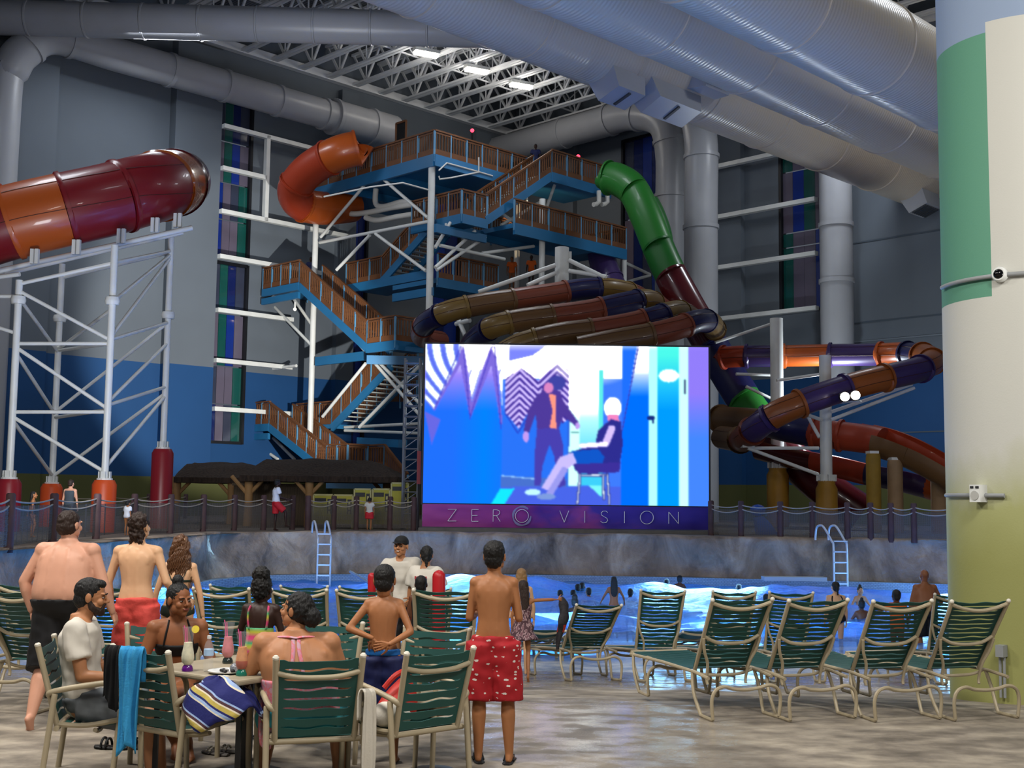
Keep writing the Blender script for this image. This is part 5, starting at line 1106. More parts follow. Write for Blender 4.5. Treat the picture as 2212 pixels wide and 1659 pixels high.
    def strap(s, name, m, pts, r=.008, flat=.45):
        mb = MB(); mb.tube(catmull([s.tp(*q) for q in pts], 6), r, 8, flat=flat); return mb.build(name, m, s.o, True)
    def hair(s, style, c, amp=.006, fr=60):
        mb = MB(); hp, hk, M = s.hp, s.hk, s.HM; vx = .006 if s.detail > 1 else .012
        mb.ell(hp(0, -.020, .038), (.081*hk, .095*hk, .086*hk), M, 20, 12); mb.ell(hp(0, -.045, -.02), (.070*hk, .066*hk, .070*hk), M)
        if style == 'crop': [mb.ell(hp(.069*i, -.012, .018), (.011*hk, .034*hk, .034*hk), M) for i in (-1, 1)]; mb.ell(hp(0, .035, .085), (.055*hk, .05*hk, .03*hk), M)
        if style == 'thin': mb.ell(hp(0, -.03, -.01), (.083*hk, .088*hk, .08*hk), M, 20, 12)
        if style == 'shaggy': mb.ell(hp(0, -.05, -.05), (.066*hk, .062*hk, .08*hk), M); mb.ell(hp(0, -.02, .05), (.088*hk, .10*hk, .085*hk), M); [mb.cone(hp(x, -.07, -.08), hp(x*1.3, -.085, -.15-.02*math.sin(x*90)), .022*hk, .006, 8) for x in (-.045, -.02, .005, .03, .05)]
        if style == 'bun': mb.ell(hp(0, -.035, .135), (.042*hk, .042*hk, .045*hk), M)
        if style == 'lowbun': mb.ell(hp(0, -.03, .01), (.088*hk, .10*hk, .095*hk), M); mb.ell(hp(.0, -.12, -.03), (.062*hk, .055*hk, .065*hk), M)
        if style == 'puff': mb.ell(hp(0, -.015, .03), (.088*hk, .100*hk, .10*hk), M); mb.ell(hp(0, -.02, .125), (.074*hk, .074*hk, .075*hk), M)
        if style == 'long':
            mb.ell(hp(0, -.05, -.03), (.082*hk, .06*hk, .10*hk), M); mb.loft([(hp(0, -.062, .02), M.col[0], M.col[1], .084*hk, .05*hk), (hp(0, -.075, -.12), M.col[0], M.col[1], .095*hk, .045*hk), (hp(0, -.088, -.28), M.col[0], M.col[1], .09*hk, .034*hk), (hp(0, -.088, -.38), M.col[0], M.col[1], .055*hk, .022*hk)], 18)
        if style == 'ponytail': mb.cone(hp(0, -.11, .02), hp(0, -.14, -.14), .03*hk, .016*hk)
        return s.child('hair', HAIR[c], [(mb, vx, 1, (amp, fr))])
# ================================================================ loungers and patio chairs
M_FR = mat('tan_frame', 'a89b80', .42, var=.05, vscale=4.); M_CAP = mat('pale_cap', 'd8d2c2', .4)
M_STRAP = mat('green_vinyl', '184a44', .5, var=.08, vscale=3.)
def strap_mesh(name, w, pitch, th, kind, gap):            # vinyl band: one edge waves, the slit closes at both ends
    mb = MB(); n = 18; vs = []
    for i in range(n+1):
        a = i/n; x = (a-.5)*w; e = max(0., 1-abs(2*a-1)**5); g = gap*e if .07 < a < .93 else 0.
        wv = .0065*math.sin(a*math.pi*4)*e
        lo, hi = (0+wv*(kind == 1), pitch-g+wv*(kind == 0))
        vs += [(x, lo, -th/2), (x, hi, -th/2), (x, hi, th/2), (x, lo, th/2)]
    fs = [(i*4+k, i*4+(k+1) % 4, (i+1)*4+(k+1) % 4, (i+1)*4+k) for i in range(n) for k in range(4)]+[(0, 3, 2, 1), (n*4, n*4+1, n*4+2, n*4+3)]
    mb.add(vs, fs); me = mb.mesh(name); me.materials.append(M_STRAP); return me
def strap_row(parent, name, o, ux, uv, w, L, pitch, sag=0., gap=.016):
    n = int(L/pitch); ms = [strap_mesh(name, w, L/n, .006, k, gap) for k in (0, 1)]; nz = ux.cross(uv).normalized()
    for i in range(n):
        c = o+uv*(L*i/n)+nz*(-sag*4*(i/n)*(1-i/n)); M = Matrix((ux.normalized(), uv.normalized(), nz)).transposed().to_4x4(); M.translation = c; piece(ms[i % 2], name, parent, M)
def lounger_proto(recl, zlift=0.):                        # foot end towards +y
    t = thing('sun_lounger', 'x', 'sun lounger', (0, 0, 0), 1e-6); w = .60; sz = .36; X = Vector((1, 0, 0)); r = .0155
    mb = MB()
    for s in (-1, 1): mb.tube([(s*w/2, .10, sz-.02), (s*w/2, .35, sz), (s*w/2, 1.0, sz), (s*w/2, 1.72, sz-.02)], r, 8)
    for y, dz in ((.42, -.05), (.95, -.05), (1.35, -.05), (1.72, 0)): mb.tube(catmull([(-w/2, y, sz), (-w/4, y, sz+dz*.8), (w/4, y, sz+dz*.8), (w/2, y, sz)], 4), r*.9, 8)
    mb.build('frame', M_FR, t, True, world=False)
    for y0, y1 in ((.0, .36), (1.28, 1.62)):              # two sled legs, each with a bowed cross bar
        mb = MB(); W = w/2+.012
        mb.tube(catmull([(-W, y0, .02), (-W-.012, y0-.005, .17), (-W+.02, y0-.01, .255), (-W+.10, y0-.01, .285), (-w*.2, y0, .262), (0, y0, .252), (w*.2, y0, .262), (W-.10, y0-.01, .285), (W-.02, y0-.01, .255), (W+.012, y0-.005, .17), (W, y0, .02)], 5), r, 8)
        for s in (-1, 1): mb.tube(catmull([(s*W, y0, .02), (s*W, y0+.03, .014), (s*(W-.01), y0+.2, .014), (s*(W-.01), y0+.25, .03), (s*(w/2+.02), y1-.02, .2), (s*w/2, y1+.04, sz)], 4), r, 8)
        mb.build('leg_frame', M_FR, t, True, world=False)
    a = math.radians(recl); u = Vector((0, -math.cos(a), math.sin(a))); L = .74; p = Vector((0, .44, sz+.01))
    bk = MB()
    for s in (-1, 1): bk.tube([p+X*s*.255, p+X*s*.285+u*L], r*1.15, 8)
    nb = Vector((0, -math.sin(a), -math.cos(a)))
    bk.tube(catmull([p+X*-.283+u*(L-.03), p+X*-.15+u*(L-.065)+nb*.02, p+u*(L-.08)+nb*.03, p+X*.15+u*(L-.065)+nb*.02, p+X*.283+u*(L-.03)], 5), r*1.1, 8)
    bk.tube(catmull([p+X*-.268+u*.36, p+X*-.15+u*.315+nb*.03, p+u*.305+nb*.04, p+X*.15+u*.315+nb*.03, p+X*.268+u*.36], 5), r, 8)
    b = bk.build('back_frame', M_FR, t, True, world=False)
    for s in (-1, 1):
        q = p+X*s*.287+u*L; mb = MB(); mb.ell(q, .02, None, 10, 6); mb.build('end_cap', M_CAP, b, True, world=False)
        mb = MB(); mb.tube(catmull([p+X*s*.272+u*.35+nb*.02, p+X*s*.25+u*.24+nb*.05, p+X*s*.20+u*.12+nb*.08, Vector((s*.19, p.y-.06-.3*math.cos(a)*.2, .30)), Vector((s*.185, p.y-.10, .25))], 4), r*.85, 8); mb.build('prop_bar', M_FR, t, True, world=False)
    # straps: back rows follow the tilt, seat rows lie along the rails
    strap_row(t, 'back_strap', p+u*.02+nb*-.012, X, u, .545, L-.03, .046); strap_row(t, 'seat_strap', Vector((0, .50, sz+.008)), X, Vector((0, 1, 0)), .58, 1.18, .05, .02)
    return t
PRO = {'up': lounger_proto(58), 'mid': lounger_proto(44), 'low': lounger_proto(12), 'tall': lounger_proto(70)}
PUSED = set()
def lounger(px, py, yaw, label, kind='up', group=None, Y=None):
    q = G(px, py, 0)
    for _ in range(6): q = G(px, py, deck_z(q.y))
    q.z = deck_z(q.y+.5)
    pitch = -math.atan(.09) if q.y > 10.9 else 0
    if q.y > 10.9: q.z = deck_z(max(11, q.y))
    rt = (Matrix.Rotation(pitch, 4, 'X') @ Matrix.Rotation(math.radians(yaw), 4, 'Z')).to_euler()
    if kind not in PUSED:
        PUSED.add(kind); o = PRO[kind]; o.location = q; o.rotation_euler = rt; o['label'] = label; 
        if group: o['group'] = group
        return o
    return copy_tree(PRO[kind], q, rt, label, group)
GR = 'green strap loungers in the front right row'
lounger(1612, 1556, 18, 'green sun lounger, first in the front right row, beside the open wet deck', 'up', GR)
lounger(1778, 1557, 18, 'green sun lounger, second from the pillar end counting third, front right row', 'up', GR)['label'] = 'green sun lounger, second from the open deck in the front right row'
lounger(1962, 1558, 16, 'green sun lounger, third from the open deck in the front right row', 'up', GR)
lounger(2132, 1556, 16, 'green sun lounger in front of the pillar, last of the front right row', 'up', GR)
GR = 'green strap loungers in the row close to the water'
lounger(1288, 1471, 18, 'green sun lounger leaning far back, first in the right waterside row', 'mid', GR)
lounger(1448, 1473, 16, 'green sun lounger with a high back, second in the right waterside row', 'tall', GR)
lounger(1606, 1473, 16, 'green sun lounger half hidden behind the first front right lounger', 'tall', GR)
lounger(1730, 1474, 12, 'green sun lounger behind the gap between first and second front right loungers', 'tall', GR)
lounger(2095, 1478, 14, 'green sun lounger cut off behind the pillar edge', 'tall', GR)
for i, (x, lb) in enumerate(((1168, 'low flat green lounger behind the girl in the patterned dress'), (1262, 'low flat green lounger behind the far-leaning lounger'), (1500, 'low flat green lounger between two upright waterside loungers'))): lounger(x, 1440, 14, lb, 'low', 'flat loungers by the water')
GR = 'green strap loungers behind the tables'
lounger(2, 1540, -14, 'green sun lounger cut by the left photo edge, in front of the walking man', 'up', GR)
lounger(28, 1505, -10, 'green sun lounger at the far left, behind another lounger', 'up', GR)
lounger(462, 1492, -4, 'green sun lounger just behind the woman in the black bikini', 'up', GR)
lounger(634, 1490, -3, 'green sun lounger just behind the large woman', 'up', GR)
lounger(778, 1490, 0, 'green sun lounger just behind the boy in blue shorts', 'up', GR)
lounger(956, 1520, 2, 'green sun lounger between the two shirtless boys', 'up', GR)
lounger(484, 1462, -4, 'green sun lounger in the rear row, left of the puff-haired girl', 'tall', GR)
lounger(641, 1462, -3, 'green sun lounger in the rear row, behind the girl with the hair puff', 'tall', GR)
lounger(772, 1462, -2, 'green sun lounger in the rear row, left of the boy in blue shorts', 'tall', GR)
lounger(917, 1462, 0, 'green sun lounger in the rear row, in front of the two white shirts', 'tall', GR)
lounger(205, 1490, -8, 'green sun lounger behind the bearded man and the walking pair', 'up', GR)
def patio_proto():
    t = thing('patio_chair', 'x', 'chair', (0, 0, 0), 1e-6); r = .0165; X = Vector((1, 0, 0)); b0, b1 = Vector((0, -.23, .36)), Vector((0, -.37, .88)); u = (b1-b0).normalized()
    bk = MB()
    for s in (-1, 1): bk.tube([b0+X*s*.235, b0+X*s*.24, b1+X*s*.262], r*1.15, 10)
    L = (b1-b0).length; nb = Vector((0, -u.z, u.y))
    bk.tube(catmull([b0+X*-.255+u*(L-.10), b0+X*-.13+u*(L-.125)+nb*.012, b0+u*(L-.13)+nb*.016, b0+X*.13+u*(L-.125)+nb*.012, b0+X*.255+u*(L-.10)], 5), r, 10); bk.tube([b0+X*-.29+u*.0, b0+X*.29+u*.0], r*1.05, 10)
    b = bk.build('back_frame', M_FR, t, True, world=False)
    for s in (-1, 1): mb = MB(); q = b1+X*s*.262; mb.lathe([(.0195, -.012), (.0205, 0), (.012, .010)], q, 12, u.to_track_quat('Z', 'Y').to_matrix()); mb.build('end_cap', M_CAP, b, True, world=False)
    mb = MB()
    for s in (-1, 1): mb.tube(catmull([b0+X*s*.24+u*.02, Vector((s*.25, -.05, .37)), Vector((s*.25, .18, .405)), Vector((s*.25, .27, .39))], 4), r, 8)
    for y, z in ((.27, .39), (0, .34)): mb.tube(catmull([Vector((-.25, y, z)), Vector((-.1, y, z-.03)), Vector((.1, y, z-.03)), Vector((.25, y, z))], 4), r*.9, 8)
    mb.build('seat_frame', M_FR, t, True, world=False)
    for s in (-1, 1):
        mb = MB(); mb.tube(catmull([b0+u*.20+X*s*.25, Vector((s*.285, -.27, .585)), Vector((s*.30, -.10, .62)), Vector((s*.305, .12, .645)), Vector((s*.305, .215, .635)), Vector((s*.305, .27, .585)), Vector((s*.30, .285, .48)), Vector((s*.295, .29, .2)), Vector((s*.295, .30, .0))], 5), r*1.1, 10); mb.build('armrest', M_FR, t, True, world=False)
        mb = MB(); mb.tube(catmull([Vector((s*.292, -.245, .575)), Vector((s*.295, -.25, .54)), Vector((s*.295, -.27, .36)), Vector((s*.295, -.31, .0))], 4), r*1.15, 10); mb.build('leg', M_FR, t, True, world=False)
    strap_row(t, 'back_strap', b0+u*.03+nb*-.004, X, u, .475, L-.05, .056, 0., .015); strap_row(t, 'seat_strap', Vector((0, -.20, .375)), X, Vector((0, 1, .06)), .50, .46, .056, .02)
    return t
PC = patio_proto(); PCU = [0]
def patio(bx, by, Y, yaw, label):                         # px of the middle of the back's top edge
    q = P(bx, by, Y); R = Matrix.Rotation(math.radians(yaw), 3, 'Z'); loc = Vector((q.x, q.y, 0))-R @ Vector((0, -.37, 0)); loc.z = 0
    if not PCU[0]:
        PCU[0] = 1; o = PC; o.location = loc; o.rotation_euler = (0, 0, math.radians(yaw)); o['label'] = label; o['group'] = 'tan patio chairs with green straps'; return o
    return copy_tree(PC, loc, (0, 0, math.radians(yaw)), label, 'tan patio chairs with green straps')
c3 = patio(692, 1397, 7.35, 17, 'green strap patio chair holding the large woman, its back to the view')
c2 = patio(302, 1397, 7.6, -34, 'green strap patio chair draped with a black cloth and a blue towel')
c4 = patio(953, 1393, 7.7, 40, 'green strap patio chair with a red bag and white towel on its seat')
c1 = patio(100, 1370, 8.0, -80, 'patio chair the bearded man sits in, seen from its side')
c5 = patio(945, 1364, 9.0, 158, 'empty patio chair turned towards the view beside the boy in blue shorts')
c6 = patio(712, 1352, 9.3, 170, 'patio chair turned towards the view, mostly hidden behind the large woman')
c7 = patio(350, 1420, 9.15, 205, 'patio chair under the woman in the black bikini')
# table
TZ = .72
tbl = thing('patio_table', 'square sand-coloured patio table under the tall drinks', 'table', (-1.72, 8.06, 0)); M_TT = mat('table_top', '9a8f78', .45, var=.1, vscale=6.)
cs = [Vector(q) for q in ((-1.63, 7.42, 0), (-2.36, 7.93, 0), (-1.82, 8.72, 0), (-1.05, 8.2, 0))]
mb = MB(); mb.prism([q+Vector((0, 0, TZ-.035)) for q in cs], (0, 0, .035)); o = mb.build('tabletop', M_TT, tbl); md = o.modifiers.new('b', 'BEVEL'); md.width = .012; md.segments = 2
M_DKP = mat('dark_post', '15161a', .45)
mb = MB(); c = sum(cs, Vector())/4; mb.tube([c, c+Vector((0, 0, TZ-.04))], .045, 14); mb.lathe([(.28, 0), (.26, .03), (.06, .06)], c, 24); mb.build('pedestal', M_DKP, tbl, True)
for q in cs: p = c.lerp(q, .86); mb = MB(); mb.beam(p, p+Vector((0, 0, TZ-.03)), .03, .03); mb.build('leg', M_DKP, tbl)
q = P(935, 1560, 8.35); t = thing('side_table', 'low dark-legged side table behind the chair with the red bag', 'table', (q.x, q.y, 0)); mb = MB(); mb.lathe([(.22, .46), (.23, .48), (.22, .5)], (q.x, q.y, 0), 24); mb.build('top', M_TT, t, True); mb = MB(); mb.tube([(q.x, q.y, 0), (q.x, q.y, .46)], .014, 8); mb.lathe([(.16, 0), (.03, .02)], (q.x, q.y, 0), 18); mb.build('stem', M_DKP, t, True)
# drinks
M_GLASS = mat('clear_glass', 'eef2f6', .06, spec=.8, alpha=.09); M_STRAW = mat('pink_straw', 'e85a9a', .4)
def drink(px, py, Y, label, liq, layer, base, straw=True, lemon=False, k=1.):
    q = P(px, py, Y); q.z = TZ; t = thing('cocktail_glass', label, 'drink', q, 0, 'tall drinks on the patio table'); h = .27*k
    mb = MB(); mb.lathe([(.034, 0), (.036, .012), (.03, .03), (.022, .04)], q, 20); mb.build('foot', mat(base[0], base[1], .2, coat=.5), t, True)
    prof = [(.02, .038), (.036, .055), (.041, .08), (.038, .11), (.030, .15), (.027, .175)]
    mb = MB(); mb.lathe([(a*.95, z*k) for a, z in prof], q, 24); o = mb.build('drink', mat(liq[0], liq[1], .5, var=.12, vscale=40.), t, True)
    if layer: mb = MB(); mb.lathe([(a*.965, z*k) for a, z in prof[:3]]+[(.0400*.965, .092*k)], q, 24); mb.build('syrup_layer', mat(layer[0], layer[1], .45), t, True)
    mb = MB(); mb.lathe([(.022, .036), (.038, .055), (.043, .08), (.040, .11), (.032, .15), (.028, .178), (.031, .21), (.041, .262*k+.004)], q, 28); g = mb.build('glass', M_GLASS, t, True)
    if straw: mb = MB(); mb.tube([q+Vector((-.012, 0, .1)), q+Vector((-.022, 0, .25)), q+Vector((-.03, .0, .285))], .0032, 8); mb.tube([q+Vector((-.004, .01, .1)), q+Vector((-.016, .01, .27))], .0032, 8); mb.build('straw', M_STRAW, t, True)
    if lemon: mb = MB(); mb.lathe([(.0, -.004), (.024, -.004), (.024, .004), (.0, .004)], q+Vector((.043, 0, .262)), 16, Matrix.Rotation(1.3, 3, 'X')); mb.build('lemon_slice', mat('lemon', 'e0c83a', .5), t)
drink(405, 1437, 7.78, 'tall glass of creamy white drink with a lemon slice and purple foot', ('cream_drink', 'd9d3b4'), None, ('purple_foot', '5a1478'), True, True, 1.03)
drink(492, 1418, 8.15, 'tall glass of pink frozen drink, the one behind the others', ('pink_drink', 'c9737a'), None, ('dark_foot', '24302e'), True)
drink(522, 1452, 7.62, 'tall glass of orange drink with a red layer and green foot', ('orange_drink', 'cf8a4e'), ('red_syrup', 'a8431c'), ('green_foot', '1d7360'), True)
q = P(450, 1442, 7.78); q.z = TZ; t = thing('water_bottle', 'clear plastic water bottle with a pale blue label', 'bottle', q)
mb = MB(); mb.lathe([(.030, 0), (.032, .01), (.031, .05), (.026, .075), (.031, .10), (.031, .15), (.022, .18), (.012, .195), (.012, .205)], q, 24); mb.build('body', M_GLASS, t, True)
mb = MB(); mb.lathe([(.032, .10), (.032, .14)], q, 24); mb.build('label_band', mat('pale_blue_label', 'a9c8e6', .4), t, True); mb = MB(); mb.lathe([(.0135, .205), (.0135, .222), (.01, .224)], q, 16); mb.build('cap', M_WHITE, t, True)
q = P(489, 1446, 7.72); q.z = TZ; t = thing('food_plate', 'white plate with dark scraps and crumpled foil', 'plate', q); mb = MB(); mb.lathe([(.06, .002), (.11, .010), (.115, .018), (.108, .016), (.06, .008)], q, 30); mb.build('plate', M_WHITE, t, True)
for i in range(9): mb = MB(); a = i*2.4; mb.ell(q+Vector((math.cos(a)*.055*(i % 3)/2, math.sin(a)*.05*(i % 3)/2, .018)), (.017, .013, .01), rot(i*40), 8, 5); mb.build('scrap', mat('dark_scrap', '15110f', .5) if i % 3 else mat('pale_scrap', 'a29e98', .4), t, True)
mb = MB(); mb.ell(q+Vector((.055, 0, .03)), (.035, .03, .032), None, 12, 8); t['x'] = 0; o = mb.build('foil', mat('crumpled_foil', '9ea2a8', .25, metal=.6, bump=1., bscale=60, bdist=.01), t)
# cloths
def cloth_fn(freq):
    def fn(t):
        nz = t.n('ShaderNodeTexNoise', i_Scale=freq, i_Detail=4.); t.l(t.coord(), nz.inputs[0]); t.bump(nz.outputs[0], .4, .006)
    return fn
M_TBLUE = mat('blue_towel', '2f8fc4', .85, var=.08, vscale=20, fn=cloth_fn(90)); M_TBLK = mat('black_cloth', '08090b', .9); M_TWH = mat('white_towel', 'cfc9bc', .9, fn=cloth_fn(70)); M_TPUR = mat('purple_border', '33266a', .9)
def drape(name, label, m, top0, top1, back, front, drop, seed=1, nu=26, nv=34, amp=.03, taper=None, cat='towel'):
    # hangs over a bar from top0 to top1; 'drop' metres behind, 'front' metres on the far side
    w = top1-top0; nrm = Vector((w.y, -w.x, 0)).normalized()
    def f(a, b):
        L = b*(drop+front)-front; off = .028*math.tanh(L*30) if back else 0; zz = -abs(L) if L > 0 else L
        d = max(0, L)/drop; a2 = .5+(a-.5)*(1-(taper or 0)*d)+(taper or 0)*.10*d*math.sin(seed+d*4)
        fold = amp*(.3+d)*math.sin(a*9+seed+1.3*math.sin(d*3))+.01*math.sin(a*23+seed*2)
        return top0+w*a2+nrm*(off+fold*(1 if L > 0 else -.3))+Vector((0, 0, zz-.05*d*math.sin(a*5+seed)+.012))
    mb = MB(); mb.grid(f, nu, nv); o = mb.build(name, m, None, 'all'); md = o.modifiers.new('s', 'SOLIDIFY'); md.thickness = .008; return tag(o, label, cat)
a, b = P(262, 1398, 7.62), P(312, 1400, 7.56)
drape('beach_towel', 'bright blue towel hanging over the back of a patio chair', M_TBLUE, a, b, True, .22, .62, 2, taper=.45)
a, b = P(232, 1396, 7.72), P(266, 1398, 7.68)
drape('black_garment', 'black cloth hanging beside the blue towel on the chair back', M_TBLK, a, b, True, .2, .36, 4, amp=.015, cat='clothing')
mb = MB(); mb.grid(lambda i, j: (lambda e: Vector((e.x, e.y, e.z)))(P(268+44*i+4*math.sin(j*5), 1478+8*i, 7.50)+Vector((0, -.02*math.sin(i*9), -.02+.0*j))), 2, 2)
a, b = P(781, 1488, 7.42), P(806, 1487, 7.62)
drape('white_towel', 'white towel with a purple edge hanging from the chair arm', M_TWH, a, b, True, .2, .60, 3, taper=.2, amp=.02)
q = c4.location; R = Matrix.Rotation(math.radians(40), 3, 'Z')
mb = MB(); mb.ell(q+R @ Vector((-.10, .02, .43)), (.13, .15, .06), R, 20, 12); mb.ell(q+R @ Vector((-.2, -.06, .46)), (.09, .09, .08), R, 16, 10)
tag(mb.build('bundled_towel', M_TWH, None, True), 'bundled white towel on the seat of the chair with the red bag', 'towel')
t = thing('red_bag', 'bright red soft bag lying on a patio chair seat', 'bag', q+Vector((0, 0, .4))); M_RBAG = mat('red_nylon', 'b5261c', .5, var=.08, bump=.3, bscale=12, bdist=.02)
mb = MB(); mb.loft([(q+R @ Vector((-.02+.02*i, .10, .42+.055*i)), R.col[0], R.col[1], .15-.012*i*i*.6, .11-.008*i*i*.5) for i in range(5)], 18); mb.build('body', M_RBAG, t, True)
mb = MB(); mb.tube(catmull([q+R @ Vector(v) for v in ((-.12, .08, .60), (-.05, .05, .68), (.06, .08, .69), (.1, .1, .62))], 5), .018, 8); mb.build('strap', M_RBAG, t, True)
# sandals under the chairs
M_SOLE = mat('black_rubber', '0d0d0f', .6)
def sandal(px, py, yaw, label, k=1.):
    q = G(px, py, 0); t = thing('sandal', label, 'sandal', q, math.radians(yaw), 'black slide sandals under the chair'); mb = MB()
    mb.loft([(Vector((0, y, .012)), Vector((1, 0, 0)), Vector((0, 0, 1)), w*k, .013) for y, w in ((-.13, .02), (-.11, .036), (-.04, .036), (.05, .046), (.10, .04), (.125, .02))], 14); mb.build('sole', M_SOLE, t, True, world=False)
    mb = MB(); mb.tube([(.05*math.cos(a)*k, .055, .02+.06*math.sin(a)) for a in [math.pi*i/8 for i in range(9)]], .009, 8); mb.tube([(.05*math.cos(a)*k, .02, .02+.055*math.sin(a)) for a in [math.pi*i/8 for i in range(9)]], .009, 8); mb.build('strap', M_SOLE, t, True, world=False)
sandal(240, 1618, 80, 'black slide sandal lying under the chair with the towels, white mark on its strap'); sandal(300, 1618, 70, 'black slide sandal partly behind a leg of the towel chair')
for i, (x, y, r) in enumerate(((466, 1630, 60), (498, 1626, 75))):
    q = G(x, y, 0); t = thing('beaded_sandal', ('beaded sandal lying beside the bare foot under the table' if i == 0 else 'beaded sandal lying close to the leg of the table'), 'sandal', q, math.radians(r)); mb = MB(); mb.loft([(Vector((0, v, .009)), Vector((1, 0, 0)), Vector((0, 0, 1)), w, .009) for v, w in ((-.12, .02), (-.08, .034), (.04, .042), (.12, .02))], 12); mb.build('sole', mat('grey_sole', '55504a', .7), t, True, world=False)
    mb = MB()
    for j in range(14): mb.ell((-.04+.08*(j % 7)/6, .02+.03*(j//7), .03+.02*math.sin((j % 7)/6*3.1)), .009, None, 8, 5)
    mb.build('beads', mat('pale_bead', 'a8a294', .3), t, True, world=False)['kind'] = 'stuff'
# ================================================================ who is there
M_BLKC = mat('black_swimwear', '0a0a0d', .7); M_NAVY = mat('navy_trunks', '101a4a', .7, var=.25, vscale=9.); M_CORAL = mat('coral_trunks', 'c9473f', .75, var=.1, vscale=6., bump=.4, bscale=16, bdist=.02); M_TEE = mat('white_tee', 'cdc7bb', .85, var=.04); M_GREYS = mat('grey_shorts', '5d6266', .85, var=.15, vscale=12)
def print_fn(t):                                          # white fish-like marks scattered on red
    vo = t.n('ShaderNodeTexVoronoi', i_Scale=25.); vo.feature = 'F1'; vo.inputs['Randomness'].default_value = .75; t.l(t.coord('Object', (.55, 1, 1.2)), vo.inputs[0])
    nz = t.n('ShaderNodeTexNoise', i_Scale=60.); t.l(t.coord(), nz.inputs[0]); ad = t.n('ShaderNodeMath', operation='MULTIPLY_ADD'); ad.inputs[1].default_value = .38; t.l(nz.outputs[0], ad.inputs[0]); t.l(vo.outputs['Distance'], ad.inputs[2])
    t.l(t.ramp(ad.outputs[0], [(.405, lin('d8cfc8')), (.425, lin('a3151f'))]), t.b.inputs['Base Color'])
M_RPRINT = mat('red_printed_trunks', 'a3151f', .75, fn=print_fn)
def dress_fn(t):
    nz = t.n('ShaderNodeTexNoise', i_Scale=26., i_Detail=3.); t.l(t.coord('Object', (1.4, 1, .6)), nz.inputs[0]); t.l(t.ramp(nz.outputs[0], [(.4, lin('4a3038')), (.5, lin('a68a8c')), (.56, lin('6d4a52'))], 'CONSTANT'), t.b.inputs['Base Color'])
M_DRESS = mat('patterned_dress', '8a6a70', .8, fn=dress_fn)
def pink_fn(t):
    nz = t.n('ShaderNodeTexNoise', i_Scale=22., i_Detail=3.); t.l(t.coord(), nz.inputs[0]); t.l(t.ramp(nz.outputs[0], [(.4, lin('c98a9e')), (.52, lin('d86f78')), (.6, lin('c39aa8'))]), t.b.inputs['Base Color'])
M_PINK = mat('pink_floral', 'c9839a', .8, fn=pink_fn)
def stripe_fn(t):
    co = t.coord('Object', (1, 1, 1), (0, math.radians(-26), math.radians(-15))); sp = t.n('ShaderNodeSeparateXYZ'); t.l(co, sp.inputs[0]); m = t.n('ShaderNodeMath', operation='MULTIPLY'); m.inputs[1].default_value = 6.2; t.l(sp.outputs[2], m.inputs[0]); fr = t.n('ShaderNodeMath', operation='FRACT'); t.l(m.outputs[0], fr.inputs[0])
    N, Y_, L, Bn, Wt = lin('151b5e'), lin('b3a04e'), lin('8fa6cc'), lin('4a2c34'), lin('d5cbb4')
    t.l(t.ramp(fr.outputs[0], [(0, N), (.26, Wt), (.31, L), (.40, N), (.47, Y_), (.62, Wt), (.67, Bn), (.76, L), (.82, N)], 'CONSTANT'), t.b.inputs['Base Color'])
    nz = t.n('ShaderNodeTexNoise', i_Scale=16., i_Detail=3.); t.l(t.coord(), nz.inputs[0]); t.bump(nz.outputs[0], .5, .02)
M_STRIPE = mat('striped_towel', '1b2168', .85, fn=stripe_fn)
def rain_fn(t):
    sp = t.n('ShaderNodeSeparateXYZ'); t.l(t.coord(), sp.inputs[0]); m = t.n('ShaderNodeMath', operation='MULTIPLY'); m.inputs[1].default_value = 9.; t.l(sp.outputs[2], m.inputs[0]); fr = t.n('ShaderNodeMath', operation='FRACT'); t.l(m.outputs[0], fr.inputs[0])
    t.l(t.ramp(fr.outputs[0], [(0, lin('d84a7a')), (.3, lin('c9c840')), (.55, lin('3fa877')), (.8, lin('d84a7a'))]), t.b.inputs['Base Color'])
M_RAIN = mat('rainbow_swimsuit', 'd05080', .6, fn=rain_fn)
def ground(px, py): 
    q = G(px, py, 0)
    for _ in range(8): q = G(px, py, deck_z(q.y))
    return q
# big man walking off at the left
f = Fig('heavy bare-backed man in long black shorts walking towards the pool', ground(128, 1566), -4, 1.70, 'pale', 'fat', dict(la=((-.55, -.12, -1), (.22, .12, -1)), ra=((.42, -.05, -1), (.28, .25, -1)), ll=((-.06, -.12, -1), (-.02, -.5, -1)), rl=((.05, .28, -1), (.02, -.10, -1)), toes=(55, 5), head=(-22, 0, 0), curl=32), am=1.32, lm=1.3, hs=1.02)
f.hair('thin', 'dkbrown', .007, 40); mb = MB(); mb.ell(f.hp(0, -.062, .098), (.024, .026, .012), f.HM @ rot(0, 28, 0), 14, 8); mb.build('bald_patch', f.skin, f.o, True); f.shorts('shorts', M_BLKC, .16, 1.12, .03, .03)
# youth in coral trunks
f = Fig('slim youth with shaggy dark hair and coral red swim shorts', ground(285, 1545), -6, 1.66, 'fair', 'slim', dict(torso=(-.03, .05, 1), la=((-.30, -.05, -1), (.02, .35, -1)), ra=((.42, -.12, -1), (.45, .55, -.55)), ll=((-.04, .12, -1), (0, -.25, -1)), rl=((.06, .02, -1), (.0, -.12, -1)), head=(-10, 8, 0)), fw=1.02, am=.95)
f.hair('shaggy', 'dkbrown', .018, 38); f.shorts('shorts', M_CORAL, .12, .95, .028, .025, (.018, 12))
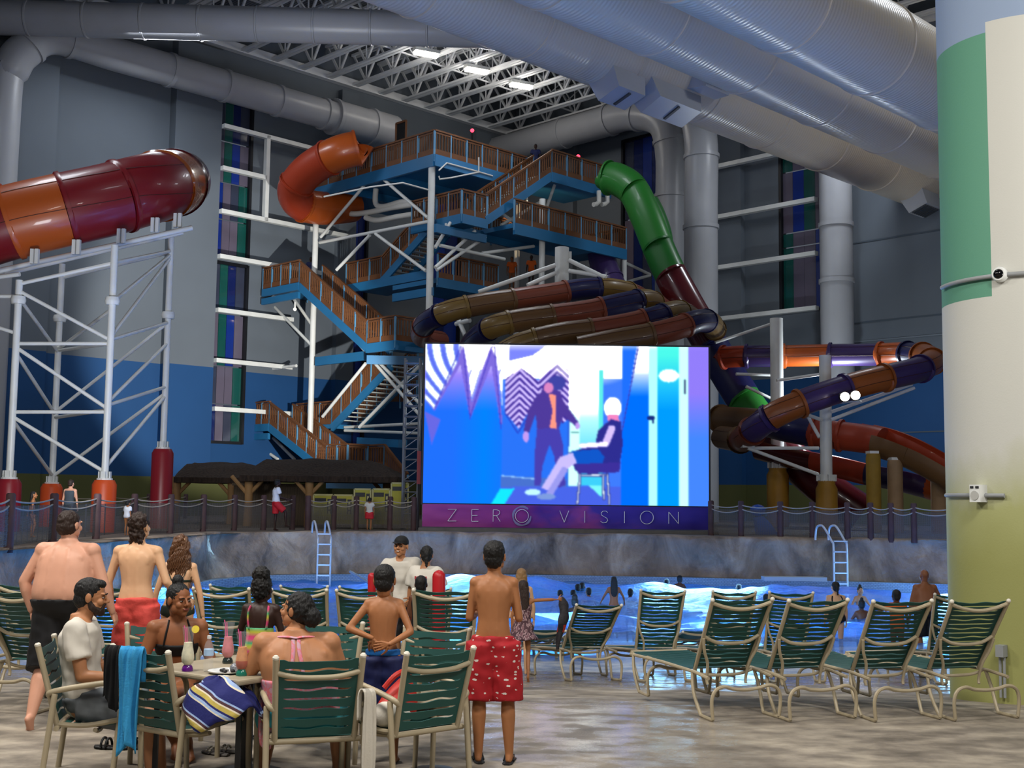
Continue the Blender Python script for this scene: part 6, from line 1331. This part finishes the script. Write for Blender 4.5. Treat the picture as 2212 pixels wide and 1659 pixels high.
# girl with long curls
f = Fig('girl with very long curly brown hair in a dark bikini', ground(376, 1520), 4, 1.46, 'fair', 'woman', dict(la=((-.34, .02, -1), (-.18, .10, -1)), ra=((.30, -.02, -1), (.14, .15, -1)), head=(12, 0, 0)), fw=.95, am=.85)
f.hair('long', 'brown', .022, 30); M_OLV = mat('olive_bikini', '1e2a20', .7); f.suit('bikini_bottom', M_OLV, -.15, .14, .008); f.suit('bikini_band', M_OLV, .60, .655, .006)
for s in (-1, 1): f.strap('bikini_strap', M_OLV, [(.65, 270+s*18), (.8, 270+s*32), (.93, 270+s*48)], .007)
# curls: single wavy locks over the long hair
mb = MB()
for i in range(46):
    a = math.radians(200+140*((i*7) % 46)/45); r0 = f.hp(.080*math.cos(a), .085*math.sin(a)-.015, .05); L = .34+.08*math.sin(i*2.1); pts = []
    for j in range(9):
        z = j/8; w = .013*math.sin(j*1.9+i); pts.append(r0+Vector((.045*math.cos(a)*z+w, -.03*z*(1-z)*2-.02*z+.010*math.cos(j*1.7+i), -L*z)))
    mb.tube(catmull(pts, 2), [.008]*10+[.0065]*4+[.004]*3, 5)
mb.build('curls', HAIR['brown'], f.o, True)['kind'] = 'stuff'
# bearded man in the left chair
R1 = Matrix.Rotation(math.radians(-80), 3, 'Z'); q = c1.location+R1 @ Vector((0, -.10, 0))
f = Fig('bearded man in a white T-shirt and grey shorts seated in profile', q, -82, 1.78, 'olive', 'slim', dict(torso=(0, -.12, 1), la=((-.12, .28, -1), (.05, 1, -.10)), ra=((.12, .22, -1), (.02, 1, -.05), (-.2, 1, -.1)), ll=((-.10, 1, -.06), (0, .10, -1)), rl=((.12, 1, -.06), (0, .05, -1)), neck=(0, .42, 1), head=(2, -6, 0), toes=0, curl=35), seat=.375, face=True, beard='dkbrown', fw=1.03, am=1.05)
f.hair('crop', 'black', .003, 70); f.shirt('t_shirt', M_TEE, -.14, .62, .02, disp=(.014, 11)); f.shorts('shorts', M_GREYS, .1, .85, .03, .02)
# woman in the black bikini facing the view
q = P(378, 1500, 8.75); q.z = 0
f = Fig('woman with a top knot in a black bikini facing the table', q, -158, 1.64, 'brown', 'woman', dict(torso=(.02, .16, 1), la=((-.34, .10, -1), (.15, .85, -.35)), ra=((.34, .10, -1), (-.15, .85, -.35)), ll=((.35, 1, .10), (-.35, -.35, -1)), rl=((.30, 1, .16), (-.5, -.15, -1)), neck=(0, .3, 1), head=(26, -3, 0), toes=(20, 20)), seat=.365, face=True, fw=1.12, am=1.1, lm=1.1, hs=1.04)
f.hair('bun', 'black', .003, 80); f.suit('bikini_top', M_BLKC, .52, .70, .008); f.suit('bikini_bottom', M_BLKC, -.15, .12, .008)
for s in (-1, 1): f.strap('halter_strap', M_BLKC, [(.66, 90+s*38), (.82, 90+s*30), (.95, 90+s*34), (1.03, 90+s*60)], .010)
wk = [f.o.location+(Matrix.Rotation(math.radians(-158), 3, 'Z') @ q2) for q2 in f.K]
# striped towel thrown over her knees
tk = P(470, 1484, 7.52); mb = MB()
def towel_dome(i, j):
    a = math.pi*2*i; r = j; sag = .17*r*r+.10*max(0, r-.75)*2; x = math.cos(a)*.26*r; y = math.sin(a)*.24*r
    return tk+Vector((x+.05*r*r, y, .06-sag*(1.0+.3*math.sin(a*3+1))+.022*math.sin(a*7)*r*r+.012*math.sin(a*4+r*9)))
mb.grid(towel_dome, 48, 18); o = mb.build('striped_towel', M_STRIPE, None, 'all'); md = o.modifiers.new('s', 'SOLIDIFY'); md.thickness = .012; tag(o, 'navy, yellow and white striped towel draped over the seated woman\'s knees', 'towel')
# large woman in the middle chair
q = c3.location+Vector((-.045, -.02, 0))
f = Fig('large woman in a pink floral halter top seated with her back to the view', q, 8, 1.70, 'olive', 'bigwoman', dict(torso=(-.10, -.02, 1), la=((-.55, .22, -1), (-.15, 1, .05)), ra=((.42, .25, -1), (-.15, 1, -.1)), ll=((-.30, 1, -.05), (-.10, -.02, -1)), rl=((.30, 1, -.05), (.05, -.10, -1)), neck=(-.02, .22, 1), head=(62, 6, 0)), seat=.36, am=1.4, lm=1.25, face=True)
f.hair('lowbun', 'black', .008, 45); f.suit('bodice', M_PINK, .12, .50, .012); f.shorts('shorts', mat('teal_shorts', '2f93a0', .8, var=.1), .14, .7, .02, .02)
for i, s in enumerate((-1, 1)): f.strap('halter_tie', M_PINK, [(.98, 270+s*5), (.86, 270+s*3), (.72, 270+s*5), (.58, 270+s*(9-3*i))], .012, .4)
f.strap('neck_tie', M_PINK, [(1.0, 200), (1.01, 250), (1.0, 270), (1.01, 290), (1.0, 340)], .014, .5)
a, b = P(566, 1462, 7.62), P(596, 1455, 7.62); drape('pink_cover_up', 'pink floral cover-up hanging down the left side of the middle chair', M_PINK, a, b, True, .1, .42, 5, amp=.02, taper=-.3, cat='clothing')
# boy in navy trunks, hands on his back
f = Fig('boy in blue and navy swim shorts with both hands on his lower back', ground(822, 1648), 0, 1.335, 'tan', 'kid', dict(la=((-.62, -.30, -.80), (.60, -.20, -.20), (.45, .12, -.85)), ra=((.42, -.38, -.86), (-.30, -.26, -.16), (-.95, .12, -.18)), lh=(-.2, -1, .1), rh=(.1, -1, .1), ll=((-.06, .05, -1), (0, -.05, -1)), rl=((.08, .0, -1), (.02, -.08, -1)), head=(-6, -3, 0), curl=6), fw=.98, am=.86, lm=1.0, hs=1.07)
f.hair('crop', 'black', .003, 70); f.shorts('shorts', M_NAVY, .11, .98, .022, .02); f.suit('waistband', mat('royal_band', '1668b4', .7), .02, .13, .0195)
# boy in red printed shorts
f = Fig('slim boy in red swim shorts with white prints standing on the wet deck', ground(1062, 1646), -4, 1.52, 'tan', 'kid', dict(la=((-.16, -.02, -1), (.22, .95, .10)), ra=((.20, -.05, -1), (-.10, .85, .25)), ll=((-.06, .03, -1), (0, -.05, -1)), rl=((.10, .0, -1), (.04, -.06, -1)), head=(-8, 4, 0)), fw=1.05, am=.92, lm=1.08, hs=1.02)
f.hair('crop', 'black', .005, 60); f.shorts('shorts', M_RPRINT, .10, 1.02, .034, .022)
for i, p in enumerate(f.A):
    w = f.o.location+Matrix.Rotation(math.radians(-4), 3, 'Z') @ p; t = thing('flip_flop', ('black flip-flop under the left foot of the boy in red shorts', 'black flip-flop under the right foot of the boy in red shorts')[i], 'sandal', (w.x, w.y+.04, 0), math.radians(8-16*i)); mb = MB()
    mb.loft([(Vector((0, y, .006)), Vector((1, 0, 0)), Vector((0, 0, 1)), ww, .008) for y, ww in ((-.12, .02), (-.09, .036), (.03, .040), (.10, .042), (.13, .022))], 14); mb.build('sole', M_SOLE, t, True, world=False); mb = MB()
    for s in (-1, 1): mb.tube([(s*.036, -.02, .012), (s*.03, .03, .045), (0, .09, .03)], .006, 6)
    mb.build('thong_strap', M_SOLE, t, True, world=False)
# girl with the hair puff
q = P(561, 1400, 9.25); q.z = 0
f = Fig('little girl with a hair puff and rainbow swimsuit straps behind the table', q, -8, 1.20, 'deep', 'kid', dict(head=(-8, 4, 0), la=((-.28, .05, -1), (.1, .6, -.6)), ra=((.28, .05, -1), (-.1, .8, .2))), fw=1.15, hs=1.06); f.hair('puff', 'black', .012, 55); f.suit('swimsuit', M_RAIN, -.14, .52, .007)
for s in (-1, 1): f.strap('swimsuit_strap', M_RAIN, [(.5, 270+s*38), (.7, 270+s*38), (.86, 270+s*36), (.96, 270+s*52)], .016)
# white shirts by the water
f = Fig('smiling man in a white T-shirt and black cap facing the view', ground(872, 1470), 172, 1.64, 'olive', 'slim', dict(torso=(.12, .02, 1), la=((-.4, .1, -1), (.5, .7, -.7)), ra=((.35, .1, -1), (-.2, .7, -.7)), head=(-6, 4, 0)), face=True, fw=1.02, am=1.05, detail=2, voxel=.014, hs=1.08)
f.shirt('t_shirt', M_TEE, -.12, .6, .02, disp=(.022, 9)); f.shorts('shorts', M_BLKC, .1, .9, .03)
mb = MB(); hk = f.hk; mb.ell(f.hp(0, -.012, .05), (.083*hk, .10*hk, .078*hk), f.HM, 20, 12); o = f.child('cap', mat('black_cap', '101012', .8), [(mb, .008, 1, None)])
mb = MB(); mb.loft([(f.hp(0, .088+.05*i, .048-.012*i), f.HM.col[0], f.HM.col[2], (.07-.016*i)*hk, .004) for i in range(2)], 14); mb.build('glasses_band', M_BLACK, f.o, True)
mb = MB(); [mb.tube([f.hp(s*.012, .1, .006), f.hp(s*.03, .1, .016), f.hp(s*.05, .092, .008), f.hp(s*.032, .098, -.006)], .0028, 6, closed=True) for s in (-1, 1)]; mb.build('glasses', M_BLACK, f.o, True)
mb = MB(); mb.ell(f.hp(0, .099, -.054), (.017*hk, .004, .0045*hk), f.HM, 12, 6); mb.build('teeth', mat('teeth', 'e2dccf', .3), f.o, True)
mb = MB()
for k in range(4): mb.box(f.tp(.66, 62-k*6, .034), (.016, .006, .016), f.HM)
mb.build('chest_print', mat('grey_print', '6a6a72', .8), f.o)['kind'] = 'stuff'
f = Fig('person with a dark ponytail in a white shirt with red back print', ground(914, 1474), -24, 1.52, 'olive', 'woman', dict(ra=((.3, .1, -1), (.1, .5, -.8)), head=(28, 0, 0)), fw=1.1, detail=1, voxel=.014); f.hair('ponytail', 'black', .012, 40); f.shirt('t_shirt', M_TEE, -.12, .7, .03); f.shorts('shorts', SLC['mr'], .1, .8, .03)
mb = MB()
for k in range(5): mb.box(f.tp(.76, 256+k*9, .036), (.022, .006, .035), rot(-14+k*7)); mb.box(f.tp(.70, 258+k*9, .036), (.018, .006, .012), rot(-14+k*7))
mb.build('back_print', mat('red_print', 'b03a42', .8), f.o)['kind'] = 'stuff'
M_RTUBE = mat('rescue_red', 'b01820', .4)
for px, py, Y, lb in ((948, 1258, 12.9, 'red rescue tube beside the person with the red back print'), (803, 1258, 13.2, 'end of a red rescue tube showing left of the capped man')):
    q = P(px, py, Y); q.z = P(px, py, Y).z; mb = MB(); mb.cone(q+Vector((0, 0, .06)), q+Vector((.02, 0, -1.0)), .07 if px > 900 else .045, .07 if px > 900 else .045, 16); tag(mb.build('rescue_tube', M_RTUBE, None, True), lb, 'rescue tube')
def simple(label, loc, yaw, h, skin, body='kid', hair='crop', hc='black', pose=None, group=None, **kw):
    f = Fig(label, loc, yaw, h, skin, body, pose, detail=1, voxel=.018, group=group, **kw)
    if hair: f.hair(hair, hc, .004, 40)
    return f
f = simple('dark-haired child just in front of the white shirts', ground(905, 1484), 0, 1.15, 'dark'); f.suit('swimsuit', M_BLKC, -.14, .9, .01)
GIRL = f = simple('girl in a patterned dress stepping towards the water, holding a net bag', ground(1128, 1471), -6, 1.14, 'tan', 'kid', 'long', 'dkbrown', dict(ra=((.9, .35, .05), (.8, .5, .0)), la=((-.2, 0, -1), (0, .1, -1)), ll=((-.03, .1, -1), (0, 0, -1)), rl=((.06, -.05, -1), (.05, -.55, -1)), toes=(0, 60)), am=.85, lm=.85)
mb = MB(); mb.loft([f.ring(t, .014+max(0, .1-t)*.25) for t in (-.42, -.3, -.15, 0, .2, .4, .6, .8)], 20); f.child('dress', M_DRESS, [(mb, .016, 2, (.008, 14))])
f = simple('blonde child in a blue and green swim top beyond the girl in the dress', ground(1124, 1458), 0, 1.32, 'fair', 'kid', 'long', 'blonde'); f.suit('swim_top', mat('rash_top', '5a78c0', .7), -.14, .94, .01); f.suit('green_panel', mat('lime_panel', '9fd05a', .7), .28, .42, .016)
# net bag hanging from her hand
hw = GIRL.o.location+Matrix.Rotation(math.radians(-6), 3, 'Z') @ (GIRL.Wr[1]+GIRL.HD[1]*.06); t = thing('net_bag', 'dark grey mesh bag with a red patch hanging from the girl\'s hand', 'bag', hw); mb = MB(); rg = []
for i in range(22):
    z = i/21; w = .012+.075*math.sin(math.pi*min(1, z*1.05)**.8)**1.2; c = hw+Vector((.03*math.sin(z*5)-.02*z, .01*math.cos(z*7), .03-.62*z)); a = z*2.2
    rg.append((c, Vector((math.cos(a), math.sin(a), 0)), Vector((-math.sin(a), math.cos(a), 0)), w*(1+.25*math.sin(z*17)), .02+w*.35))
mb.loft(rg, 18, 1.6); mb.build('mesh_body', mat('dark_mesh', '2c2a2e', .8, var=.4, vscale=18., bump=.6, bscale=30, bdist=.02), t, True)
mb = MB(); mb.loft([(q[0]+Vector((0, -.006, 0)), q[1], q[2], q[3]*.75, q[4]+.004) for q in rg[11:15]], 14, 1.6); mb.build('red_patch', mat('red_patch', 'b8352c', .7), t, True)
# bathers on the right, standing in shallow water
f = simple('woman in a black swimsuit standing in the shallows', Vector((P(1806, 1300, 21).x, 21, -.96)), 4, 1.40, 'fair', 'woman', 'ponytail', 'black', fw=1.1); f.suit('swimsuit', M_BLKC, -.15, .72, .012); [f.strap('swimsuit_strap', M_BLKC, [(.72, 270+s*40), (.86, 270+s*38), (.97, 270+s*50)], .012) for s in (-1, 1)]
f = simple('bald man with bare back standing hip deep by the pillar', Vector((P(1999, 1300, 20.4).x, 20.4, -.87)), 6, 1.57, 'brown', 'fat', None, fw=.84, am=1.2, pose=dict(la=((-.35, 0, -1), (-.08, .1, -1)), ra=((.55, -.05, -1), (-.1, .9, -.35)))); f.shorts('shorts', M_BLKC, .1, .9, .03)
f = simple('boy in an orange shirt reaching to one side in the shallows', Vector((P(1937, 1300, 19).x, 19, -.75)), 0, 1.20, 'dark', pose=dict(la=((-1, .1, -.55), (-1, .2, -.7)), ra=((.4, .1, -1), (.2, .5, -1)))); f.shirt('orange_shirt', mat('orange_shirt', 'd8601c', .8), -.1, .6, .02)
SW = [(1210, 1290, 'dark', 'crop', 'dark head of a bather, left of a pair past the girl in the dress', .16), (1238, 1290, 'dark', 'crop', 'dark head of a bather, right of a pair past the girl in the dress', .16), (1272, 1291, 'brown', 'crop', 'bather\'s head with reddish tan skin between the pair and the long-haired girl', .2), (1241, 1322, 'deep', 'puff', 'bather low in the water in front of the other heads', .32), (1326, 1312, 'brown', 'long', 'long-haired girl standing chest deep in the glittering water', .62),
      (1440, 1276, 'dark', 'crop', 'bather\'s head above the high-backed waterside lounger', .2), (1468, 1272, 'dark', 'crop', 'taller bather\'s head above the high-backed waterside lounger', .32), (1596, 1278, 'dark', 'crop', 'bather\'s head above the half hidden lounger', .2), (1655, 1308, 'deep', 'crop', 'bather\'s dark head right of the half hidden lounger', .26), (1362, 1286, 'dark', 'crop', 'small head of a bather far out under the rock wall', .2), (1248, 1279, 'dark', 'crop', 'tiny head of a bather, left one by the gutter', .16), (1257, 1278, 'dark', 'crop', 'tiny head of a bather, right one by the gutter', .16),
      (1858, 1302, 'olive', 'bun', 'girl facing the view in bright water beside the woman in black', .4), (1862, 1334, 'dark', 'bun', 'child with a hair knot low in the water in front', .34)]
for px, py, sk, hr, lb, up in SW:
    q = G(px, py, WATER_Z); h = 1.3; q.z = WATER_Z+water_h(q.x, q.y)*.5+up-h
    simple(lb, q, 180 if 'facing the view' in lb else random.uniform(-30, 30), h, sk, 'kid', hr, 'black', pose=dict(la=((-.6, .3, -1), (-.2, .6, -.6)), ra=((.6, .3, -1), (.2, .6, -.6))))
# people on the deck behind the pool and on the tower
def backp(px, yt, yb, Y, label, skin, yaw, body='slim', hair='crop', hc='black', pose=None, h=None):
    q = P(px, yb, Y); q.z = DZ; return simple(label, q, yaw, h or P(px, yt, Y).z-DZ, skin, body, hair, hc, pose)
f = backp(595, 1036, 1140, 34.2, 'lifeguard in a white shirt and red shorts, one foot up, by the fence', 'deep', -65, 'slim', 'crop', 'black', dict(rl=((.1, .75, -.7), (0, .05, -1)), ra=((.1, .3, -1), (0, 1, -.3)), la=((-.1, .3, -1), (0, 1, -.3)))); f.shirt('t_shirt', mat('bright_tee', 'dfe2ea', .8), .05, .6, .02); f.shorts('shorts', mat('guard_red', 'c01c28', .7), .1, .8, .02); f.strap('whistle_cord', M_BLACK, [(.95, 60), (.7, 100), (.4, 140)], .012)
f = backp(66, 1063, 1180, 27, 'woman with long black hair in a dark bikini behind the fence at the far left', 'tan', -70, 'woman', 'long', 'black', dict(la=((-.1, -.5, -1), (0, -.2, -1)), rl=((.05, .3, -1), (0, -.2, -1)))); f.suit('bikini_bottom', M_BLKC, -.15, .16, .01); f.suit('bikini_top', M_BLKC, .55, .7, .01)
f = backp(147, 1037, 1160, 28, 'man in a grey tank top standing behind the fence', 'pale', -12, 'slim', 'crop', 'dkbrown'); f.suit('tank_top', mat('grey_tank', '39434c', .8), -.05, .9, .014); f.shorts('shorts', M_BLKC, .08, .9, .02)
f = backp(273, 1083, 1150, 29, 'small child in a white shirt and dark cap behind a fence post', 'tan', -30); f.shirt('t_shirt', mat('bright_tee', 'dfe2ea', .8), -.1, .6, .02)
f = backp(797, 1092, 1146, 35.6, 'child in a pale top and red shorts by the yellow boards', 'tan', 0, h=.95); f.shirt('pale_top', M_TEE, -.05, .5, .02); f.shorts('shorts', mat('guard_red', 'c01c28', .7), .1, .7, .03)
for (px, py, dv, sk, lb, col) in ((1157, 312, .2, 'deep', 'dark figure at the top of the tower stairs', 'navy_trunks'), (1106, 555, 2.0, 'brown', 'person in an orange top on the middle tower landing', 'orange_shirt'), (1148, 552, 2.2, 'deep', 'second person on the middle tower landing, behind the strut', 'orange_shirt'), (672, 556, None, 'deep', 'dark head showing above the left landing railing', 'navy_trunks')):
    q = FV(px, py, dv) if dv is not None else FU(px, py, .6); h_ = 1.62 if dv is not None else max(1.2, q.z-p1.z); q.z -= h_; f = simple(lb, q, 180, h_, sk, 'slim'); f.shirt('top', mat(col), -.1, .6, .02)
flush_vox()
for o in bpy.data.objects:
    if '_b' in o.keys(): del o['_b']
